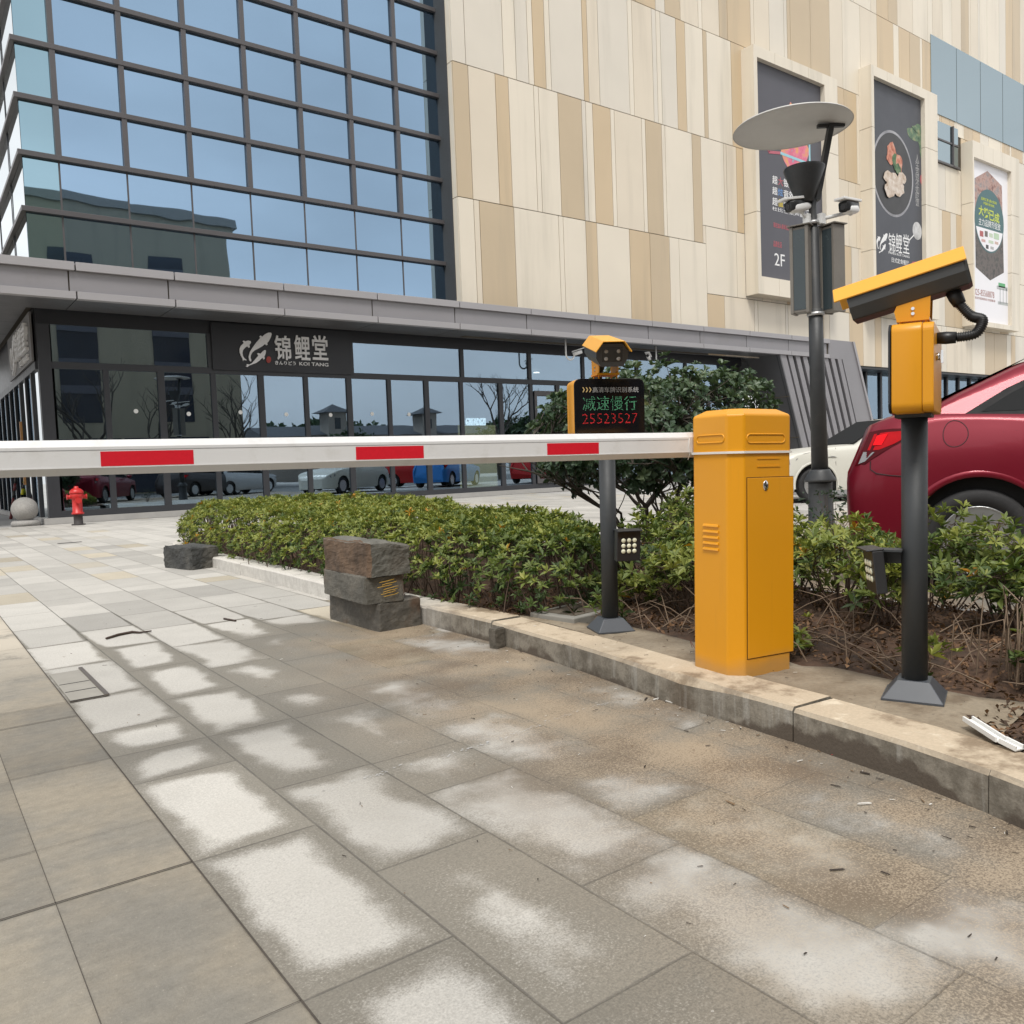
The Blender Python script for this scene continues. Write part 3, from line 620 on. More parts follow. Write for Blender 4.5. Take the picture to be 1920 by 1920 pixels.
for k in range(9):
    x0 = XI+0.06+k*0.455; w = 0.27 if k else 0.34
    fb = MB(); fb.prism([(lx(x0, FZ0), YC+0.002, FZ0), (lx(x0, 0), YC+0.002, 0), (lx(x0+w, 0), YC+0.002, 0), (lx(x0+w, FZ0), YC+0.002, FZ0)][::1], (0, 0.096, 0), 0)
    mp(fb, 'fin', M_FASCIA, bevel=0.004, seg=1)
# --- shopfront: plinth, header, mullions, transoms, panes
LX = [2.67, 3.78, 4.92, 6.09, 7.23, 8.38, 9.56, 10.73, 11.89, 13.04, 14.42, 15.56, 16.61, 17.72, 18.9, 20.1, 21.3, 22.5, 23.7, 25.0]
ZS, ZT, ZL = 0.17, 3.36, 4.22
mb = MB(); mb.box(XC, 25.6, YF-0.10, YF+0.3, 0, 0.13); mb.box(XC-0.10, XC-0.0005, YF-0.1, 31, 0, 0.12); mp(mb, 'plinth', pm('plinth_stone', (0.36, 0.35, 0.335), 0.7, var=0.2, scale=3))
mb = MB(); mb.box(XC, 25.6, YF-0.02, YF+0.10, ZL, 4.56); mp(mb, 'header', M_BLACK)
mb = MB(); mb.box(XC, XC+0.24, YF-0.045, YF+0.1, 0.13, ZL); mb.box(XC, XC+0.09, YF-0.046, YF-0.0451, 0.13, ZL); mp(mb, 'corner_post', M_FRAME, bevel=0.005)
for i, x in enumerate(LX[1:], 1):
    w = 0.06 if i % 2 else 0.075
    mb = MB(); mb.box(x-w, x+w, YF-0.045, YF+0.05, 0.13, ZT-0.05)
    mp(mb, 'mullion', M_FRAME, bevel=0.005)
mb = MB(); mb.box(XC+0.24, 25.4, YF-0.05, YF+0.06, ZT-0.07, ZT+0.075); mp(mb, 'transom', M_FRAME, bevel=0.005)
mb = MB(); mb.box(XC+0.24, 25.4, YF-0.044, YF+0.06, 0.13, 0.27); mp(mb, 'sill_rail', M_FRAME, bevel=0.005)
for i, (a, b) in enumerate(zip([2.74]+LX[1:-1], LX[1:])):
    mb = MB(); pane(mb, (a+0.05, YF, 0.26), (b-0.05, YF, 0.26), (b-0.05, YF, ZT-0.06), (a+0.05, YF, ZT-0.06), (0, -1, 0), 0.0012, 0.012); mp(mb, 'window', M_SHOPGLASS)
UX = [2.74, 6.05, 9.66, 13.1, 15.54, 17.69, 20.1, 22.5, 25.0]
for a, b in zip(UX[:-1], UX[1:]):
    mb = MB(); pane(mb, (a+0.03, YF, ZT+0.06), (b-0.03, YF, ZT+0.06), (b-0.03, YF, ZL+0.02), (a+0.03, YF, ZL+0.02), (0, -1, 0), 0.0012, 0.012); mp(mb, 'window', M_SHOPGLASS)
    mb = MB(); mb.box(b-0.06, b+0.06, YF-0.045, YF+0.05, ZT+0.076, ZL-0.001); mp(mb, 'mullion', M_FRAME, bevel=0.005)
# glass doors beside the last main post
for x0, x1 in ((15.66, 16.55), (16.67, 17.62)):
    mb = MB()
    mb.box(x0, x0+0.09, YF-0.075, YF-0.046, 0.28, 3.1); mb.box(x1-0.09, x1, YF-0.075, YF-0.046, 0.28, 3.1); mb.box(x0+0.09, x1-0.09, YF-0.0745, YF-0.0465, 2.95, 3.1); mb.box(x0+0.09, x1-0.09, YF-0.0745, YF-0.0465, 0.28, 0.42)
    d = mp(mb, 'door_frame', M_FRAME2)
    hb = MB(); hb.tube([(x1-0.14, YF-0.12, 0.9), (x1-0.14, YF-0.12, 1.9)], 0.015); mp(hb, 'handle', pm('steel', (0.6, 0.6, 0.6), 0.25, 1.0), d)
# side shopfront, facing the passage on the left
for k, y in enumerate([20.95, 22.0, 23.1, 24.2, 25.3, 26.4, 27.6, 28.8, 30.0]):
    mb = MB(); mb.box(XC-0.045, XC+0.05, y-0.06, y+0.06, 0.12, ZT-0.08); mp(mb, 'mullion', M_FRAME)
mb = MB(); mb.box(XC-0.05, XC+0.05, YF+0.10, 31, ZT-0.08, ZT+0.08); mp(mb, 'transom', M_FRAME)
mb = MB(); mb.box(XC-0.02, XC+0.05, YF+0.101, 31, ZT+0.08, 4.56); mp(mb, 'header', M_BLACK)
ys_ = [YF+0.1, 20.95, 22.0, 23.1, 24.2, 25.3, 26.4, 27.6, 28.8, 30.0]
for k, (a, b) in enumerate(zip(ys_[:-1], ys_[1:])):
    mb = MB(); mb.box(XC, XC+0.012, a+0.05, b-0.05, 0.12, ZT-0.08); mp(mb, 'window', M_WHITEGLASS if k in (0, 2) else M_SHOPGLASS)
hb = MB(); hb.bar((XC-0.10, 22.75, 0.85), (XC-0.10, 22.75, 2.35), 0.07, 0.05); mp(hb, 'door_handle', pm('orange_wood', (0.42, 0.21, 0.07), 0.5))
# shop interior
mb = MB(); mb.box(XC+0.1, 26, YF+0.2, 29, 0.10, 0.14); mp(mb, 'shop_floor', pm('shop_floor_tile', (0.14, 0.13, 0.12), 0.5))
mb = MB(); mb.box(XC+0.1, 26, 29, 29.2, 0.14, 4.5); mb.box(25.9, 26, YF+0.3, 29, 0.14, 4.5); mb.box(9.4, 9.5, YF+0.6, 29, 0.14, 4.5); mp(mb, 'shop_back_wall', pm('shop_wall', (0.09, 0.09, 0.085), 0.8, var=0.3, scale=1))
mb = MB(); mb.box(XC+0.1, 26, YF+0.12, 29, 4.40, 4.5); mp(mb, 'shop_ceiling', pm('shop_ceiling_board', (0.10, 0.10, 0.10), 0.8))
# low windows under the cladding beyond the portal
mb = MB(); mb.box(31.0, 60, 20.2, 20.3, 4.36, 4.75); mb.box(31.0, 60, YB+0.05, 20.3, 4.36, 4.45); mp(mb, 'header', M_BLACK)
WX = [32.0, 33.3, 34.55, 35.75, 37.0, 38.2, 39.4, 40.6, 41.8, 43.0, 44.2, 45.4, 46.6, 47.8, 49, 50.2]
for a, b in zip(WX[:-1], WX[1:]):
    for z0, z1 in ((0.2, 2.2), (2.3, 4.36)):
        mb = MB(); pane(mb, (a+.06, 20.25, z0), (b-.06, 20.25, z0), (b-.06, 20.25, z1), (a+.06, 20.25, z1), (0, -1, 0), 0.001, 0.012); mp(mb, 'window', M_SHOPGLASS)
    mb = MB(); mb.box(b-0.07, b+0.07, 20.17, 20.3, 0, 4.36); mp(mb, 'mullion', M_FRAME)
mb = MB(); mb.box(31.9, 50.2, 20.175, 20.29, 2.2, 2.3); mp(mb, 'transom', M_FRAME)
mb = MB(); mb.box(31.9, 60, 23.0, 23.1, 0.1, 4.6); mp(mb, 'shop_back_wall', MATS['shop_wall'])

# --- shop sign above the entrance
Q = lambda x, y, Y=YF-0.105: onY(380+x/6.4, 590+y/6.4, Y)
ss = thing('shop_sign', 'black shop sign with silver koi emblem over dark windows', 'shop sign', (7.87, YF-0.1, ZT))
mb = MB(); mb.box(6.085, 9.645, YF-0.095, YF-0.055, ZT+0.02, 4.485); mb.build('board', M_BLACK, ss, world=True)
M_SILVER = pm('brushed_silver', (0.72, 0.72, 0.73), 0.45, 0.0, var=0.12, scale=14)
big_ = [(575,565),(556,545),(548,505),(565,445),(600,390),(640,335),(675,295),(690,278),(678,262),(690,252),(712,266),(745,235),(785,217),(815,217),(824,235),(812,275),(790,318),(770,342),(775,362),(762,370),(745,352),(715,378),(670,405),(620,430),(592,455),(573,490),(570,520),(580,545)]
lf_ = [(478,318),(490,312),(505,322),(540,312),(572,320),(575,340),(556,366),(562,392),(550,399),(533,378),(505,398),(480,428),(472,462),(480,500),(497,525),(527,548),(505,548),(492,540),(482,556),(476,530),(455,490),(441,450),(439,410),(455,375),(480,350),(490,338)]
bo_ = [(755,432),(750,470),(735,502),(740,528),(726,540),(714,517),(680,550),(640,580),(592,598),(556,611),(535,630),(513,618),(530,609),(525,595),(560,598),(590,580),(620,545),(650,510),(667,488),(650,470),(660,461),(692,470),(720,438),(742,425)]
mb = MB()
for o_ in (big_, lf_, bo_): mb.prism([Q(*p) for p in o_], (0, -0.03, 0))
mb.build('koi_emblem', M_SILVER, ss, world=True)
mb = MB(); mb.prism([Q(790+28*math.cos(a), 540+40*math.sin(a)) for a in np.linspace(0, 2*math.pi, 16, endpoint=False)], (0, -0.02, 0)); mb.build('red_seal', pm('seal_red', (0.33, 0.05, 0.04), 0.5), ss, world=True)
def fit_text(mb, body, x0, x1, zt, zb, Y, depth=0.02, bold=0.0, mi=0):
    """text on the plane y = Y facing the street, fitted between two crop corners given in world x, z"""
    mb.text(body, (x0, Y, zb), (1, 0, 0), (0, 0, 1), width=x1-x0, height=zt-zb, depth=depth, bold=bold, mi=mi)
mb = MB()
for ch, a, b in (('锦', 855, 1060), ('鲤', 1088, 1288), ('堂', 1305, 1502)):
    p, q_ = Q(a, 262), Q(b, 545); fit_text(mb, ch, p[0], q_[0], Q((a+b)/2, 252)[2], Q((a+b)/2, 545)[2], YF-0.105, 0.035, 0.012)
mb.build('large_letters', M_SILVER, ss, world=True)
mb = MB(); p, q_ = Q(868, 560), Q(1505, 615)
fit_text(mb, 'きんりどう', Q(868, 600)[0], Q(1115, 600)[0], Q(990, 558)[2], Q(990, 604)[2], YF-0.105, 0.02, 0.012)
fit_text(mb, 'KOI TANG', Q(1158, 600)[0], Q(1505, 600)[0], Q(1330, 575)[2], Q(1330, 616)[2], YF-0.105, 0.02, 0.008)
mb.build('small_letters', M_SILVER, ss, world=True)
# side sign, seen at a grazing angle round the corner
s2 = thing('shop_sign', 'grey sign board with raised letters round the corner beside the soffit', 'shop sign', (XC-0.1, 22.3, ZT))
mb = MB(); mb.box(XC-0.10, XC-0.06, 20.02, 24.3, ZT+0.09, 4.47); mb.build('board', pm('grey_board', (0.13, 0.125, 0.125), 0.5, var=0.1, scale=2), s2, world=True)
mb = MB()
mb.text('锦鲤堂', (XC-0.102, 22.35, 3.70), (0, -1, 0), (0, 0, 1), width=2.0, height=0.62, depth=0.07, bold=0.012)
mb.text('KOI TANG', (XC-0.102, 21.9, 3.52), (0, -1, 0), (0, 0, 1), width=1.5, height=0.12, depth=0.04)
mb.build('letters', M_SILVER, s2, world=True)
mb = MB()
for o_ in (big_, lf_, bo_): mb.prism([(XC-0.102, 23.4-(x-438)/387*1.05, 4.32-(y-216)/415*0.85) for x, y in o_], (-0.06, 0, 0))
mb.build('koi_emblem', M_SILVER, s2, world=True)
# lit lettering inside the shop
s3 = thing('lit_letters', 'white glowing shop letters inside the dark window over a lit display', 'shop sign', (15.4, 22.4, 1.6))
def inY(px, py, Y): return onY(px, py, Y)
a, b = inY(873, 799, 22.4), inY(909, 786, 22.4)
mb = MB(); fit_text(mb, 'GREADSZI', a[0], b[0], a[2]+0.26, a[2]+0.02, 22.4, 0.05, 0.02); mb.build('letters', emit('lit_white', (0.75, 0.92, 1.0), 2.2), s3, world=True)
mb = MB(); c0, c1 = inY(860, 800, 22.6), inY(930, 830, 22.6); mb.box(c0[0], c1[0], 22.6, 22.65, 0.14, c0[2]+0.05); mb.box(c0[0]+0.4, c0[0]+0.46, 22.52, 22.6, 0.14, c0[2]); mb.build('lit_display', emit('lit_warm', (0.75, 0.72, 0.38), 0.55), s3, world=True)
for px, py in ((957, 662), (1047, 667), (1006, 698)):
    p = onY(px, py, 24.5)
    mb = MB(); mb.lathe([(0.11, 0), (0.11, -0.02)], (p[0], 24.5, p[2]), 20); o = mb.build('ceiling_lamp', emit('lamp_white', (1, 0.98, 0.92), 6)); 
    tag(o, {957: 'small round ceiling lamp in the shop, left of the gooseneck camera reflection', 1047: 'round ceiling lamp in the shop beside the left canopy camera', 1006: 'lowest small round ceiling lamp glowing in the shop'}[px], 'lamp', 'round lamps in the shop ceiling')
# round stickers on the glass
M_STK = pm('sticker_white', (0.7, 0.7, 0.68), 0.6)
mb = MB()
for px, py in ((255, 771), (354, 776), (451, 773), (537, 777), (620, 778), (698, 776), (767, 777)):
    p = onY(px, py, YF-0.006); mb.lathe([(0.05, 0), (0.05, 0.003)], p, 16, ax='Y')
mp(mb, 'door_sticker', M_STK)
# gooseneck cameras under the canopy
M_WHITE = pm('white_plastic', (0.74, 0.74, 0.73), 0.4, var=0.05)
M_DARKP = pm('dark_plastic', (0.02, 0.021, 0.023), 0.35)
def gooseneck(x, sgn, label):
    t = thing('canopy_camera', label, 'security camera', (x, 18.8, FZ0), 0, 'cameras under the canopy')
    mb = MB(); r = 0.16
    pts = [(0, 0, 0.01), (0, 0, -0.42)]+[(sgn*(r-r*math.cos(a)), 0, -0.42-r*math.sin(a)) for a in np.linspace(0.3, math.pi*0.92, 8)]
    mb.tube(pts, 0.026, 10); mb.build('gooseneck_pipe', M_WHITE, t)
    mb = MB(); e = Vector(pts[-1]); d = Vector((sgn*0.8, -0.5, 0.1)).normalized()
    mb.tube([e+d*-0.03+Vector((0, 0, 0.05)), e+d*0.24+Vector((0, 0, 0.10))], 0.055, 12); mb.bar(e+d*-0.06+Vector((0, 0, 0.13)), e+d*0.32+Vector((0, 0, 0.20)), 0.15, 0.02); mb.tube([e, e+Vector((0, 0, 0.06))], 0.03, 8)
    mb.build('camera_body', M_WHITE, t)
    mb = MB(); mb.tube([e+d*0.24+Vector((0, 0, 0.10)), e+d*0.26+Vector((0, 0, 0.105))], 0.045, 12); mb.build('lens', M_DARKP, t)
gooseneck(16.05, 1, 'white gooseneck camera hanging under the canopy left of the yellow hooded camera')
gooseneck(19.86, -1, 'white gooseneck camera hanging under the canopy right of the yellow hooded camera')

# ================= ADVERTISING BANNERS =================
YBN = YFR+0.185
def banner(label, x0, x1, z0, z1, m):
    t = thing('banner', label, 'banner', ((x0+x1)/2, YBN, z0), 0, 'advertising banners on the facade')
    mb = MB(); mb.box(x0, x1, YBN, YBN+0.012, z0, z1); mb.build('sheet', m, t, world=True); return t
M_BGREY = pm('banner_grey', (0.085, 0.085, 0.10), 0.55, var=0.08, scale=0.5)
M_BDARK = pm('banner_charcoal', (0.068, 0.072, 0.085), 0.55, var=0.25, scale=0.5)
M_BWHITE = pm('banner_white', (0.78, 0.77, 0.80), 0.5, var=0.04, scale=0.5)
M_INKW = pm('ink_white', (0.75, 0.75, 0.75), 0.6, var=0.03); M_INKR = pm('ink_red', (0.42, 0.10, 0.12), 0.6); M_INKB = pm('ink_blue', (0.12, 0.25, 0.5), 0.6); M_INKY = pm('ink_yellow', (0.62, 0.48, 0.06), 0.6)
def flat(pts, Y, m, name, t, dep=0.004):
    mb = MB(); mb.prism([(x, Y, z) for x, z in pts], (0, -dep, 0)); return mb.build(name, m, t, world=True)
def blob(cx, cz, rx, rz, n, rnd, j=0.25): return [(cx+rx*math.cos(a)*(1+rnd.uniform(-j, j)), cz+rz*math.sin(a)*(1+rnd.uniform(-j, j))) for a in np.linspace(0, 2*math.pi, n, endpoint=False)]
def BP(px, py): p = onY(px, py, YBN); return p[0], p[2]
rb = random.Random(8)
# 1: cinema banner behind the lamp
b1 = banner('grey cinema banner with white lettering and a pink paint burst behind the lamp', FR1[4], FR1[5], FR1[6], FR1[7], M_BGREY)
M_BURST = None
def m_speckle(name, cs, scale=5, rough=0.6):
    m, nt, out = newmat(name); co = coords(nt); n1 = noise(nt, co, scale, 5, 0.65)
    cr = nt.nodes.new('ShaderNodeValToRGB'); nt.links.new(n1, cr.inputs[0]); el = cr.color_ramp.elements
    for i, c in enumerate(cs):
        pos = 0.3+0.4*i/(len(cs)-1)
        if i < 2: el[i].position = pos; el[i].color = (*c, 1)
        else: e = el.new(pos); e.color = (*c, 1)
    p = nd(nt, 'ShaderNodeBsdfPrincipled', i_Roughness=rough); nt.links.new(cr.outputs[0], p.inputs['Base Color']); nt.links.new(p.outputs[0], out.inputs[0]); return m
M_BURST = m_speckle('paint_burst', [(0.15, 0.45, 0.5), (0.62, 0.13, 0.22), (0.68, 0.2, 0.28), (0.7, 0.35, 0.12), (0.75, 0.6, 0.4)], 1.6)
cx, cz = BP(1487, 272)
flat(blob(cx, cz+0.25, 0.95, 1.15, 22, rb, 0.22), YBN, M_BURST, 'paint_burst', b1)
mb = MB()
a = BP(1442, 245); b = BP(1441, 285); c_ = BP(1518, 308); d = BP(1517, 235); e = BP(1463, 287)
for p, q, mi in ((a, b, 0), (b, e, 0), (e, (c_[0], c_[1]), 1), (c_, (d[0], d[1]+0.8), 1)):
    mb.bar((p[0], YBN-0.006, p[1]), (q[0], YBN-0.006, q[1]), 0.10, 0.006, up=(0, 1, 0), mi=mi)
mb.build('triangle_outline', [pm('ink_rose', (0.45, 0.12, 0.16), 0.6), pm('ink_sky', (0.30, 0.55, 0.62), 0.6)], b1, world=True)
LN = [('超大银幕 巨幕厅', 325, 346), ('超炫音效 全景声', 346, 366), ('超值体验 价更低', 366, 386), ('杜比全景声影院', 384, 396)]
for i, (s_, yt, yb) in enumerate(LN):
    x0, zt = BP(1448, yt+2); _, zb = BP(1448, yb-2)
    cw = (BP(1487, yt)[0]-x0)/4*1.06; h = (zt-zb)
    for k0, k1, m_, nm in ((0, 1, M_INKW, 'lettering'), (1, 2, (M_INKR, M_INKB, M_INKY, M_INKW)[i], 'coloured_lettering' if i < 3 else 'lettering'), (2, 4, M_INKW, 'lettering'), (5 if ' ' in s_ else 4, 8, M_INKW, 'lettering')):
        mb = MB()
        for k in range(k0, min(k1, len(s_))): mb.text(s_[k], (x0+k*cw, YBN, zb), (1, 0, 0), (0, 0, 1), width=cw*0.90, height=h*0.92, depth=0.004, bold=0.01 if i < 3 else 0)
        if mb.v: mb.build(nm, m_, b1, world=True)
for s_, yt, yb in (('现在加入影城会员', 414, 426), ('品质生活', 448, 462)):
    mb = MB(); x0, zt = BP(1450, yt); _, zb = BP(1450, yb); mb.text(s_, (x0, YBN, zb), (1, 0, 0), (0, 0, 1), width=1.0 if yt < 440 else 0.5, height=(zt-zb)*0.8, depth=0.004, bold=0.01)
    mb.build('red_lettering', M_INKR, b1, world=True)
mb = MB(); x0, zt = BP(1452, 474); _, zb = BP(1452, 497); mb.text('2F', (x0, YBN, zb), (1, 0, 0), (0, 0, 1), width=0.62, height=(zt-zb), depth=0.004); mb.build('floor_number', M_INKW, b1, world=True)
# 2: restaurant banner with a plate
b2 = banner('dark restaurant banner with a round plate of food and silver koi', FR2[4], FR2[5], FR2[6], FR2[7], M_BDARK)
B2 = lambda x, y: BP(1620+x/4.8, 230+y/4.8)
pc = B2(262, 462)
rx = (B2(438, 480)[0]-B2(262, 480)[0])*1.02; rz = (B2(262, 78)[1]-B2(262, 850)[1])/2
lc = max(pc[0], FR2[4]+rx*0.0)
def clipx(pts, xmin=FR2[4]+0.01, xmax=FR2[5]-0.01): return [(min(max(x, xmin), xmax), z) for x, z in pts]
el_ = lambda k, n=48: [(pc[0]+rx*k*math.cos(a), pc[1]+rz*k*math.sin(a)) for a in np.linspace(0, 2*math.pi, n, endpoint=False)]
flat(clipx(el_(1.0)), YBN, m_speckle('plate_rim', [(0.13, 0.13, 0.14), (0.28, 0.28, 0.30), (0.45, 0.45, 0.47)], 0.5), 'plate_rim', b2)
flat(clipx(el_(0.94)), YBN-0.005, pm('plate_dark', (0.026, 0.025, 0.026), 0.4, var=0.4, scale=0.7), 'plate', b2)
fm = [m_speckle('food_salmon', [(0.30, 0.09, 0.05), (0.52, 0.2, 0.13), (0.6, 0.4, 0.3)], 4), m_speckle('food_rice', [(0.35, 0.25, 0.17), (0.55, 0.46, 0.38), (0.7, 0.64, 0.58)], 4), m_speckle('food_leaf', [(0.02, 0.05, 0.03), (0.08, 0.16, 0.07), (0.2, 0.24, 0.15)], 5)]
fk = 0
for (x, y, ax, az, mi) in ((245, 260, 38, 70, 0), (232, 320, 30, 50, 0), (278, 350, 22, 75, 2), (310, 370, 26, 80, 0), (300, 420, 20, 40, 2), (215, 490, 42, 48, 1), (262, 530, 45, 60, 1), (330, 500, 32, 50, 1), (300, 590, 45, 60, 1), (225, 610, 42, 62, 1), (240, 570, 40, 50, 1)):
    c = B2(x, y); rx_ = B2(x+ax, y)[0]-c[0]; rz_ = c[1]-B2(x, y+az)[1]
    fk += 1; flat(blob(c[0], c[1], rx_*1.12, rz_*1.12, 14, rb, 0.2), YBN-0.010-0.0045*fk, fm[mi], 'food_piece', b2)
for hk, (x, y, ax, az) in enumerate(((455, 105, 60, 60), (520, 190, 30, 110), (495, 60, 60, 40))):
    c = B2(x, y); flat(clipx(blob(c[0], c[1], B2(x+ax, y)[0]-c[0], c[1]-B2(x, y+az)[1], 16, rb, 0.3)), YBN-0.0045*hk, m_speckle('herb_print', [(0.03, 0.05, 0.04), (0.12, 0.2, 0.12), (0.35, 0.32, 0.18)], 3), 'herbs', b2)
mb = MB()
for i, ch in enumerate('人生苦短不如吃饭'):
    c = B2(478, 300+i*56); mb.text(ch, (c[0]-0.14, YBN, c[1]-0.30), (1, 0, 0), (0, 0, 1), width=0.3, height=0.36, depth=0.004)
mb.build('vertical_lettering', pm('ink_grey', (0.33, 0.33, 0.33), 0.6), b2, world=True)
c = B2(522, 515); flat(blob(c[0], c[1], 0.17, 0.22, 14, rb, 0.05), YBN, M_INKR, 'red_dot', b2)
mb = MB(); kx0, kx1 = B2(112, 1070)[0], B2(212, 1070)[0]; kz1, kz0 = B2(160, 985)[1], B2(160, 1180)[1]
for o_ in (big_, lf_, bo_): mb.prism([(kx0+(x-438)/387*(kx1-kx0), YBN, kz1-(y-216)/415*(kz1-kz0)) for x, y in o_], (0, -0.005, 0))
mb.build('koi_print', M_INKW, b2, world=True)
mb = MB()
for ch, a, b, yt, yb in (('锦', 222, 282, 990, 1160), ('鲤', 288, 342, 995, 1166), ('堂', 352, 408, 1000, 1172)):
    p, q_ = B2(a, yb), B2(b, yb); fit_text(mb, ch, p[0], q_[0], B2(a, yt)[1], B2(a, yb)[1], YBN, 0.005)
mb.build('large_lettering', M_INKW, b2, world=True); mb = MB()
fit_text(mb, 'PAPES KOI TANG', B2(222, 1180)[0], B2(408, 1180)[0], B2(310, 1176)[1], B2(310, 1198)[1], YBN, 0.005)
mb.build('latin_lettering', M_INKW, b2, world=True); mb = MB()
fit_text(mb, '日式定食餐厅', B2(250, 1250)[0], B2(402, 1250)[0], B2(320, 1226)[1], B2(320, 1270)[1], YBN, 0.005)
mb.build('small_lettering', M_INKW, b2, world=True)
c = B2(478, 975); flat(blob(c[0], c[1], B2(518, 975)[0]-c[0], c[1]-B2(478, 1055)[1], 24, rb, 0.02), YBN, m_speckle('spoon_print', [(0.25, 0.25, 0.25), (0.55, 0.55, 0.55), (0.75, 0.75, 0.75)], 1.2), 'spoon_print', b2)
mb = MB(); p, q_ = B2(405, 1060), B2(450, 1010); mb.bar((p[0], YBN-0.004, p[1]), (q_[0], YBN-0.004, q_[1]), 0.05, 0.004, up=(0, 1, 0)); mb.build('spoon_handle', M_INKW, b2, world=True)
c = B2(455, 1290); flat(blob(c[0], c[1], 0.28, 0.2, 14, rb, 0.1), YBN, M_INKR, 'red_mark', b2)
# 3: white banner
b3 = banner('white banner with a teal oval and yellow green lettering, rightmost on the facade', FR3[4], FR3[5], FR3[6], FR3[7], M_BWHITE)
B3 = B2
pts = [B3(*p) for p in ((995, 500), (1110, 435), (1240, 570), (1258, 1350), (1135, 1420), (1005, 1300))]
flat([B3(*p) for p in ((995, 500), (1110, 435), (1240, 570), (1247, 880), (998, 850))], YBN, m_speckle('meat_collage', [(0.10, 0.06, 0.06), (0.27, 0.15, 0.13), (0.45, 0.30, 0.26), (0.25, 0.22, 0.22), (0.5, 0.45, 0.42)], 2.2), 'meat_photo', b3)
flat([B3(*p) for p in ((998, 855), (1247, 885), (1258, 1350), (1135, 1420), (1005, 1300))], YBN, m_speckle('pan_collage', [(0.035, 0.035, 0.035), (0.075, 0.07, 0.07), (0.14, 0.12, 0.11), (0.06, 0.06, 0.06), (0.35, 0.31, 0.26)], 1.8), 'pan_photo', b3)
oc = B3(1128, 890); orx = B3(1256, 920)[0]-oc[0]; orz = (B3(1128, 612)[1]-B3(1128, 1180)[1])/2
ov_ = [(oc[0]+orx*math.cos(a), oc[1]+orz*math.sin(a)) for a in np.linspace(0, 2*math.pi, 40, endpoint=False)]
flat(ov_, YBN-0.005, pm('oval_teal', (0.055, 0.13, 0.14), 0.5), 'teal_oval', b3)
zc = B3(1128, 965)[1]
flat([(x, min(z, zc)) for x, z in [(oc[0]+orx*0.95*math.cos(a), oc[1]+orz*0.95*math.sin(a)) for a in np.linspace(math.pi*1.05, math.pi*1.95, 24)]]+[], YBN-0.010, M_BWHITE, 'oval_white_half', b3)
mb = MB()
for i, ch in enumerate('大势已成'):
    a, b = B3(1030+i*47, 840), B3(1030+i*47+45, 840); fit_text(mb, ch, a[0], b[0], B3(1120, 768+i*8)[1], B3(1120, 858+i*8)[1], YBN-0.010, 0.004, 0.012)
fit_text(mb, '品牌汇聚 盛大招商', B3(1052, 700)[0], B3(1190, 700)[0], B3(1120, 690)[1], B3(1120, 716)[1], YBN-0.010, 0.004)
fit_text(mb, '共赢未来商机', B3(1072, 740)[0], B3(1170, 740)[0], B3(1120, 726)[1], B3(1120, 750)[1], YBN-0.010, 0.004)
mb.build('yellow_lettering', pm('ink_lime', (0.55, 0.62, 0.08), 0.6), b3, world=True)
mb = MB(); fit_text(mb, '主力品牌齐绽放', B3(1030, 900)[0], B3(1225, 900)[0], B3(1120, 880)[1], B3(1120, 944)[1], YBN-0.010, 0.004); mb.build('white_lettering', M_INKW, b3, world=True)
for (x, y, w, h, c) in ((1055, 1000, 22, 28, (0.4, 0.12, 0.12)), (1097, 1002, 18, 30, (0.15, 0.13, 0.12)), (1140, 1015, 22, 18, (0.5, 0.58, 0.45)), (1188, 1025, 32, 28, (0.45, 0.58, 0.42)), (1072, 1062, 24, 10, (0.55, 0.35, 0.33)), (1140, 1075, 30, 10, (0.5, 0.2, 0.18)), (1190, 1085, 22, 10, (0.55, 0.4, 0.35)), (1106, 1118, 16, 20, (0.06, 0.06, 0.06)), (1150, 1130, 20, 12, (0.4, 0.4, 0.4))):
    w *= .72; h *= .72; a, b = B3(x-w, y+h), B3(x+w, y-h); flat([(a[0], a[1]), (b[0], a[1]), (b[0], b[1]), (a[0], b[1])], YBN-0.014, pm('logo_%d' % x, c, 0.6), 'small_logo', b3)
mb = MB(); fit_text(mb, '025-85568878', B3(992, 1550)[0], B3(1172, 1550)[0], B3(1085, 1508)[1], B3(1085, 1565)[1], YBN, 0.004); fit_text(mb, '南京市招商热线 欢迎垂询', B3(992, 1590)[0], B3(1180, 1590)[0], B3(1085, 1578)[1], B3(1085, 1600)[1], YBN, 0.004)
mb.build('phone_number', pm('ink_brown', (0.30, 0.12, 0.10), 0.6), b3, world=True)
mb = MB(); a, b = B3(1210, 1478), B3(1270, 1452); mb.box(a[0], b[0], YBN-0.004, YBN, a[1], b[1], 0)
for x0, y0, x1, y1 in ((1195, 1488, 1290, 1496), (1205, 1628, 1300, 1634), (1222, 1496, 1226, 1630), (1278, 1496, 1282, 1630), (1250, 1500, 1253, 1630)):
    a, b = B3(x0, y1), B3(x1, y0); mb.box(min(a[0], b[0]), max(a[0], b[0])+0.02, YBN-0.004, YBN, min(a[1], b[1]), max(a[1], b[1])+0.02, 1)
mb.build('small_drawing', [pm('ink_green', (0.12, 0.38, 0.18), 0.6), pm('ink_line', (0.45, 0.47, 0.47), 0.6)], b3, world=True)

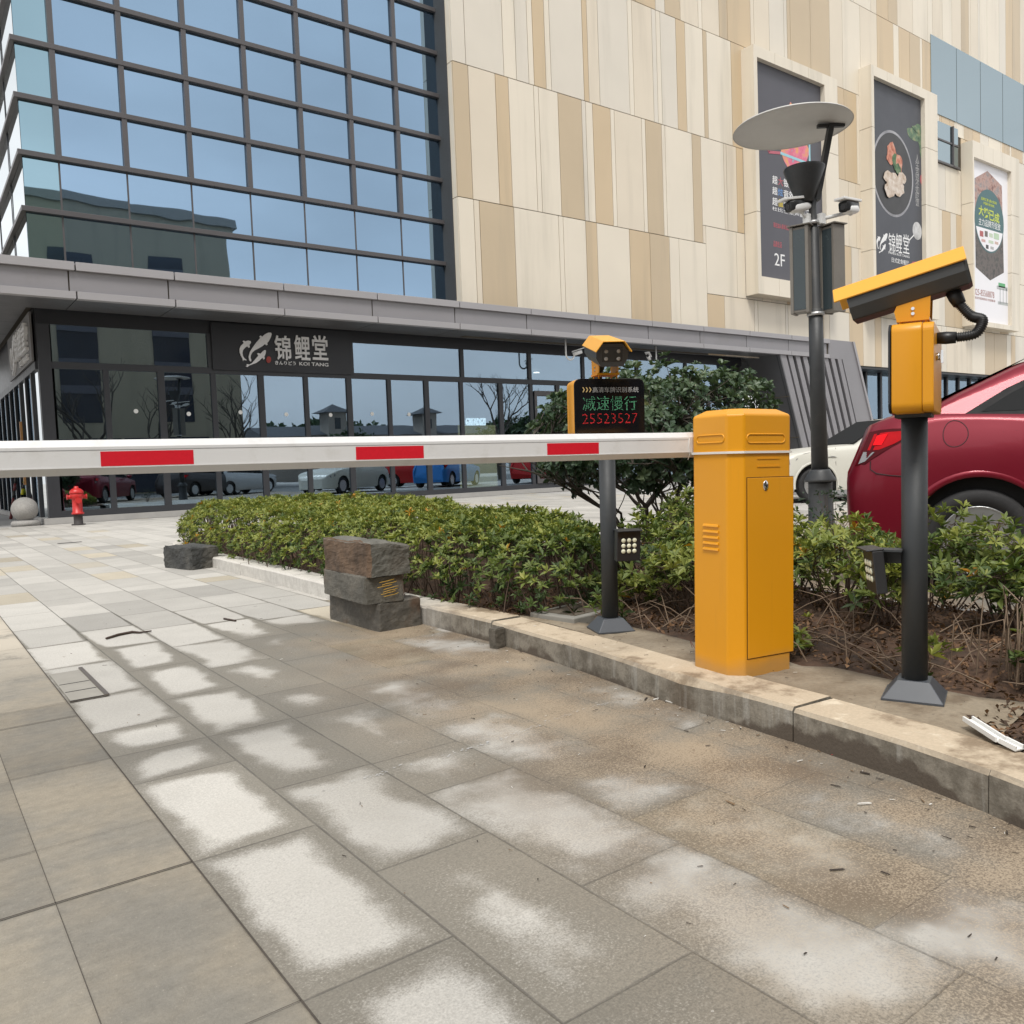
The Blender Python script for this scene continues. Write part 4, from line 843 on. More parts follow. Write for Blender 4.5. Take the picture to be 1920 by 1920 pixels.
# ================= STREET LAMP WITH CAMERAS AND LIGHT BOXES =================
M_POST = pm('post_charcoal', (0.032, 0.034, 0.036), 0.5, var=0.25, scale=9, dirt=(0.07, 0.065, 0.06), dscale=6, damt=0.4, bp=0.1)
LB = onZ(1540, 985)
lamp = thing('street_lamp', 'tall charcoal lamp post with cone lamp and white reflector disc', 'street lamp', (LB[0], LB[1], 0)); lamp['_rz'] = 0.0; lean(lamp, -0.55)
mb = MB(); mb.lathe([(0.165, 0), (0.165, 0.03), (0.15, 0.05), (0.138, 0.50), (0.14, 0.53)], n=28); mb.build('base', M_POST, lamp)
mb = MB(); mb.lathe([(0.14, 0.53), (0.185, 0.535), (0.185, 0.56), (0.125, 0.655), (0.118, 0.68), (0.105, 0.681)], n=28); mb.build('collar', M_POST, lamp)
mb = MB(); mb.lathe([(0.098, 0.68), (0.086, 2.0), (0.082, 2.60), (0.062, 2.605), (0.06, 3.55), (0.045, 3.56), (0.045, 3.98)], n=24); mb.build('post', M_POST, lamp)
right = Vector((CR[0], CR[1], 0)).normalized(); fwd = Vector((CF[0], CF[1], 0)).normalized()
cup = -0.09*right
mb = MB(); mb.lathe([(0.085, 3.86), (0.10, 3.87), (0.235, 4.24), (0.235, 4.262), (0.215, 4.262), (0.09, 3.90)], (cup.x, cup.y, 0), 32); mb.build('lamp_cup', M_POST, lamp)
mb = MB(); mb.lathe([(0.09, 3.90), (0.21, 4.245)], (cup.x, cup.y, 0), 32); mb.build('lamp_glass', pm('lamp_glass_grey', (0.3, 0.3, 0.29), 0.2), lamp)
dk = -0.22*right
mb = MB(); mb.lathe([(1e-5, 4.78), (0.4, 4.775), (0.66, 4.745), (0.68, 4.73), (0.66, 4.755), (0.4, 4.80), (1e-5, 4.82)], (dk.x, dk.y, 0), 64); mb.build('reflector_disc', pm('disc_offwhite', (0.52, 0.51, 0.49), 0.5, var=0.08), lamp)
mb = MB(); a0 = right*0.05+Vector((0, 0, 3.88)); a1 = right*0.24+Vector((0, 0, 4.74)); mb.bar(a0, a1, 0.055, 0.10, up=fwd); mb.bar(a1-right*0.16, a1+right*0.16, 0.05, 0.04); mb.build('arm', M_POST, lamp)
# two grey light boxes on the post
M_GBOX = pm('light_box_grey', (0.17, 0.155, 0.135), 0.5, var=0.15, scale=5, dirt=(0.11, 0.10, 0.085), dscale=3, damt=0.5)
M_GPANEL = pm('light_box_panel', (0.045, 0.06, 0.066), 0.25, var=0.15, scale=2)
def light_box(sgn, label):
    t = thing('light_box', label, 'light box', LB+np.array(right*(0.185*sgn))+np.array([0, 0, 2.56]), 0, 'grey light boxes on the lamp post')
    t.rotation_euler = (0, 0, math.atan2(right.y, right.x)+rad(-36 if sgn < 0 else -62)); a, b, h = 0.105, 0.082, 1.0
    mb = MB(); mb.box(-a, a, -b, b, 0, h)
    for x in (-a, a-0.03): mb.box(x-0.004, x+0.034, -b-0.012, b+0.012, -0.012, h+0.012)
    mb.build('housing', M_GBOX, t, bevel=0.006)
    mb = MB(); mb.box(-a+0.036, a-0.036, -b-0.004, -b-0.0005, 0.03, h-0.03); mb.build('panel', M_GPANEL, t)
    mb = MB(); mb.box(-a-0.03, a+0.03, -b-0.03, b+0.03, h+0.014, h+0.026); mb.build('cover', M_GBOX, t)
light_box(-1, 'grey weathered light box on the left of the lamp post, panel facing the street')
light_box(1, 'grey weathered light box on the right of the lamp post')
mb = MB()
for z in (2.52, 3.60): mb.lathe([(0.10 if z < 3 else 0.07, z), (0.10 if z < 3 else 0.07, z+0.04)], n=20)
mb.build('clamp', pm('galvanised', (0.45, 0.45, 0.45), 0.4, 0.7), lamp)
def bullet(base, aim, label, off):
    t = thing('bullet_camera', label, 'security camera', LB+np.array(base), 0, 'white cameras on the lamp post')
    d = Vector(aim).normalized(); o = Vector(off); up = Vector((0, 0, 1)); sd_ = d.cross(up).normalized(); u2 = sd_.cross(d)
    mb = MB()
    sec = lambda c, w, h, r=0.35: [c+sd_*(w*math.copysign(abs(math.cos(a))**r, math.cos(a)))+u2*(h*math.copysign(abs(math.sin(a))**r, math.sin(a))) for a in np.linspace(0, 2*math.pi, 20, endpoint=False)]
    rows = [sec(o+d*l, w, h) for l, w, h in ((-0.15, 0.02, 0.02), (-0.15, 0.05, 0.05), (0.02, 0.058, 0.058), (0.15, 0.058, 0.058), (0.15, 0.02, 0.02))]
    mb.grid(rows, 0, True, True); mb.build('camera_body', M_DARKP, t)
    mb = MB(); P = [o+d*l+sd_*x+u2*z for l, x, z in ((-0.19, -0.068, 0.045), (-0.19, 0.068, 0.045), (0.23, 0.068, 0.075), (0.23, -0.068, 0.075))]; mb.prism(P, u2*0.03); mb.build('sun_shield', M_WHITE, t, bevel=0.006)
    mb = MB(); rows = [sec(o+d*l-u2*0.035, w, h, 0.7) for l, w, h in ((-0.17, 0.04, 0.03), (-0.10, 0.066, 0.050), (0.06, 0.066, 0.052), (0.135, 0.045, 0.03))]; mb.grid(rows, 0, True, True); mb.build('lower_shell', M_WHITE, t)
    mb = MB(); mb.tube([Vector((0, 0, 0)), o-d*0.02-u2*0.06], 0.022, 10); mb.ball(o-d*0.02-u2*0.07, 0.034, 14); mb.box(-0.04, 0.04, -0.04, 0.04, -0.06, 0.06); mb.build('bracket', M_WHITE, t)
    mb = MB(); mb.tube([o+d*0.15, o+d*0.156], 0.035, 14); mb.build('lens', pm('lens_black', (0.01, 0.01, 0.012), 0.1), t)
bullet(-right*0.10+Vector((0, 0, 3.66)), -right*0.93-fwd*0.35-Vector((0, 0, 0.22)), 'white bullet camera on the lamp post aimed to the left', -right*0.13-fwd*0.05+Vector((0, 0, 0.16)))
bullet(right*0.06+Vector((0, 0, 3.66)), -right*0.72-fwd*0.62+Vector((0, 0, -0.15)), 'white bullet camera on the right arm of the lamp post showing its black front', right*0.34+Vector((0, 0, 0.13)))

# ================= BARRIER GATE =================
def m_yellow(name, col):
    m, nt, out = newmat(name); co = coords(nt)
    n1 = noise(nt, co, 3.0, 5, 0.55); n2 = noise(nt, co, 240, 2); st = nd(nt, 'ShaderNodeMapping', i_0=co); st.inputs['Scale'].default_value = (30, 30, 2.2); n3 = noise(nt, st.outputs[0], 1, 4)
    k = mth(nt, 'MULTIPLY_ADD', n1, 0.12, 0.94); c = mixc(nt, 1.0, col, nd(nt, 'ShaderNodeCombineColor', i_Red=k, i_Green=k, i_Blue=k).outputs[0], 'MULTIPLY')
    c = mixc(nt, mth(nt, 'MULTIPLY', smooth(nt, n3, 0.60, 0.75), 0.10), c, (0.25, 0.12, 0.02))
    lo = nd(nt, 'ShaderNodeSeparateXYZ', i_0=co).outputs[2]
    dz = mth(nt, 'MULTIPLY', smooth(nt, mth(nt, 'SUBTRACT', mth(nt, 'MULTIPLY', n1, 0.16), lo), 0.0, 0.08), 0.55); c = mixc(nt, dz, c, (0.30, 0.20, 0.10))
    p = nd(nt, 'ShaderNodeBsdfPrincipled', i_Roughness=0.42); nt.links.new(c, p.inputs['Base Color'])
    p.inputs['Coat Weight'].default_value = 0.12; p.inputs['Coat Roughness'].default_value = 0.25; p.inputs['Specular IOR Level'].default_value = 0.4
    nt.links.new(bump(nt, n2, 0.10, 0.001), p.inputs['Normal']); nt.links.new(p.outputs[0], out.inputs[0]); return m
M_YEL = m_yellow('gate_orange_yellow', (0.66, 0.282, 0.005))
M_CHROME = pm('chrome', (0.7, 0.7, 0.7), 0.12, 1.0, var=0.02)
M_SEAL = pm('seal_white', (0.68, 0.66, 0.62), 0.5)
M_SEAM = pm('seam_dark', (0.10, 0.045, 0.004), 0.7)
gz = rad(-7.5)
gate = thing('barrier_gate', 'orange yellow parking barrier cabinet with white boom and red stripes', 'barrier gate', (2.463, 1.945, KZ-0.004)); gate['_rz'] = gz; lean(gate, 1.1)
GW, GD, CH = 0.305, 0.253, 0.043
def octo(w, d, c, z): return [(-w/2+c, -d/2, z), (w/2-c, -d/2, z), (w/2, -d/2+c, z), (w/2, d/2-c, z), (w/2-c, d/2, z), (-w/2+c, d/2, z), (-w/2, d/2-c, z), (-w/2, -d/2+c, z)]
def loft(mb, rings, mi=0, sm=False): mb.grid(rings, mi, sm, True); n = len(rings[0]); mb.add(rings[0], [tuple(range(n))[::-1]], mi); mb.add(rings[-1], [tuple(range(n))], mi)
mb = MB(); loft(mb, [octo(GW, GD, CH, 0), octo(GW, GD, CH, 0.786)]); body = mb.build('cabinet', M_YEL, gate, bevel=0.005, seg=3)
mb = MB(); loft(mb, [octo(GW+0.012, GD+0.012, CH, 0.786), octo(GW+0.012, GD+0.012, CH, 0.794)]); mb.build('seal_strip', M_SEAL, gate, bevel=0.002)
mb = MB(); loft(mb, [octo(GW+0.002, GD+0.002, CH, 0.794), octo(GW+0.002, GD+0.002, CH, 0.922), octo(GW-0.075, GD-0.075, CH*0.75, 0.943)]); cap = mb.build('cap', M_YEL, gate, bevel=0.007, seg=3)
def slot(mb, face, a0, a1, z0, z1, r=0.0032):
    """raised rounded outline pressed into the cap"""
    h = (z1-z0)/2; pts = []
    for c, s0 in ((a1-h, -90), (a0+h, 90)):
        for q in range(9):
            t = rad(s0+q*22.5); pts.append((c+h*math.cos(t), (z0+z1)/2+h*math.sin(t)))
    pts.append(pts[0]); P = [((u, -GD/2-0.0008, z) if face == 'front' else (-GW/2-0.0008, u, z)) for u, z in pts]
    mb.tube(P, r, 8, cap=False)
mb = MB(); slot(mb, 'front', -0.098, 0.085, 0.822, 0.852); slot(mb, 'left', -0.075, 0.065, 0.826, 0.853); mb.build('pressed_slot', M_YEL, cap)
mb = MB(); mb.box(-0.050, 0.062, -GD/2-0.0022, -GD/2+0.002, 0.737, 0.742); mb.box(-0.050, 0.058, -GD/2-0.0022, -GD/2+0.002, 0.765, 0.769); mb.box(-0.0500, -0.0500, 0, 0, 0, 0) if False else None
mb.build('pressed_rib', M_YEL, gate)
for k in range(5):
    mb = MB(); z = 0.442+k*0.021; mb.prism([(-GW/2+0.001, -0.045, z), (-GW/2-0.006, -0.045, z+0.002), (-GW/2-0.004, -0.045, z+0.008), (-GW/2+0.001, -0.045, z+0.012)], (0, 0.078, 0), 0); mb.build('vent_louvre', M_YEL, gate)
dx0, dx1, dz0, dz1 = -GW/2+CH+0.012, GW/2-CH+0.016, 0.066, 0.700
mb = MB(); mb.box(dx0-0.003, dx1+0.003, -GD/2-0.0006, -GD/2+0.01, dz0-0.003, dz1+0.003); mb.build('door_seam', M_SEAM, gate)
mb = MB(); mb.box(dx0, dx1, -GD/2-0.0035, -GD/2-0.0007, dz0, dz1); door = mb.build('door', M_YEL, gate, bevel=0.0012)
mb = MB(); lc = (-0.012, -GD/2-0.0035, 0.672); mb.lathe([(0.001, 0.004), (0.009, 0.004), (0.0135, 0.0015), (0.014, 0)][::-1], (0, 0, 0), 24, ax='Y'); 
for v in mb.v: v.x, v.z, v.y = v.x*0.95, v.z*1.35, -abs(v.y)
for v in mb.v: v += Vector(lc)
mb.build('lock', M_CHROME, door)
mb = MB(); mb.lathe([(0.0055, 0), (0.0055, 0.0048), (0.001, 0.0048)], (0, 0, 0), 16, ax='Y')
for v in mb.v: v.y = -abs(v.y)
for v in mb.v: v += Vector(lc)
mb.build('keyhole', pm('key_black', (0.02, 0.02, 0.02), 0.3), door)
# boom
Mg = Matrix.Translation(gate.location) @ gate.rotation_quaternion.to_matrix().to_4x4(); Mi = Mg.inverted()
PA = Mi @ Vector((2.349, 2.082, 0.928)); PB = Mi @ Vector((0.274, 2.416, 0.942)); ad = (PB-PA).normalized()
ay = Vector((0, 0, 1)).cross(ad).normalized(); az = ad.cross(ay)      # ay points to the street side (-y)
if ay.y > 0: ay = -ay; az = ay.cross(ad)
if az.z < 0: az = -az
M_BOOM = pm('boom_white', (0.66, 0.66, 0.66), 0.38, var=0.05, scale=5, dirt=(0.50, 0.49, 0.46), dscale=16, damt=0.35)
prof = [(0.025, -0.027), (0.025, 0.0275), (0.010, 0.046), (-0.010, 0.046), (-0.025, 0.027), (-0.025, -0.027), (-0.010, -0.0455), (0.010, -0.0455)]
ring = lambda s, k=1.0: [PA+ad*s+ay*(a*k)+az*(b*k) for a, b in prof]
mb = MB(); loft(mb, [ring(0.012), ring(3.1)]); boom = mb.build('boom', M_BOOM, gate, bevel=0.0015)
mb = MB(); loft(mb, [ring(-0.03, 1.012), ring(0.012, 1.012)]); mb.build('boom_socket', pm('boom_socket_white', (0.62, 0.60, 0.58), 0.5), gate, bevel=0.002)
mb = MB(); mb.prism([PA+ad*0.013+ay*(0.0253)+az*0.0200, PA+ad*3.1+ay*0.0253+az*0.0200, PA+ad*3.1+ay*0.0253+az*0.0188, PA+ad*0.013+ay*0.0253+az*0.0188], ay*0.0004); mb.build('boom_groove', pm('groove_grey', (0.28, 0.28, 0.29), 0.6), boom)
mb = MB(); mb.prism([PA+ad*0.013+ay*0.025+az*-0.0245, PA+ad*3.1+ay*0.025+az*-0.0245, PA+ad*3.1+ay*0.025+az*-0.027, PA+ad*0.013+ay*0.025+az*-0.027], ay*0.0012); mb.build('boom_lip', M_BOOM, boom)
M_RED = pm('reflective_red', (0.60, 0.008, 0.022), 0.38, var=0.12, scale=120)
for a, b in ((0.405, 0.610), (1.050, 1.265), (1.719, 1.946), (2.39, 2.61)):
    mb = MB(); mb.prism([PA+ad*a+ay*0.0251+az*0.0150, PA+ad*b+ay*0.0251+az*0.0150, PA+ad*b+ay*0.0251+az*-0.0235, PA+ad*a+ay*0.0251+az*-0.0235], ay*0.0006); mb.build('red_stripe', M_RED, boom)
mb = MB(); mb.tube([PA+ad*0.010+ay*0.0262+az*0.025, PA+ad*0.012+ay*0.027+az*-0.01, PA+ad*0.008+ay*0.027+az*-0.03, PA+ad*0.016+ay*0.024+az*-0.055], 0.0012, 6); mb.build('cable_tie', M_SEAL, boom)

# ================= PLATE CAMERA POSTS =================
M_CHAR = pm('pole_charcoal', (0.030, 0.034, 0.037), 0.55, var=0.12, scale=14, bp=0.15, bscale=400, dirt=(0.06, 0.06, 0.058), dscale=9, damt=0.25)
M_YEL2 = m_yellow('unit_orange_yellow', (0.64, 0.275, 0.005))
M_HOOD = m_yellow('hood_yellow', (0.75, 0.36, 0.035))
M_HOUS = pm('housing_dark', (0.042, 0.043, 0.043), 0.38, var=0.1, scale=20)
M_GLASSB = pm('display_black', (0.006, 0.006, 0.007), 0.10, var=0.02)
M_RUB = pm('conduit_rubber', (0.012, 0.012, 0.013), 0.45)
M_LGREY = pm('letter_grey', (0.42, 0.42, 0.42), 0.6); M_LYEL = pm('chevron_tan', (0.50, 0.36, 0.15), 0.6)
E_G = emit('led_green', (0.20, 0.62, 0.32), 0.55); E_GD = emit('led_green_dim', (0.10, 0.30, 0.17), 0.2); E_R = emit('led_red', (1.0, 0.045, 0.05), 0.8); E_RD = emit('led_red_dim', (0.8, 0.05, 0.04), 0.3)
M_LENS = pm('ir_lens', (0.33, 0.31, 0.29), 0.15, var=0.3, scale=80); M_LED9 = pm('led_cap_pale', (0.72, 0.72, 0.55), 0.35, var=0.2, scale=60)
def rrect(x0, x1, z0, z1, r, y, n=6):
    P = []
    for cx, cz, s0 in ((x1-r, z1-r, 0), (x0+r, z1-r, 90), (x0+r, z0+r, 180), (x1-r, z0+r, 270)):
        for k in range(n+1): a = rad(s0+90*k/n); P.append((cx+r*math.cos(a), y, cz+r*math.sin(a)))
    return P
def raster(body, nx, ny, bold=-0.004):
    """sample glyph outlines on a coarse dot grid, like an LED matrix"""
    V, Fc = glyphs(body, bold); front = [[V[i][:2] for i in f] for f in Fc if all(V[i][2] > 0.4 for i in f)]
    x0, x1, y0, y1 = V[:, 0].min(), V[:, 0].max(), V[:, 1].min(), V[:, 1].max(); hit = set()
    for tri in front:
        tx = [p[0] for p in tri]; ty = [p[1] for p in tri]
        for i in range(nx):
            cx = x0+(x1-x0)*(i+0.5)/nx
            if cx < min(tx) or cx > max(tx): continue
            for j in range(ny):
                cy = y0+(y1-y0)*(j+0.5)/ny
                if cy < min(ty) or cy > max(ty): continue
                s = 0; ok = True
                for a, b in zip(tri, tri[1:]+tri[:1]):
                    c = (b[0]-a[0])*(cy-a[1])-(b[1]-a[1])*(cx-a[0])
                    if abs(c) < 1e-12: continue
                    if s == 0: s = 1 if c > 0 else -1
                    elif (c > 0) != (s > 0): ok = False; break
                if ok: hit.add((i, j))
    return hit
def unit(loc, rz, label, tilt, cam_yaw=0.0, lampx=0.03, lyaw=0.0, ly=-0.128):
    t = thing('plate_camera_post', label, 'plate camera', loc, 0, 'number plate camera posts'); t['_rz'] = rz; lean(t, tilt)
    mb = MB(); 
    for z0, z1, a, b in ((0, 0.006, 0.088, 0.088), (0.006, 0.058, 0.086, 0.047)):
        loft(mb, [[(-a, -a, z0), (a, -a, z0), (a, a, z0), (-a, a, z0)], [(-b, -b, z1), (b, -b, z1), (b, b, z1), (-b, b, z1)]])
    mb.build('base_plate', pm('base_grey', (0.060, 0.066, 0.076), 0.4, var=0.1, scale=10), t, bevel=0.003)
    mb = MB(); mb.lathe([(0.0375, 0.05), (0.0375, 0.882)], n=32); mb.build('pole', M_CHAR, t)
    mb = MB(); mb.box(-0.06, 0.06, -0.05, 0.05, 0.874, 0.884); mb.build('pole_flange', M_CHAR, t)
    Z0, Z1, WX2 = 0.884, 1.146, 0.166
    mb = MB(); mb.prism(rrect(-WX2, WX2, Z0, Z1, 0.028, -0.048), (0, 0.082, 0), sm=False); sh = mb.build('control_box', M_YEL2, t, bevel=0.004)
    for p in sh.data.polygons: p.use_smooth = len(p.vertices) == 4
    mb = MB(); mb.prism(rrect(-WX2+0.002, WX2-0.002, Z0+0.002, Z1-0.002, 0.026, 0.0345), (0, 0.030, 0)); mb.build('rear_door', M_YEL2, t, bevel=0.003)
    mb = MB(); mb.prism(rrect(-WX2+0.004, WX2-0.004, Z0+0.004, Z1-0.004, 0.026, 0.033), (0, 0.0022, 0)); mb.build('door_seam', M_SEAM, t)
    mb = MB(); mb.tube([(0.06, 0.0640, 1.05), (0.06, 0.075, 1.05)], 0.011, 16); mb.bar((0.06, 0.080, 1.068), (0.06, 0.080, 1.030), 0.012, 0.006, up=(0, 1, 0)); mb.build('lock', M_CHROME, t)
    mb = MB(); mb.prism(rrect(-WX2, WX2, Z0, Z1, 0.028, -0.056), (0, 0.0078, 0)); disp = mb.build('display', M_GLASSB, t, bevel=0.002)
    yf = -0.0565
    mb = MB(); mb.text('高清车牌识别系统', (-0.080, yf, 1.084), (1, 0, 0), (0, 0, 1), width=0.218, height=0.0245, depth=0.0006, bold=0.0); mb.build('header_lettering', M_LGREY, disp)
    mb = MB()
    for k in range(3):
        x = -0.128+k*0.0155; mb.prism([(x, yf, 1.108), (x+0.005, yf, 1.108), (x+0.0115, yf, 1.097), (x+0.005, yf, 1.086), (x, yf, 1.086), (x+0.0065, yf, 1.097)], (0, -0.0006, 0))
    mb.build('chevron', M_LYEL, disp)
    def dots(body, x0, x1, z0, z1, nx, ny, m, md, nm, seed):
        rd = random.Random(seed); mb = MB(); sx = (x1-x0)/nx; sz = (z1-z0)/ny; r = min(sx, sz)*0.28
        for i, j in sorted(raster(body, nx, ny, -0.018 if 'red' in nm else -0.004)):
            cx, cz = x0+(i+.5)*sx, z0+(j+.5)*sz
            mb.quad((cx-r, yf, cz-r), (cx+r, yf, cz-r), (cx+r, yf, cz+r), (cx-r, yf, cz+r), 0 if rd.random() < 0.72 else 1)
        mb.build(nm, [m, md], disp)
    dots('减速慢行', -0.128, 0.128, 1.004, 1.068, 86, 22, E_G, E_GD, 'green_led_text', 3)
    dots('25523527', -0.130, 0.130, 0.946, 0.990, 84, 15, E_R, E_RD, 'red_led_text', 4)
    # camera bracket
    mb = MB(); mb.box(-0.052, 0.052, -0.045, 0.045, Z1+0.018, Z1+0.026)
    for sx in (-1, 1):
        for sy in (-1, 1): mb.tube([(sx*0.042, sy*0.036, Z1-0.002), (sx*0.042, sy*0.036, Z1+0.034)], 0.0035, 8)
        P = [(sx*0.043, -0.046, Z1+0.026), (sx*0.043, 0.046, Z1+0.026), (sx*0.043, 0.048, Z1+0.094), (sx*0.043, 0.036, Z1+0.105), (sx*0.043, -0.036, Z1+0.090), (sx*0.043, -0.052, Z1+0.050)]; mb.prism(P, (sx*0.004, 0, 0))
    mb.build('camera_bracket', M_YEL2, t)
    mb = MB()
    for sx in (-1, 1):
        for z in (0.040, 0.055): mb.tube([(sx*0.046, 0.0, Z1+z), (sx*0.0505, 0.0, Z1+z)], 0.005, 10)
    mb.build('bolt', M_CHROME, t)
    # camera housing with sloping hood
    T = Matrix.Translation((0, 0.0, Z1+0.130)) @ Matrix.Rotation(cam_yaw, 4, 'Z') @ Matrix.Rotation(rad(12.5), 4, 'X')
    sec = [(-0.046, 0.046), (0.046, 0.046), (0.070, 0.014), (0.070, -0.016), (0.048, -0.052), (-0.048, -0.052), (-0.070, -0.016), (-0.070, 0.014)]
    mb = MB(); mb.T = T; loft(mb, [[(x, -0.185, z) for x, z in sec], [(x, 0.140, z) for x, z in sec], [(x*0.9, 0.150, z*0.9) for x, z in sec]]); hs_ = mb.build('camera_housing', M_HOUS, t, bevel=0.004)
    mb = MB(); mb.T = T
    mb.box(-0.074, -0.0705, -0.19, 0.14, 0.018, 0.0225); mb.box(0.0705, 0.074, -0.19, 0.14, 0.018, 0.0225); mb.build('housing_ridge', M_HOUS, t)
    mb = MB(); mb.T = T
    hp = [(-0.080, 0.016), (-0.047, 0.060), (0.047, 0.060), (0.080, 0.016)]; hi = [(x*0.96, z-0.004) for x, z in hp]
    for a, b in zip(range(3), range(1, 4)):
        mb.prism([(hp[a][0], -0.222, hp[a][1]), (hp[b][0], -0.222, hp[b][1]), (hi[b][0], -0.222, hi[b][1]), (hi[a][0], -0.222, hi[a][1])], (0, 0.372, 0))
    mb.build('hood', M_HOOD, t, bevel=0.0015)
    mb = MB(); mb.T = T; mb.prism([(-0.044, -0.1855, 0.032), (0.044, -0.1855, 0.032), (0.044, -0.1855, -0.030), (-0.044, -0.1855, -0.030)], (0, -0.0012, 0)); mb.build('front_glass', pm('front_glass_black', (0.02, 0.019, 0.018), 0.12), t)
    mb = MB(); mb.T = T
    for x in (-0.027, 0.027):
        for z in (0.014, -0.018): mb.lathe([(0.0086, 0.1866), (0.0086, 0.189), (0.005, 0.1905), (0.001, 0.1905)], (x, 0, z), 16, ax='Y')
    for v in mb.v: pass
    # lathe along local Y builds on +Y; mirror to the front
    Ti = T.inverted()
    for i_, v in enumerate(mb.v): q = Ti @ v; q.y = -q.y; mb.v[i_] = T @ q
    mb.build('lens', M_LENS, t)
    # corrugated conduit from the housing to the back of the box
    a0 = T @ Vector((0.0, 0.095, -0.050)); a1 = T @ Vector((0.0, 0.105, -0.095)); b0 = Vector((0.03, 0.062, 1.108)); b1 = Vector((0.03, 0.115, 1.105))
    cp = [a1, a1+(a1-a0)*0.9+Vector((0, 0.012, 0)), Vector((0.015, 0.182, 1.150)), Vector((0.025, 0.165, 1.112)), b1]
    def catmull(P, n):
        Q_ = [P[0]]+P+[P[-1]]; o = []
        for i in range(1, len(Q_)-2):
            p0, p1, p2, p3 = Q_[i-1:i+3]
            for k in range(n):
                u = k/n; o.append(0.5*((2*p1)+(p2-p0)*u+(2*p0-5*p1+4*p2-p3)*u*u+(3*p1-p0-3*p2+p3)*u**3))
        return o+[P[-1]]
    path = catmull(cp, 26)
    mb = MB(); mb.tube(path, [0.0125 if k % 3 else 0.0158 for k in range(len(path))], 14); mb.build('conduit', M_RUB, t)
    mb = MB(); mb.tube([a0, a0+(a1-a0)*0.5, a1], [0.021, 0.021, 0.018], 10); mb.build('conduit_fitting', M_RUB, t); mb = MB(); mb.tube([b0, b0+(b1-b0)*0.5, b1], [0.017, 0.019, 0.017], 10); mb.build('conduit_fitting', M_RUB, t)
    # nine-LED fill light on an arm
    mb = MB(); mb.box(lampx-0.035, lampx+0.035, -0.115, -0.03, 0.462, 0.468); mb.box(lampx-0.030, lampx-0.026, -0.115, -0.03, 0.42, 0.462); mb.build('light_bracket', M_CHAR, t)
    L = Matrix.Translation((lampx, ly, 0.40)) @ Matrix.Rotation(lyaw, 4, 'Z') @ Matrix.Rotation(rad(6), 4, 'X')
    mb = MB(); mb.T = L; mb.box(-0.056, 0.056, -0.012, 0.022, -0.070, 0.066); mb.box(-0.058, 0.058, -0.030, 0.024, 0.066, 0.072); fl = mb.build('fill_light', M_DARKP, t, bevel=0.003)
    for i in range(3):
        for k in range(3):
            mb = MB(); mb.lathe([(0.0102, 0.0122), (0.0098, 0.0145), (0.006, 0.0165), (0.0005, 0.017)], ((i-1)*0.026, 0, (k-1)*0.0245), 14, ax='Y')
            mb.v = [L @ Vector((v.x, -v.y, v.z)) for v in mb.v]; mb.build('led', M_LED9, fl)
    return t
p = onZ(1149, 1184, KZ)
unit((p[0]+0.035, p[1]+0.052, KZ-0.003), rad(-23.6), 'plate camera post with lit display reading green and red characters, behind the white boom', 0.6, cam_yaw=rad(-9), lampx=0.045)
p = onZ(1735, 1314, KZ)
unit((p[0]+0.035, p[1]+0.052, KZ-0.003), rad(202.7), 'plate camera post seen from the side in front of the red car', 0.6, lampx=0.03, lyaw=rad(22), ly=-0.115)

# ================= STONES, HYDRANT, BOLLARD, POLES =================
from mathutils import noise as mnoise
def rough_block(name, label, cx, cy, z0, l, w, h, yaw, m, seed, slope=0.0, amp=0.0062, group=None, chip=0.0):
    t = thing(name, label, 'stone block', (cx, cy, z0), yaw, group); n = 20; mb = MB(); rnd = Vector((seed*3.1, seed*1.7, seed))
    def face(o, a, b):
        rows = []
        for i in range(n+1):
            row = []
            for k in range(n+1):
                p = Vector(o)+Vector(a)*(i/n)+Vector(b)*(k/n)
                q = Vector((p.x, p.y, p.z))
                e = mnoise.noise_vector(q*9+rnd)*amp + mnoise.noise_vector(q*30+rnd)*amp*0.5 + mnoise.noise_vector(q*75+rnd)*amp*0.25
                edge = sum(1 for v_, lim in ((abs(p.x), w/2), (abs(p.y), l/2)) if v_ > lim-1e-4) + (1 if (p.z > h-1e-4) else 0)
                if edge >= 2:
                    e += Vector((-math.copysign(1, p.x) if abs(p.x) > w/2-1e-4 else 0, -math.copysign(1, p.y) if abs(p.y) > l/2-1e-4 else 0, -1 if p.z > h-1e-4 else 0))*amp*(0.5+0.9*abs(mnoise.noise(q*7+rnd)))
                if p.z < 1e-4: e.z = max(e.z, 0)*0.2
                if slope and p.z > h*0.5: e.z -= slope*max(0, (p.x+w*0.05)/w)*(p.z/h)
                if chip and p.y > l*0.25 and p.x < 0: e += Vector((chip, 0, 0))*(p.y/l-0.25)*3*abs(mnoise.noise(q*11+rnd))
                row.append(p+e)
            rows.append(row)
        mb.grid(rows, 0, False)
    W_, L_ = w, l
    face((-W_/2, -L_/2, 0), (W_, 0, 0), (0, 0, h)); face((W_/2, -L_/2, 0), (0, L_, 0), (0, 0, h)); face((W_/2, L_/2, 0), (-W_, 0, 0), (0, 0, h)); face((-W_/2, L_/2, 0), (0, -L_, 0), (0, 0, h))
    face((-W_/2, -L_/2, h), (W_, 0, 0), (0, L_, 0)); face((-W_/2, L_/2, 0), (W_, 0, 0), (0, -L_, 0))
    mb.build('stone', m, t); return t
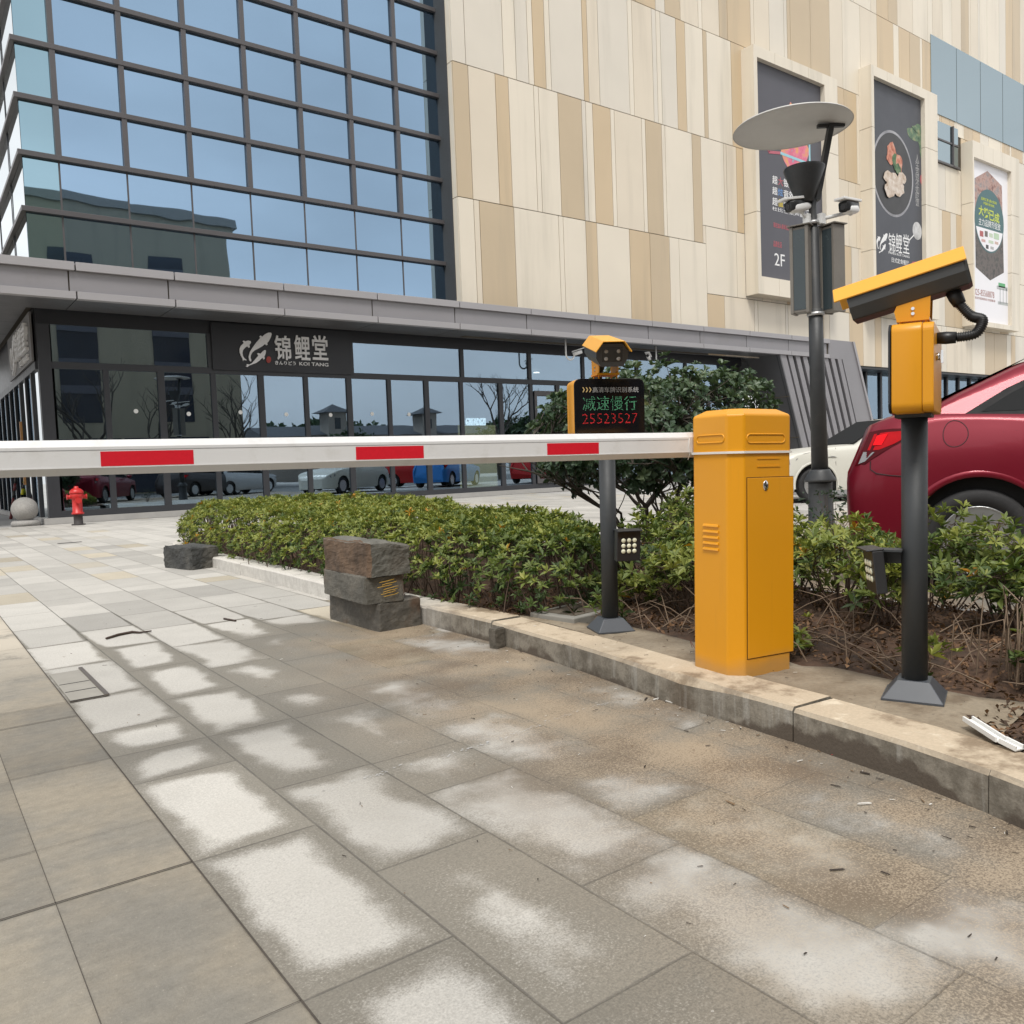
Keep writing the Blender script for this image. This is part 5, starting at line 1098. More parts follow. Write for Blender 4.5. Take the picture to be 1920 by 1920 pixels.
def m_stone(name, a, b, c3, sc=7, rust=None):
    m, nt, out = newmat(name); co = coords(nt); n1 = noise(nt, co, sc, 6, 0.6); n2 = noise(nt, co, 45, 5, 0.7); n3 = noise(nt, co, sc*0.5, 4)
    c = mixc(nt, smooth(nt, n1, 0.38, 0.62), a, b); c = mixc(nt, smooth(nt, n3, 0.53, 0.64), c, c3); g_ = mth(nt, 'MULTIPLY_ADD', n2, 0.9, 0.55)
    if rust:      # the split side of the block is rusty, the sawn sides are grey
        nx = nd(nt, 'ShaderNodeSeparateXYZ', i_0=nd(nt, 'ShaderNodeTexCoord').outputs['Normal']).outputs[0]
        c = mixc(nt, smooth(nt, mth(nt, 'SUBTRACT', mth(nt, 'MULTIPLY', n1, 0.25), nx), 0.45, 0.75), c, mixc(nt, smooth(nt, n1, 0.4, 0.62), rust, tuple(0.5*q for q in rust)))
    c = mixc(nt, 1.0, c, nd(nt, 'ShaderNodeCombineColor', i_Red=g_, i_Green=g_, i_Blue=g_).outputs[0], 'MULTIPLY')
    p = nd(nt, 'ShaderNodeBsdfPrincipled', i_Roughness=0.85); nt.links.new(c, p.inputs['Base Color']); nt.links.new(bump(nt, mth(nt, 'ADD', n2, n1), 0.7, 0.006), p.inputs['Normal']); nt.links.new(p.outputs[0], out.inputs[0]); return m
SG = 'stone blocks stacked by the kerb'
rough_block('stone_block', 'dark brown rough stone block at the bottom of the stack by the kerb', 2.17, 4.335, 0.0, 0.60, 0.275, 0.158, rad(2), m_stone('stone_dark', (0.072, 0.066, 0.056), (0.108, 0.097, 0.08), (0.09, 0.058, 0.038)), 1, group=SG)
mid = rough_block('stone_block', 'grey stone block with yellow paint scribbles, middle of the stack by the kerb', 2.105, 4.345, 0.156, 0.62, 0.235, 0.150, rad(-3), m_stone('stone_grey', (0.088, 0.083, 0.070), (0.128, 0.118, 0.098), (0.10, 0.07, 0.047)), 2, group=SG)
rough_block('stone_block', 'rust brown stone block with a sloping broken top, topmost of the stack', 2.125, 4.33, 0.304, 0.64, 0.255, 0.190, rad(-1), m_stone('stone_rust', (0.10, 0.097, 0.083), (0.145, 0.138, 0.118), (0.085, 0.075, 0.06), 5, (0.125, 0.080, 0.050)), 3, slope=0.055, amp=0.011, group=SG)
mb = MB(); rq = random.Random(6)
for k in range(7):
    z = 0.034+k*0.013; x = -0.03+rq.uniform(-0.02, 0.03); pts = [(x+q*0.022, -0.316-0.004, z+q*0.003+rq.uniform(-.002, .002)) for q in range(5) if x+q*0.022 < 0.112]
    if len(pts) > 1: mb.tube(pts, 0.0018, 6)
mb.build('paint_scribble', pm('paint_yellow', (0.46, 0.27, 0.03), 0.6, var=0.2, scale=30), mid)
rough_block('stone_block', 'dark charcoal stone block lying alone at the far end of the hedge', 2.25, 8.38, 0.0, 0.52, 0.30, 0.21, rad(14), m_stone('stone_charcoal', (0.040, 0.041, 0.040), (0.062, 0.062, 0.058), (0.10, 0.094, 0.082), 4), 5, amp=0.014)
rough_block('stone_chip', 'small broken stone chip standing against the kerb', 2.275, 3.25, 0.0, 0.05, 0.06, 0.095, rad(10), MATS.get('q') or m_stone('stone_chip_m', (0.08, 0.07, 0.055), (0.12, 0.105, 0.085), (0.06, 0.05, 0.04), 14), 7, amp=0.005)
# hydrant
M_HYD = pm('hydrant_red', (0.50, 0.022, 0.02), 0.42, var=0.15, scale=12)
hp_ = onZ(146, 984); hy = thing('fire_hydrant', 'red fire hydrant on a dark base in front of the dark shopfront', 'fire hydrant', (hp_[0], hp_[1]-0.1, 0))
mb = MB(); mb.lathe([(0.13, 0), (0.13, 0.025), (0.085, 0.03), (0.085, 0.20), (0.10, 0.205), (0.10, 0.22)], n=24); mb.build('base', pm('hydrant_base', (0.035, 0.03, 0.03), 0.7), hy)
mb = MB(); mb.lathe([(0.115, 0.22), (0.115, 0.255), (0.095, 0.265), (0.092, 0.50), (0.10, 0.53), (0.125, 0.56), (0.125, 0.62), (0.115, 0.64)], n=28); mb.build('barrel', M_HYD, hy)
mb = MB(); mb.lathe([(0.13, 0.64), (0.135, 0.655), (0.12, 0.70), (0.085, 0.735), (0.045, 0.75), (0.04, 0.78), (0.03, 0.79), (0.001, 0.79)], n=28); mb.build('bonnet', M_HYD, hy)
for s in (-1, 1):
    mb = MB(); mb.tube([(s*0.09, 0, 0.575), (s*0.165, 0, 0.575)], 0.042, 16); mb.tube([(s*0.165, 0, 0.575), (s*0.185, 0, 0.575)], 0.052, 8); mb.build('outlet_cap', M_HYD, hy)
mb = MB(); mb.tube([(0, -0.09, 0.50), (0, -0.15, 0.50)], 0.055, 16); mb.tube([(0, -0.15, 0.50), (0, -0.17, 0.50)], 0.062, 8); mb.build('front_outlet', M_HYD, hy)
# stone ball
bl = thing('stone_bollard', 'round grey granite ball bollard on a low base by the shop corner', 'bollard', (2.07, 20.0, 0))
M_GRAN = pm('granite', (0.30, 0.29, 0.275), 0.75, var=0.35, scale=40, bp=0.3, dirt=(0.40, 0.385, 0.36), dscale=5)
mb = MB(); mb.ball((0, 0, 0.345), 0.255, 36); mb.build('ball', M_GRAN, bl)
mb = MB(); mb.lathe([(0.27, 0), (0.27, 0.07), (0.24, 0.11), (0.15, 0.115), (0.12, 0.16)], n=32); mb.build('base', M_GRAN, bl)
def stripes(name, label, a, b, cols_, r=0.035):
    t = thing(name, label, 'striped pole', a, 0, 'striped poles by the passage'); a = Vector(a); b = Vector(b); n = 9
    for k in range(n):
        mb = MB(); mb.tube([(b-a)*(k/n), (b-a)*((k+1)/n)], r, 12); mb.build('stripe', cols_[k % 2], t)
M_HY = pm('hazard_yellow', (0.66, 0.60, 0.03), 0.5); M_HK = pm('hazard_black', (0.02, 0.02, 0.02), 0.5); M_HR = pm('hazard_dark_red', (0.16, 0.03, 0.03), 0.5)
e = onZ(1, 965); f = onZ(-6, 967)
stripes('striped_pole', 'yellow and black striped pole leaning at the left edge by the passage', (e[0], 24.0, 0), (e[0]+0.30, 24.2, 1.35), (M_HY, M_HK))
stripes('striped_pole', 'dark red and black striped pole leaning behind the yellow one at the left edge', (e[0]-0.12, 24.4, 0), (e[0]+0.18, 24.6, 1.6), (M_HR, M_HK))
# drain cover, slot drain
dr = thing('drain_cover', 'recessed stone drain cover with a steel edge in the paving', 'drain cover', (0.555, 3.98, 0.0))
M_LID = pm('lid_stone', (0.27, 0.255, 0.225), 0.85, var=0.2, scale=8)
mb = MB(); mb.box(-0.062, 0.062, -0.285, 0.30, 0.004, 0.0065); mb.build('lid', M_LID, dr)
mb = MB(); mb.box(0.062, 0.078, -0.30, 0.33, 0.004, 0.012); mb.box(-0.066, 0.062, -0.30, -0.288, 0.004, 0.0075); mb.build('edge_rail', pm('rail_steel', (0.16, 0.14, 0.125), 0.45, 0.5), dr)
mb = MB(); mb.box(-0.066, 0.06, -0.300, -0.296, 0.0076, 0.009); mb.box(-0.058, 0.06, 0.03, 0.037, 0.0066, 0.0075); mb.box(-0.058, 0.06, -0.13, -0.122, 0.0066, 0.0075); mb.build('gap', pm('gap_black', (0.01, 0.01, 0.01), 0.9), dr)
mb = MB(); mb.box(1.77, 2.08, 13.40, 13.47, 0.003, 0.006); struct(mb.build('slot_drain', pm('slot_dark', (0.06, 0.06, 0.06), 0.8)))
M_TWIG = pm('twig_brown', (0.045, 0.028, 0.02), 0.8)
tw = [onZ(*q, 0.008) for q in ((199, 1197), (222, 1190), (248, 1185), (262, 1186), (284, 1183))]
mb = MB(); mb.tube(tw, [0.006, 0.008, 0.008, 0.006, 0.004], 6); tag(mb.build('twig', M_TWIG), 'bent dark twig lying on the pale paving left of the stones', 'twig')
mb = MB(); a, b = onZ(420, 1160, 0.006), onZ(442, 1164, 0.006); mb.tube([a, b], 0.006, 6); tag(mb.build('twig', M_TWIG), 'short straight twig lying on the paving left of the stone stack', 'twig')
# snapped white plastic strip lying on kerb and soil
M_STRIP = pm('strip_white', (0.72, 0.72, 0.70), 0.5, var=0.05)
def strip(p0, p1, w, label, z0, z1):
    a = onZ(*p0, z0); b = onZ(*p1, z1); mb = MB(); a = Vector(a); b = Vector(b)
    mb.bar(a, b, w, 0.004); d = (b-a).normalized(); s = d.cross(Vector((0, 0, 1))).normalized(); mb.bar(a+s*w*0.42+Vector((0, 0, 0.005)), b+s*w*0.42+Vector((0, 0, 0.005)), 0.005, 0.012); mb.bar(a-s*w*0.42+Vector((0, 0, 0.005)), b-s*w*0.42+Vector((0, 0, 0.005)), 0.005, 0.012)
    tag(mb.build('plastic_strip', M_STRIP), label, 'plastic strip')
strip((1815, 1350), (1877, 1390), 0.030, 'longer piece of the snapped white plastic strip lying beside the right kerb', 0.125, 0.118)
strip((1880, 1390), (1912, 1406), 0.030, 'shorter end piece of the snapped white plastic strip on the right kerb', 0.120, 0.112)
# thin red wire by the cabinet
w0 = onZ(1305, 1213, KZ+0.01); mb = MB(); pts = []
for k in range(26):
    a = k/25; pts.append((w0[0]-0.035*abs(math.sin(a*7)), w0[1]+0.02-0.12*a, KZ+0.004+0.035*abs(math.sin(a*9))))
mb.tube(pts, 0.0011, 5); tag(mb.build('wire', pm('wire_red', (0.22, 0.06, 0.05), 0.5)), 'thin curled red wire on the concrete beside the yellow cabinet', 'wire')
# scattered crumbs, bark and scraps on the ground
lt = MB(); rl = random.Random(12)
def scrap(x, y, z, s, mi):
    a = rl.uniform(0, 6.28); c, sn = math.cos(a), math.sin(a); l = s*rl.uniform(1, 3.2); w = s*rl.uniform(0.35, 0.8); h = s*rl.uniform(0.15, 0.5)
    lt.add([(x+c*u*l-sn*v*w, y+sn*u*l+c*v*w, z+(h if t else 0)) for t in (0, 1) for u, v in ((-1, -rl.random()), (1, -rl.random()*.6), (rl.uniform(.6, 1), 1), (-rl.uniform(.5, 1), rl.random()))], [(0, 1, 5, 4), (1, 2, 6, 5), (2, 3, 7, 6), (3, 0, 4, 7), (4, 5, 6, 7)], mi)
for k in range(260):
    y = rl.uniform(0.4, 4.6); kx = next((a[0]+(b[0]-a[0])*(y-a[1])/(b[1]-a[1]) for a, b in zip(KB[:-1], KB[1:]) if a[1] <= y <= b[1]), 2.2)
    d = abs(rl.gauss(0, 0.10))+0.006 if rl.random() < 0.68 else rl.uniform(0.05, 1.2); scrap(kx-d, y, 0.003, rl.choice((0.0015, 0.002, 0.0025, 0.0035)), rl.choice((0, 0, 0, 1, 1, 2)))
for k in range(40): scrap(rl.uniform(0.6, 2.3), rl.uniform(1.2, 6.5), 0.003, rl.choice((0.002, 0.003, 0.0035)), rl.choice((0, 0, 1)))
for px, py, s, mi in ((961, 1392, .007, 0), (1086, 1416, .004, 2), (645, 1607, .005, 0), (675, 1508, .005, 0), (1622, 1452, .008, 0), (1775, 1573, .006, 0), (1567, 1475, .008, 0), (1370, 1507, .010, 1), (1211, 1312, .012, 0), (1232, 1312, .012, 2), (1256, 1318, .012, 2), (1565, 1417, .007, 3), (1620, 1433, .007, 3), (582, 1202, .006, 4), (1660, 1640, .008, 0), (1395, 1520, .005, 0), (1500, 1428, .006, 2), (1620, 1510, .012, 2), (1570, 1633, .010, 0)):
    q = onZ(px, py); scrap(q[0], q[1], 0.003, s*0.62, mi)
for k in range(60):
    y = rl.uniform(1.1, 3.2); scrap(rl.uniform(2.32, 2.62), y, KZ+0.001, rl.choice((0.0015, 0.002, 0.003)), rl.choice((0, 0, 1, 2)))
lo = lt.build('litter', [pm('crumb_dark', (0.035, 0.026, 0.02), 0.9), pm('crumb_bark', (0.17, 0.11, 0.06), 0.9), pm('crumb_white', (0.6, 0.58, 0.54), 0.7), pm('crumb_red', (0.5, 0.06, 0.05), 0.6), pm('crumb_green', (0.05, 0.32, 0.18), 0.5)])
lo['kind'] = 'stuff'; lo['label'] = 'small dark crumbs and scraps scattered along the kerb'
# concrete chamber frame sunk in the bed
ch = thing('chamber_lid', 'weathered concrete chamber lid sunk in the soil behind the kerb', 'chamber lid', (2.83, 3.22, 0.07), rad(8))
mb = MB(); mb.box(-0.27, 0.27, -0.15, 0.15, 0, 0.055); mb.build('frame', pm('chamber_concrete', (0.23, 0.22, 0.195), 0.9, var=0.25, scale=12, dirt=(0.10, 0.08, 0.06)), ch, bevel=0.006)
mb = MB(); mb.box(-0.22, 0.22, -0.11, 0.11, 0.0552, 0.058); mb.build('lid', pm('chamber_lid_m', (0.105, 0.085, 0.062), 0.9, var=0.35, scale=14), ch)

# ================= PLANTS =================
def m_leaf(name, ramp, rough=0.48, trans=0.22):
    m, nt, out = newmat(name); at = nd(nt, 'ShaderNodeVertexColor', layer_name='tint')
    cr = nt.nodes.new('ShaderNodeValToRGB'); nt.links.new(at.outputs[0], cr.inputs[0]); el = cr.color_ramp.elements
    for i, (p, c) in enumerate(ramp):
        if i < 2: el[i].position = p; el[i].color = (*c, 1)
        else: e = el.new(p); e.color = (*c, 1)
    p = nd(nt, 'ShaderNodeBsdfPrincipled', i_Roughness=rough); nt.links.new(cr.outputs[0], p.inputs['Base Color']); p.inputs['Specular IOR Level'].default_value = 0.3
    t = nd(nt, 'ShaderNodeBsdfTranslucent'); nt.links.new(mixc(nt, 1.0, cr.outputs[0], (1.3, 1.4, 0.7), 'MULTIPLY'), t.inputs[0])
    ms = nd(nt, 'ShaderNodeMixShader', i_0=trans); nt.links.new(p.outputs[0], ms.inputs[1]); nt.links.new(t.outputs[0], ms.inputs[2]); nt.links.new(ms.outputs[0], out.inputs[0]); return m
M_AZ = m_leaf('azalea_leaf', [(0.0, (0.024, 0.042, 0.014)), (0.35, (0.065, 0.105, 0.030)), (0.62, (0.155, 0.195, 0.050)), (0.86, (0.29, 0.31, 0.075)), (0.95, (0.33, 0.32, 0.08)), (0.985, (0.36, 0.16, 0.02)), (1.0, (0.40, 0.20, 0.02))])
M_BU = m_leaf('bush_leaf', [(0.0, (0.022, 0.042, 0.024)), (0.4, (0.050, 0.084, 0.046)), (0.75, (0.098, 0.140, 0.078)), (0.95, (0.17, 0.20, 0.11)), (1.0, (0.2, 0.21, 0.1))], 0.38, 0.15)
M_DRY = m_leaf('dry_leaf', [(0.0, (0.05, 0.03, 0.018)), (0.5, (0.14, 0.075, 0.038)), (1.0, (0.27, 0.16, 0.085))], 0.7, 0.1)
M_STEM = pm('stem_brown', (0.075, 0.048, 0.033), 0.8, var=0.3, scale=30); M_BARK = pm('bark_grey', (0.070, 0.058, 0.047), 0.85, var=0.35, scale=25)
def unitv(a): return a/np.maximum(np.linalg.norm(a, axis=-1, keepdims=True), 1e-9)
def foliage(name, P, A, tint, L, Wd, nl, tilt, mat, parent, world=True, jit=0.35, mid=0.5, droop=0.12):
    """whorls of folded leaves: one whorl per point P around axis A"""
    P = np.asarray(P, float); A = unitv(np.asarray(A, float)); n = len(P)
    ref = np.where(np.abs(A[:, 2:3]) < 0.9, np.array([[0, 0, 1.0]]), np.array([[1.0, 0, 0]])); U = unitv(np.cross(A, ref)); V = np.cross(A, U)
    ph = RNG.uniform(0, 2*np.pi, (n, 1)) + 2*np.pi*np.arange(nl)/nl + RNG.normal(0, 0.25, (n, nl))
    th = np.radians(tilt)+RNG.normal(0, jit, (n, nl)); ll = L*RNG.uniform(0.6, 1.2, (n, nl))*RNG.uniform(0.62, 1.28, (n, 1)); ww = Wd*ll/L*RNG.uniform(0.8, 1.2, (n, nl))
    R_ = np.cos(ph)[..., None]*U[:, None]+np.sin(ph)[..., None]*V[:, None]
    D = np.cos(th)[..., None]*A[:, None]+np.sin(th)[..., None]*R_; Sd = unitv(np.cross(D, A[:, None])); Nn = np.cross(Sd, D)
    b = P[:, None]+0*D; m1 = b+D*(ll*mid)[..., None]+Nn*(ll*0.03)[..., None]
    e1 = m1+Sd*(ww/2)[..., None]+Nn*(ww*0.16)[..., None]; e2 = m1-Sd*(ww/2)[..., None]+Nn*(ww*0.16)[..., None]
    tip = b+D*ll[..., None]-Nn*(ll*droop)[..., None]*0 - A[:, None]*(ll*droop)[..., None]
    VV = np.stack([b, e1, tip, e2], 2).reshape(-1, 3); k = n*nl
    if world and parent is not None: VV = VV-np.array(parent.location)
    base = np.arange(k)*4; F = np.stack([base, base+1, base+2, base, base+2, base+3], 1).reshape(-1, 3)
    me = bpy.data.meshes.new(name); me.vertices.add(len(VV)); me.vertices.foreach_set('co', VV.astype('f').ravel())
    me.loops.add(F.size); me.loops.foreach_set('vertex_index', F.ravel().astype('i')); me.polygons.add(len(F)); me.polygons.foreach_set('loop_start', np.arange(0, F.size, 3, dtype='i'))
    me.update(calc_edges=True); me.materials.append(mat)
    T_ = np.clip(np.asarray(tint)[:, None]+RNG.normal(0, 0.07, (n, nl)), 0, 1).ravel(); c = np.repeat(T_, 4); cc = np.stack([c, c, c, np.ones_like(c)], 1).astype('f')
    a = me.color_attributes.new('tint', 'FLOAT_COLOR', 'POINT'); a.data.foreach_set('color', cc.ravel())
    o = bpy.data.objects.new(name, me); COL.objects.link(o)
    if parent is not None: o.parent = parent
    return o
def edge_dist(x, y, P):
    best = 9
    for (x1, y1), (x2, y2) in zip(P, P[1:]+P[:1]):
        dx, dy = x2-x1, y2-y1; t = max(0, min(1, ((x-x1)*dx+(y-y1)*dy)/(dx*dx+dy*dy))); best = min(best, math.hypot(x-x1-t*dx, y-y1-t*dy))
    return best
# --- the long azalea hedge
HP = [(2.56, 3.12), (2.47, 3.7), (2.44, 4.6), (2.43, 6.0), (2.44, 8.2), (2.50, 9.3), (2.62, 10.3), (2.92, 11.05), (3.5, 11.45), (4.6, 11.6), (5.1, 10.4), (4.95, 8.0), (4.5, 6.2), (4.1, 4.9), (3.75, 3.9), (3.2, 3.25)]
hedge = thing('azalea_hedge', 'long low azalea hedge with yellow green tops behind the stone blocks', 'hedge', (3.0, 6.0, 0.08))
def hb(x, y): return 0.5*mnoise.noise(Vector((x*2.1, y*2.1, 0.3)))+0.35*mnoise.noise(Vector((x*5.2, y*5.2, 3.1)))
def hh(x, y): 
    d = edge_dist(x, y, HP); H0 = 0.41+0.02*sst(4.2, 6.0, y)+0.03*sst(8, 10, y)
    return 0.09+H0*(0.30+0.70*math.sqrt(min(1, d/0.30)))+0.17*hb(x, y)*min(1, d/0.1)
rh = random.Random(17); P = []; A = []; T_ = []
ST = []
while len(P) < 10500:
    x = rh.uniform(2.40, 5.15); y = rh.uniform(3.05, 11.7)
    if not inside(x, y, HP): continue
    # nearer parts and rims get more whorls than the far interior
    d = edge_dist(x, y, HP)
    if d > 0.35 and rh.random() < 0.38: continue
    if y > 7.5 and rh.random() < 0.25: continue
    zt = hh(x, y); e = 0.03
    gx = (hh(x+e, y)-hh(x-e, y))/(2*e); gy = (hh(x, y+e)-hh(x, y-e))/(2*e); nrm = np.array([-gx, -gy, 1.0]); nrm /= np.linalg.norm(nrm)
    if rh.random() < 0.58 or d > 0.4: dep = abs(rh.gauss(0, 0.035))
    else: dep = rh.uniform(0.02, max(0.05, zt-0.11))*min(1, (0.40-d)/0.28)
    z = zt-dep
    if z < 0.105: continue
    a = nrm*0.8+np.array([rh.gauss(0, .33), rh.gauss(0, .33), 0.45+rh.gauss(0, .2)])
    P.append((x, y, z)); A.append(a)
    sun = 0.71 if dep < 0.06 else 0.36  # tint level: yellower new growth at the surface, darker green leaves inside
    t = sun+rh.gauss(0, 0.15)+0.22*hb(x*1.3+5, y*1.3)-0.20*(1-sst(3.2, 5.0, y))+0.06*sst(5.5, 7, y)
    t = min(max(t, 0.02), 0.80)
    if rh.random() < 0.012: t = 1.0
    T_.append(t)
    if rh.random() < 0.16 and d < 0.5: ST.append(((x, y, z), d))
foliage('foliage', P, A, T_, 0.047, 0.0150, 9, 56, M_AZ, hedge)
mb = MB()
for (x, y, z), d in ST:
    bx, by = x+rh.gauss(0, .05)+0.05, y+rh.gauss(0, .06)
    mb.tube([(bx, by, 0.07), ((x+bx)/2+rh.gauss(0, .02), (y+by)/2+rh.gauss(0, .02), z*0.55+0.03), (x, y, z)], [0.005, 0.0035, 0.002], 5, cap=False)
mb.build('stems', M_STEM, hedge, world=True)
# --- looser azaleas on the right, each a shrub of its own
AZL = [(3.42, 3.30, .30, .50, 120, 'dark azalea shrub just right of the display post under the bush'), (3.86, 3.30, .34, .58, 130, 'tall azalea shrub in front of the bush limbs'), (3.10, 2.70, .24, .40, 80, 'azalea shrub between the display post and the yellow cabinet'), (4.15, 3.75, .32, .56, 120, 'azalea shrub at the foot of the round bush'), (3.30, 2.88, .30, .46, 120, 'azalea shrub behind the plate camera post with the lit display'), (3.72, 2.72, .32, .52, 130, 'azalea shrub under the round bush, left of the yellow cabinet'),
       (3.55, 2.22, .30, .50, 120, 'azalea shrub showing just right of the yellow cabinet top half'), (3.78, 1.92, .30, .52, 125, 'azalea shrub in front of the lamp post base'),
       (3.35, 1.86, .26, .42, 80, 'thin azalea with bare stems right of the yellow cabinet'), (3.62, 1.52, .30, .52, 120, 'azalea shrub in front of the red car bumper'),
       (3.72, 1.16, .28, .53, 120, 'azalea shrub directly behind the right camera pole'), (3.42, 1.28, .22, .43, 70, 'sparse azalea beside the fill light of the right camera post'),
       (3.58, 0.80, .30, .58, 140, 'azalea shrub in front of the red car rear wheel'), (3.26, 0.86, .24, .47, 90, 'azalea shrub with yellowish leaves right of the right camera pole'),
       (3.30, 0.45, .28, .55, 120, 'azalea shrub at the right edge in front of the red car'), (2.86, 0.98, .14, .26, 34, 'small azalea sprouting beside the white plastic strip'),
       (2.95, 1.10, .17, .36, 34, 'azalea with drooping dry stems at the right edge of the bed'), (3.10, 2.42, .22, .36, 50, 'low azalea tucked behind the yellow cabinet'),
       (3.05, 3.06, .16, .22, 26, 'azalea sprig with yellow leaves over the concrete chamber lid'), (2.70, 2.88, .09, .16, 12, 'little azalea sprout at the foot of the display post'),
       (2.72, 1.93, .08, .14, 12, 'little azalea sprout at the foot of the yellow cabinet'), (2.72, 1.42, .07, .20, 8, 'yellowing azalea sprig behind the right pole base'), (4.0, 2.5, .26, .5, 90, 'azalea shrub at the rear of the bed near the lamp post')]
for (cx, cy, r, h, n, lab) in AZL:
    n = int(n*1.75)
    t = thing('azalea_shrub', lab, 'shrub', (cx, cy, 0.08), 0, 'azalea shrubs on the right'); P = []; A = []; T_ = []; mb = MB()
    nb = max(3, int(n/13)); ends = []
    for k in range(nb):
        a = rh.uniform(0, 6.28); rr_ = r*math.sqrt(rh.random())*0.95; e = Vector((rr_*math.cos(a), rr_*math.sin(a), h*(1-0.35*(rr_/r)**2)*rh.uniform(0.72, 1.06)))
        s = Vector((e.x*0.25+rh.gauss(0, .02), e.y*0.25+rh.gauss(0, .02), 0)); m_ = (s+e)/2+Vector((rh.gauss(0, .02), rh.gauss(0, .02), rh.gauss(0.02, .02)))
        mb.tube([s, m_, e], [0.0045, 0.0035, 0.0018], 5, cap=False); ends.append((s, m_, e))
    for k in range(n):
        s, m_, e = ends[k % nb]; u = 1-abs(rh.gauss(0, 0.20)); u = min(1, max(0.25, u)); q = m_.lerp(e, (u-.5)*2) if u > .5 else s.lerp(m_, u*2)
        off = Vector((rh.gauss(0, .042), rh.gauss(0, .042), rh.gauss(0, .032))); q2 = q+off
        if q2.z < 0.03: q2.z = 0.03+rh.random()*0.03
        if off.length > 0.03: mb.tube([q, q2], [0.0018, 0.0012], 4, cap=False)
        ax = Vector((q2.x*1.0, q2.y*1.0, 0.35+rh.random()*0.5))+Vector((rh.gauss(0, .3), rh.gauss(0, .3), 0))
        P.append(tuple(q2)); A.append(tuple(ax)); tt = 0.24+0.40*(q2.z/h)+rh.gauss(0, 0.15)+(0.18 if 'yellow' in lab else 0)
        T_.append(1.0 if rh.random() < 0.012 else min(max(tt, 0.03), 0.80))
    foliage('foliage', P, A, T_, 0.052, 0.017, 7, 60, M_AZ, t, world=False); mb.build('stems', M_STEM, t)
# --- the round evergreen bush
bx, by = 4.62, 4.43
bush = thing('evergreen_bush', 'round dark evergreen bush with bare lower limbs behind the display post', 'bush', (bx, by, 0.08))
mb = MB(); tips = []
def limb(p, d, l, r, lev):
    d = d.normalized(); n = 4; pts = [p]; q = p.copy()
    for k in range(n):
        d = (d+Vector((rh.gauss(0, .13), rh.gauss(0, .13), rh.gauss(0.02, .09)))).normalized(); q = q+d*(l/n); pts.append(q.copy())
    mb.tube(pts, [r*(1-0.45*k/n) for k in range(n+1)], 7 if lev < 2 else 5, cap=False)
    if lev >= 3: tips.append((q, d)); return
    for k in range(3 if lev else 3):
        s = pts[-1] if k < 2 else pts[2]
        a = rh.uniform(0, 6.28); nd_ = (d+Vector((math.cos(a), math.sin(a), rh.uniform(-.15, .35)))*rh.uniform(0.5, 0.85)).normalized(); limb(s.copy(), nd_, l*rh.uniform(0.62, 0.8), r*0.62, lev+1)
for k in range(6):
    a = k*1.05+0.3; limb(Vector((0.05*math.cos(a), 0.05*math.sin(a), 0)), Vector((math.cos(a)*rh.uniform(.6, 1.0), math.sin(a)*rh.uniform(.6, 1.0), rh.uniform(0.75, 1.1))), 0.52, 0.024, 0)
def bn(v): return 1+0.24*mnoise.noise(v*2.1)+0.15*mnoise.noise(v*4.6)
P = []; A = []; T_ = []; mbt = mb; CZ = 0.95
while len(P) < 2300:
    v = Vector((rh.gauss(0, 1), rh.gauss(0, 1), rh.gauss(0, 1))).normalized()
    if v.z < -0.8: continue
    k = bn(v*1.0+Vector((3, 1, 2)))*(1-abs(rh.gauss(0, 0.20))); up = v.z
    q = Vector((v.x*0.92*k, v.y*0.92*k, CZ+v.z*(0.56 if up > 0 else 0.50)*k))
    hole = mnoise.noise(Vector((q.x*3.1, q.y*3.1, q.z*3.1+7)))
    if hole < -0.22 and rh.random() < 0.8: continue
    if q.z < 0.72 and mnoise.noise(Vector((q.x*2.2+4, q.y*2.2, q.z*2))) < 0.02: continue
    P.append(tuple(q)); A.append((v.x+rh.gauss(0, .3), v.y+rh.gauss(0, .3), v.z+0.55+rh.gauss(0, .3)))
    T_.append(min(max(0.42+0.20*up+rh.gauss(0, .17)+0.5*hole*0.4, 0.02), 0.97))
    if rh.random() < 0.25:
        c_ = min(tips, key=lambda e: (e[0]-q).length); mbt.tube([c_[0], (c_[0]+q)/2+Vector((0, 0, .02)), q], [0.005, 0.004, 0.002], 4, cap=False)
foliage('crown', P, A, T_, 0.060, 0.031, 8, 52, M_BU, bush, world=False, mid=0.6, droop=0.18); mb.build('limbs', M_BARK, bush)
# --- purple sprig by the lamp post, dead leaves and stalks on the soil
sp = thing('leafy_sprig', 'dark sprig of small round leaves in front of the lamp post base', 'shrub', (LB[0]-1.2, LB[1]-0.9, 0.0)); P = []; A = []; mb = MB()
for k in range(70): P.append((rh.gauss(0, .16), rh.gauss(0, .16), rh.uniform(0.16, 0.50))); A.append((rh.gauss(0, 1), rh.gauss(0, 1), 1))
for k in range(14): q = P[k]; mb.tube([(q[0]*.2, q[1]*.2, 0), q], [0.004, 0.002], 4, cap=False)
foliage('foliage', P, A, [0.06]*70, 0.04, 0.024, 5, 60, M_BU, sp, world=False); mb.build('stems', M_STEM, sp)
P = []; A = []
while len(P) < 5200:
    x = rh.uniform(2.3, 4.0); y = rh.uniform(0.3, 4.2)
    if inside(x, y) and (x > 2.72 or y > 3.4 or y < 1.1): P.append((x, y, 0.085+0.02*hsh(x, y)+(0.05*sst(2.75, 3.1, x))+rh.uniform(0, .012))); A.append((rh.gauss(0, .5), rh.gauss(0, .5), 1))
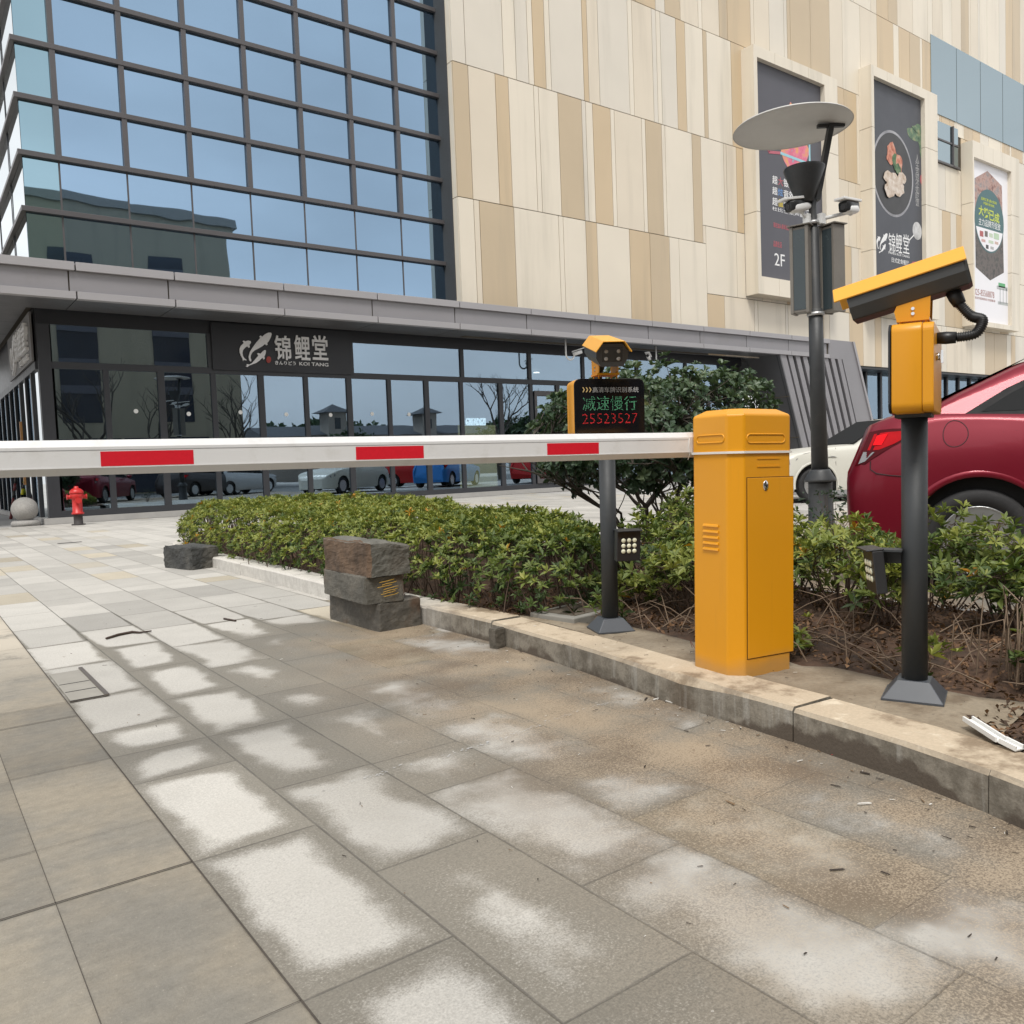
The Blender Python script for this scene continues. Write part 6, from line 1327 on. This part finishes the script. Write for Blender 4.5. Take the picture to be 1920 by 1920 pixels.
lo = foliage('dead_leaves', P, A, np.clip(RNG.normal(0.35, 0.25, len(P)), 0, 1), 0.026, 0.013, 2, 80, M_DRY, None); lo['kind'] = 'stuff'; lo['label'] = 'brown dead leaves scattered over the soil of the bed'; lo['category'] = 'leaf litter'
mb = MB()
for k in range(150):
    x = rh.uniform(2.68, 3.4); y = rh.uniform(0.8, 3.3)
    if not inside(x, y): continue
    a = rh.uniform(0, 6.28); l = rh.uniform(0.06, 0.30); z0 = 0.10+(0.05*sst(2.75, 3.1, x)); q = Vector((x, y, z0)); e = q+Vector((math.cos(a)*l, math.sin(a)*l, rh.uniform(0, 0.16)))
    mb.tube([q, (q+e)/2+Vector((0, 0, rh.uniform(0, .05))), e], [0.003, 0.0025, 0.0015], 4, cap=False)
for k in range(26):   # the drooping dry clump at the right edge
    x, y = 2.93+rh.gauss(0, .05), 1.16+rh.gauss(0, .05); a = rh.uniform(0, 6.28); q = Vector((x, y, 0.11)); m_ = q+Vector((rh.gauss(0, .03), rh.gauss(0, .03), rh.uniform(.20, .32))); e = m_+Vector((math.cos(a)*.10, math.sin(a)*.10, -rh.uniform(.10, .24)))
    mb.tube([q, (q+m_)/2, m_, (m_+e)/2+Vector((math.cos(a)*.04, math.sin(a)*.04, .02)), e], [0.0028]*5, 4, cap=False)
lo2 = mb.build('dry_stalks', pm('dry_stalk', (0.17, 0.12, 0.08), 0.8, var=0.35, scale=20)); lo2['kind'] = 'stuff'; lo2['label'] = 'thin dry stalks lying and bending over the soil'; lo2['category'] = 'dry stalks'
lo_ = bpy.data.objects['litter']; lo_['category'] = 'litter'

# ================= CARS =================
def interp(x, P):
    if x <= P[0][0]: return P[0][1]
    for a, b in zip(P[:-1], P[1:]):
        if x <= b[0]:
            t = (x-a[0])/(b[0]-a[0]); return a[1]+(b[1]-a[1])*t
    return P[-1][1]
ZB = [(-2.25, 1.045), (-2.1, 1.085), (-1.95, 1.098), (-1.6, 1.085), (-1.2, 1.06), (0, 1.01), (0.9, 0.97), (1.25, 0.945), (1.7, 0.875), (2.0, 0.79), (2.15, 0.71), (2.25, 0.58)]
WB = [(-2.25, 0.70), (-2.235, 0.755), (-2.19, 0.80), (-2.08, 0.84), (-1.85, 0.868), (-1.4, 0.885), (0, 0.89), (1.4, 0.885), (1.8, 0.86), (2.0, 0.80), (2.15, 0.69), (2.22, 0.58), (2.25, 0.48)]
YP = [(0.15, 0.93), (0.25, 0.965), (0.40, 0.985), (0.60, 1.0), (0.78, 0.998), (0.86, 0.988), (0.95, 0.958), (1.1, 0.90)]
AXR, AXF, WR = -1.47, 1.40, 0.315
def zlow(x):
    z = 0.21+0.05*max(0, abs(x)-1.9)
    for c in (AXR, AXF):
        d = abs(x-c); R_ = 0.385
        if d < R_: z = max(z, 0.315+math.sqrt(R_*R_-d*d))
    return z
def sx(x, z):
    x0 = x
    if x < -1.5: x += max(0, z-0.70)*0.42*sst(0, 0.6, -1.5-x) + 0.10*max(0, 0.5-z)*sst(0, 0.5, -1.75-x)
    return x if x0 > -1.6 else x+(-1.6-x0)*0.08
def side_y(x, z): return interp(x, WB)*interp(z, YP)
def gy(z): return 0.80-0.50*(z-1.05)
ZR = [(-1.78, 1.08), (-1.6, 1.195), (-1.2, 1.385), (-0.95, 1.445), (-0.6, 1.475), (-0.1, 1.482), (0.3, 1.45), (0.6, 1.33), (1.25, 0.93)]
def make_car(label, pos, heading, paint, group=None, detail=True, G0=0.0):
    t = thing('parked_car', label, 'car', pos, heading, group)
    mb = MB(); xs_ = sorted(set([-2.25, -2.235, -2.2, -2.15]+[round(-2.1+0.05*k, 3) for k in range(85)]+[2.16, 2.2, 2.235, 2.25]+[AXR-0.385, AXR+0.385, AXF-0.385, AXF+0.385, AXR-.37, AXR+.37, AXF-.37, AXF+.37]))
    rows = []
    for x in xs_:
        zl, zb = zlow(x), interp(x, ZB); w = interp(x, WB); half = []
        for k in range(11):
            z = zl+(zb-zl)*k/10; half.append((sx(x, z), side_y(x, z), z))
        ye = half[-1][1]
        for f_, dz in ((0.93, 0.010), (0.75, 0.020), (0.4, 0.030), (0.0, 0.033)): half.append((sx(x, zb), ye*f_, zb+dz*min(1, (2.25-abs(x))/0.15+0.2)))
        rows.append(half+[(a, -b, c) for a, b, c in half[-2::-1]])
    mb.grid(rows, 0, True); n = len(rows[0])
    mb.add(rows[0], [tuple(range(n))], 0, False); mb.add(rows[-1], [tuple(range(n))[::-1]], 0, False)
    # greenhouse shell
    rows = []
    for k in range(41):
        x = -1.78+3.03*k/40; zr = interp(x, ZR); zb = interp(x+G0, ZB)-0.02; x += G0; zr = max(zr, zb+0.012); h = []
        for q in range(6): z = zb+(zr-0.025-zb)*q/5 if zr-0.025 > zb else zb; h.append((x, gy(z)+0.0, z))
        ye = h[-1][1]
        for f_, dz in ((0.95, 0.014), (0.85, 0.024), (0.5, 0.036), (0, 0.04)): h.append((x, ye*f_, max(zr-0.025, zb)+dz))
        rows.append(h+[(a, -b, c) for a, b, c in h[-2::-1]])
    mb.grid(rows, 0, True); mb.build('body', paint, t)
    M_TRIM = pm('car_trim_black', (0.012, 0.012, 0.013), 0.45, spec=0.08); M_CG = MATS.get('car_glass') or pm('car_glass', (0.030, 0.031, 0.032), 0.3, spec=0.0, var=0.02)
    def sidepatch(pts, m, name, off, s, th=0.003, parent=None):
        b = MB(); b.prism([(x+G0, s*(gy(z)+off), z) for x, z in pts], (0, s*th, 0)); return b.build(name, m, parent or t)
    for s in (-1, 1):
        tr = sidepatch([(-1.545, 1.072), (-1.30, 1.225), (-1.10, 1.318), (-0.85, 1.385), (-0.45, 1.418), (-0.05, 1.42), (0.25, 1.395), (0.62, 1.245), (1.02, 1.035), (1.0, 1.0), (-0.2, 1.035), (-1.2, 1.062)], M_TRIM, 'window_trim', 0.004, s)
        for pts in ([(-1.44, 1.092), (-1.27, 1.20), (-1.06, 1.30), (-1.00, 1.32), (-1.02, 1.085)], [(-0.95, 1.082), (-0.93, 1.345), (-0.80, 1.375), (-0.42, 1.402), (-0.10, 1.405), (-0.12, 1.062)], [(-0.04, 1.06), (-0.02, 1.403), (0.23, 1.378), (0.60, 1.225), (0.90, 1.06), (0.88, 1.03)]): sidepatch(pts, M_CG, 'window', 0.0075, s, 0.002)
    b = MB(); b.add([(-1.70, -0.62, 1.165), (-1.70, 0.62, 1.165), (-1.08, 0.50, 1.455), (-1.08, -0.50, 1.455)], [(0, 1, 2, 3)]); b.add([(-1.70, 0, 1.17), ], []); b.build('rear_window', M_CG, t)
    b = MB(); b.add([(1.14+G0, -0.68, 1.035), (1.14+G0, 0.68, 1.035), (0.42+G0, 0.53, 1.45), (0.42+G0, -0.53, 1.45)], [(3, 2, 1, 0)]); b.build('windscreen', M_CG, t)
    M_WELL = pm('wheel_well', (0.010, 0.010, 0.010), 0.9); M_TYRE = pm('tyre_rubber', (0.017, 0.017, 0.018), 0.75, var=0.2, scale=20, dirt=(0.05, 0.048, 0.045), dscale=8, damt=0.5); M_RIM = pm('rim_alloy', (0.52, 0.53, 0.54), 0.3, 0.85, var=0.05)
    b = MB()
    for c in (AXR, AXF): b.box(c-0.40, c+0.40, -0.80, 0.80, 0.24, 0.76)
    b.box(-2.0, 2.0, -0.70, 0.70, 0.2, 0.5); b.build('underbody', M_WELL, t)
    for c in (AXR, AXF):
        for s in (-1, 1):
            w = bpy.data.objects.new('wheel', None); COL.objects.link(w); w.parent = t; w.location = (c, s*0.755, WR); w.empty_display_size = 0.1
            b = MB(); b.lathe([(r_, s*y_) for r_, y_ in ((0.20, -0.10), (0.285, -0.105), (0.306, -0.09), (0.315, -0.06), (0.315, 0.06), (0.306, 0.09), (0.285, 0.105), (0.215, 0.10), (0.205, 0.05))], (0, 0, 0), 40, ax='Y'); b.build('tyre', M_TYRE, w)
            b = MB(); b.lathe([(0.212, s*0.098), (0.206, s*0.104), (0.196, s*0.09), (0.186, s*0.05)], (0, 0, 0), 40, ax='Y'); b.tube([(0, s*0.03, 0), (0, s*0.085, 0)], [0.06, 0.045], 16)
            for k in range(5):
                a = 2*math.pi*k/5+0.3
                for da in (-0.13, 0.13): b.bar((0.03*math.cos(a), s*0.078, 0.03*math.sin(a)), (0.20*math.cos(a+da), s*0.088, 0.20*math.sin(a+da)), 0.036, 0.022, up=(0, 1, 0))
            b.build('rim', M_RIM, w)
    M_TL = MATS.get('tail_red'); 
    if not M_TL: M_TL = pm('tail_red', (0.40, 0.004, 0.008), 0.2, spec=0.15, var=0.25, scale=14)
    M_TD = pm('tail_dark', (0.07, 0.003, 0.006), 0.2, spec=0.15); M_CLR = pm('lamp_clear', (0.24, 0.24, 0.25), 0.2, spec=0.2, var=0.3, scale=30); M_TB = pm('tail_bright', (0.85, 0.006, 0.012), 0.2, spec=0.15)
    def onbody(pts, m, name, s, off, parent=None, n=6):
        """a panel following the body side: fan of small faces between two edge chains"""
        top, bot = pts; rows = []
        for (x0, z0), (x1, z1) in zip(top, bot):
            rows.append([(sx(x0+(x1-x0)*k/n, z0+(z1-z0)*k/n), s*(side_y(x0+(x1-x0)*k/n, z0+(z1-z0)*k/n)+off), z0+(z1-z0)*k/n) for k in range(n+1)])
        b = MB(); b.grid(rows, 0, True); return b.build(name, m, parent or t)
    for s in (-1, 1):
        # coordinates before the rear slope is applied; upper chain then lower chain
        tl = onbody(([(-2.235, 1.00), (-2.18, 1.010), (-2.10, 1.014), (-2.02, 1.012), (-1.93, 1.002), (-1.905, 0.975)], [(-2.235, 0.785), (-2.18, 0.80), (-2.11, 0.86), (-2.03, 0.915), (-1.95, 0.955), (-1.912, 0.966)]), M_TD, 'tail_light', s, 0.004)
        onbody(([(-2.20, 0.985), (-2.13, 0.994), (-2.04, 0.996), (-1.95, 0.985)], [(-2.20, 0.885), (-2.13, 0.885), (-2.05, 0.918), (-1.96, 0.968)]), M_TL, 'red_lens', s, 0.007, tl)
        onbody(([(-2.18, 0.975), (-2.115, 0.985)], [(-2.18, 0.915), (-2.125, 0.915)]), M_TB, 'bright_lens', s, 0.010, tl)
        onbody(([(-2.22, 0.875), (-2.15, 0.872)], [(-2.22, 0.80), (-2.185, 0.815)]), M_CLR, 'clear_lens', s, 0.007, tl)
        hl = onbody(([(1.72, 0.80), (1.9, 0.765), (2.05, 0.72), (2.16, 0.66)], [(1.74, 0.775), (1.9, 0.67), (2.05, 0.63), (2.18, 0.60)]), M_CLR, 'headlight', s, 0.004)
        if detail:
            def line(pts, name, r=0.0035):
                b = MB(); b.tube([(sx(x, z), s*(side_y(x, z)+0.001), z) for x, z in pts], r, 5, cap=False); b.build(name, pm('car_seam', (0.02, 0.006, 0.008), 0.6), t)
            line([(-2.15, 0.815), (-2.13, 0.765), (-2.08, 0.738), (-2.0, 0.725), (-1.87, 0.712), (-1.80, 0.705)], 'bumper_seam')
            line([(-0.93, 1.06), (-0.97, 0.9), (-1.0, 0.6), (-1.0, 0.45)], 'door_seam'); line([(0.0, 1.02), (0.0, 0.3)], 'door_seam'); line([(1.02, 0.96), (1.04, 0.7), (1.0, 0.3)], 'door_seam')
            line([(1.2, 0.945), (1.6, 0.875), (1.9, 0.79)], 'bonnet_seam', 0.003)
            b = MB(); mx = 0.78+G0; b.ball((0, 0, 0), 0.11, 18)
            for v in b.v: v.x *= 0.75; v.y *= 1.05; v.z *= 0.65
            for v in b.v: v += Vector((mx, s*0.99, 1.05))
            b.bar((mx+.02, s*0.86, 1.02), (mx, s*0.95, 1.04), 0.05, 0.03); b.build('mirror', paint, t)
            for hx in (-0.82, 0.16):
                b = MB(); b.tube([(hx, s*(side_y(hx, .87)+0.004), .87), (hx+.05, s*(side_y(hx, .87)+0.03), .875), (hx+.17, s*(side_y(hx, .87)+0.03), .875), (hx+.21, s*(side_y(hx, .87)+0.004), .87)], 0.012, 8); b.build('door_handle', paint, t)
    if detail:
        b = MB(); pts = [(-1.60+0.083*math.cos(a), 0.965+0.080*math.sin(a)) for a in np.linspace(0, 2*math.pi, 33)]
        b.tube([(sx(x, z), -(side_y(x, z)+0.0005), z) for x, z in pts], 0.0026, 5, cap=False); b.build('fuel_cap_seam', pm('car_seam', (0.02, 0.006, 0.008), 0.6), t)
        b = MB(); b.prism([(1.02, 0.885+0.0, 0.80), (1.10, 0.885, 0.815), (1.20, 0.885, 0.805), (1.10, 0.885, 0.797)], (0, 0.012, 0)); b.build('wing_badge', M_RIM, t)
        b = MB(); 
        for c in (AXR, AXF):
            for s in (-1, 1):
                b = MB(); rowsA = [[(c+r*math.cos(a), s*(side_y(c, 0.6)+o), 0.315+r*math.sin(a)) for r, o in ((0.386, 0.0), (0.388, 0.006), (0.415, 0.005), (0.425, -0.002))] for a in np.linspace(rad(-8), rad(188), 30)]
                b.grid(rowsA, 0, True); b.build('wheel_arch_lip', paint, t)
    return t
def m_paint(name, col, metal=0.25, rough=0.32):
    m, nt, out = newmat(name); co = coords(nt)
    fl = noise(nt, co, 900, 1); k = mth(nt, 'MULTIPLY_ADD', fl, 0.16, 0.92); d = smooth(nt, noise(nt, co, 3, 6), 0.5, 0.8)
    c = mixc(nt, 1.0, col, nd(nt, 'ShaderNodeCombineColor', i_Red=k, i_Green=k, i_Blue=k).outputs[0], 'MULTIPLY'); sp_ = smooth(nt, noise(nt, co, 55, 2, 0.6), 0.70, 0.76)
    c = mixc(nt, mth(nt, 'MULTIPLY', sp_, 0.35), c, tuple(0.4*q for q in col))
    p = nd(nt, 'ShaderNodeBsdfPrincipled', i_Metallic=metal, i_Roughness=rough); nt.links.new(c, p.inputs['Base Color']); p.inputs['Coat Weight'].default_value = 0.16; p.inputs['Coat Roughness'].default_value = 0.06; p.inputs['Specular IOR Level'].default_value = 0.32
    nt.links.new(p.outputs[0], out.inputs[0]); return m
M_PR = m_paint('paint_red', (0.175, 0.0065, 0.019), 0.30, 0.38); M_PW = m_paint('paint_pearl', (0.60, 0.59, 0.53), 0.0); M_PB = m_paint('paint_blue', (0.03, 0.20, 0.55)); M_PS = m_paint('paint_silver', (0.5, 0.51, 0.52), 0.4); M_PK = m_paint('paint_dark', (0.05, 0.045, 0.045)); M_PR2 = m_paint('paint_bright_red', (0.5, 0.02, 0.02))
def place(wx, wy, head, ax, side): 
    h = np.array([math.cos(head), math.sin(head)]); l = np.array([-h[1], h[0]]); c = np.array([wx, wy])-h*ax-l*side; return (c[0], c[1], 0)
hd = math.atan2(CR[1], CR[0])
q = ray(1834, 1010)*4.98
hr = hd-rad(22)
make_car('dark red car with its rear to the left behind the right camera post', place(q[0], q[1], hr, AXR, -0.85), hr, M_PR)
q = onZ(1530, 943)
make_car('pearl white car facing left behind the lamp post', place(q[0], q[1], hd+math.pi+rad(6), AXF, 0.85), hd+math.pi+rad(6), M_PW, G0=-0.55)
G = 'parked cars seen only as reflections in the shopfront'
for lab, x, y, h, m in (('silver car reflected in the shopfront glass with its front showing', 17.3, 3.4, rad(150), M_PS), ('bright red car reflected in the shopfront glass next to the silver car', 20.8, 4.6, rad(40), M_PR2), ('bright blue car reflected in the shopfront glass', 20.6, 7.0, rad(-35), M_PB), ('dark car reflected low in the left shopfront glass', 11.2, 0.6, rad(-35), M_PK), ('silver car reflected in the shopfront glass behind the hedge top', 13.2, -0.6, rad(-30), M_PS), ('red car reflected in the shopfront glass beside the bush', 24.5, 9.2, rad(-32), M_PR2)):
    make_car(lab, (x, y, 0), h, m, G, detail=False)

# ================= THE OTHER SIDE OF THE STREET (seen in the glass) =================
ob = thing('opposite_block', 'beige clad block with dark window strips reflected in the left glass', 'building', (0, -18, 0))
mb = MB(); mb.box(-45, 19.5, -34, -18.0, 0, 18.3); mb.build('wall', m_clad('block_beige', (0.34, 0.30, 0.22), (0.26, 0.23, 0.17)), ob, world=True)
for k, x0 in enumerate([-42+5.6*i for i in range(11)]):
    mb = MB(); mb.box(x0, x0+2.3, -18.0, -17.96, 4.6, 15.4); w = mb.build('window', pm('block_glass', (0.03, 0.035, 0.05), 0.1), ob, world=True)
    mb = MB()
    for z in (6.4, 8.0, 10.2, 12.2, 14.0): mb.box(x0, x0+2.3, -17.96, -17.90, z, z+0.5)
    mb.build('louvre', pm('block_louvre', (0.10, 0.10, 0.12), 0.5), w, )
    bpy.data.objects[w.children[0].name].location = (0, 18, 0)
    mb = MB(); mb.box(x0-2.2, x0+3.2, -17.99, -17.95, 0.1, 3.6); mb.build('shop_window', pm('block_glass', (0.03, 0.035, 0.05), 0.1), ob, world=True)
mb = MB(); mb.box(-45.2, 19.7, -34.2, -17.8, 18.3, 18.8); mb.build('parapet', pm('block_parapet', (0.30, 0.29, 0.27), 0.7), ob, world=True)
def villa(x, y, w, d, h, tower, label):
    t = thing('low_villa', label, 'building', (x, y, 0), 0, 'low villas across the street')
    mb = MB(); mb.box(-w/2, w/2, -d/2, d/2, 0, h); mb.build('wall', pm('villa_wall', (0.30, 0.27, 0.24), 0.8, var=0.15, scale=1), t)
    mb = MB(); mb.prism([(-w/2-.5, -d/2-.5, h), (-w/2-.5, d/2+.5, h), (-w/2-.5, 0, h+1.3)], (w+1, 0, 0)); mb.build('roof', pm('villa_roof', (0.07, 0.075, 0.085), 0.8), t)
    for k in range(int(w/3)):
        mb = MB(); mb.box(-w/2+1+k*3, -w/2+2.3+k*3, d/2, d/2+0.03, 1.4, 3.0); mb.build('window', pm('villa_window', (0.03, 0.035, 0.04), 0.2), t)
    if tower is not None:
        mb = MB(); mb.box(tower-1.05, tower+1.05, d/2-1.5, d/2+0.9, 0, h+2.4); mb.box(tower-0.35, tower+0.35, d/2+0.9, d/2+0.93, h+0.6, h+1.8, 1); tw_ = mb.build('tower', [MATS['villa_wall'], pm('villa_window', (0.03, 0.035, 0.04), 0.2)], t)
        mb = MB(); a = 1.7; z = h+2.4; c = (tower, d/2-0.3); mb.add([(c[0]-a, c[1]-a, z), (c[0]+a, c[1]-a, z), (c[0]+a, c[1]+a, z), (c[0]-a, c[1]+a, z), (c[0], c[1], z+0.9)], [(3, 2, 1, 0), (0, 1, 4), (1, 2, 4), (2, 3, 4), (3, 0, 4)]); mb.build('tower_roof', MATS['villa_roof'], tw_)
villa(38, -48, 15, 9, 4.7, 0.0, 'low villa with a square tower, reflected left in the shop glass'); villa(55, -52, 16, 9, 5.0, -3.0, 'low villa with a tower, reflected in the middle of the shop glass'); villa(74, -46, 15, 9, 5.4, None, 'low villa with a plain roof, reflected in the shop glass on the right')
def tree(x, y, h, label, leafy, seed, grp):
    t = thing('bare_tree' if not leafy else 'leafy_tree', label, 'tree', (x, y, 0), 0, grp); r_ = random.Random(seed); mb = MB(); tp = []
    def br(p, d, l, r, lev):
        pts = [p]; q = p.copy()
        for k in range(3): d = (d+Vector((r_.gauss(0, .16), r_.gauss(0, .16), r_.gauss(.04, .1)))).normalized(); q = q+d*l/3; pts.append(q.copy())
        mb.tube(pts, [r, r*.85, r*.7, r*.55], 6 if lev < 2 else 4, cap=False)
        if lev == 4: tp.append(q); return
        for k in range(3 if lev else 4):
            a = r_.uniform(0, 6.28); br(pts[-1 if k < 2 else 2].copy(), (d*0.9+Vector((math.cos(a), math.sin(a), .3))*0.62).normalized(), l*r_.uniform(.6, .8), r*.55, lev+1)
    br(Vector((0, 0, 0)), Vector((r_.gauss(0, .05), r_.gauss(0, .05), 1)), h*.32, h*.02, 0); mb.build('trunk', M_BARK, t)
    if leafy:
        P = [];
        for q in tp:
            for k in range(4): P.append((q.x+r_.gauss(0, .5), q.y+r_.gauss(0, .5), q.z+r_.gauss(0, .4)))
        foliage('crown', P, [(r_.gauss(0, 1), r_.gauss(0, 1), 1) for _ in P], [r_.uniform(.1, .7) for _ in P], 0.45, 0.28, 5, 60, M_BU, t, world=False)
TG = 'trees across the street'
for x, y, h, lf, lab in ((8.6, -11, 9, 0, 'bare tree reflected in the leftmost shop windows'), (12.4, -12, 8, 0, 'bare tree reflected in the shop windows under the sign'), (16.5, -10, 8, 0, 'bare spreading tree reflected left of the blue sky panes'), (30.0, -2.0, 8.5, 0, 'large bare tree reflected beside the yellow camera'), (40, -6, 8, 0, 'bare tree reflected right of the large bare tree'), (44, -22, 6, 1, 'leafy tree reflected in the right shop panes'), (50, -20, 6.5, 1, 'dense leafy tree reflected near the lit letters'), (57, -18, 7, 1, 'rightmost dense leafy tree reflected in the shop glass'), (36, -34, 5, 1, 'small leafy tree between the villas')):
    tree(x, y, h, lab, lf, int(x*7), TG)

P = []; A = []; T_ = []
for k in range(2600):
    x = rh.uniform(15, 150); hh_ = 5.2+3.0*abs(mnoise.noise(Vector((x*0.13, 0.5, 0))))+1.2*mnoise.noise(Vector((x*0.5, 2, 0)))
    P.append((x, -64+rh.gauss(0, 1.2), hh_*math.sqrt(rh.random()))); A.append((rh.gauss(0, 1), 1.0, 0.6)); T_.append(rh.uniform(0.05, 0.6))
tb = foliage('tree_belt', P, A, T_, 1.0, 0.6, 5, 60, M_BU, None); tb['kind'] = 'stuff'; tb['label'] = 'distant belt of trees reflected low in the shop glass'; tb['category'] = 'trees'
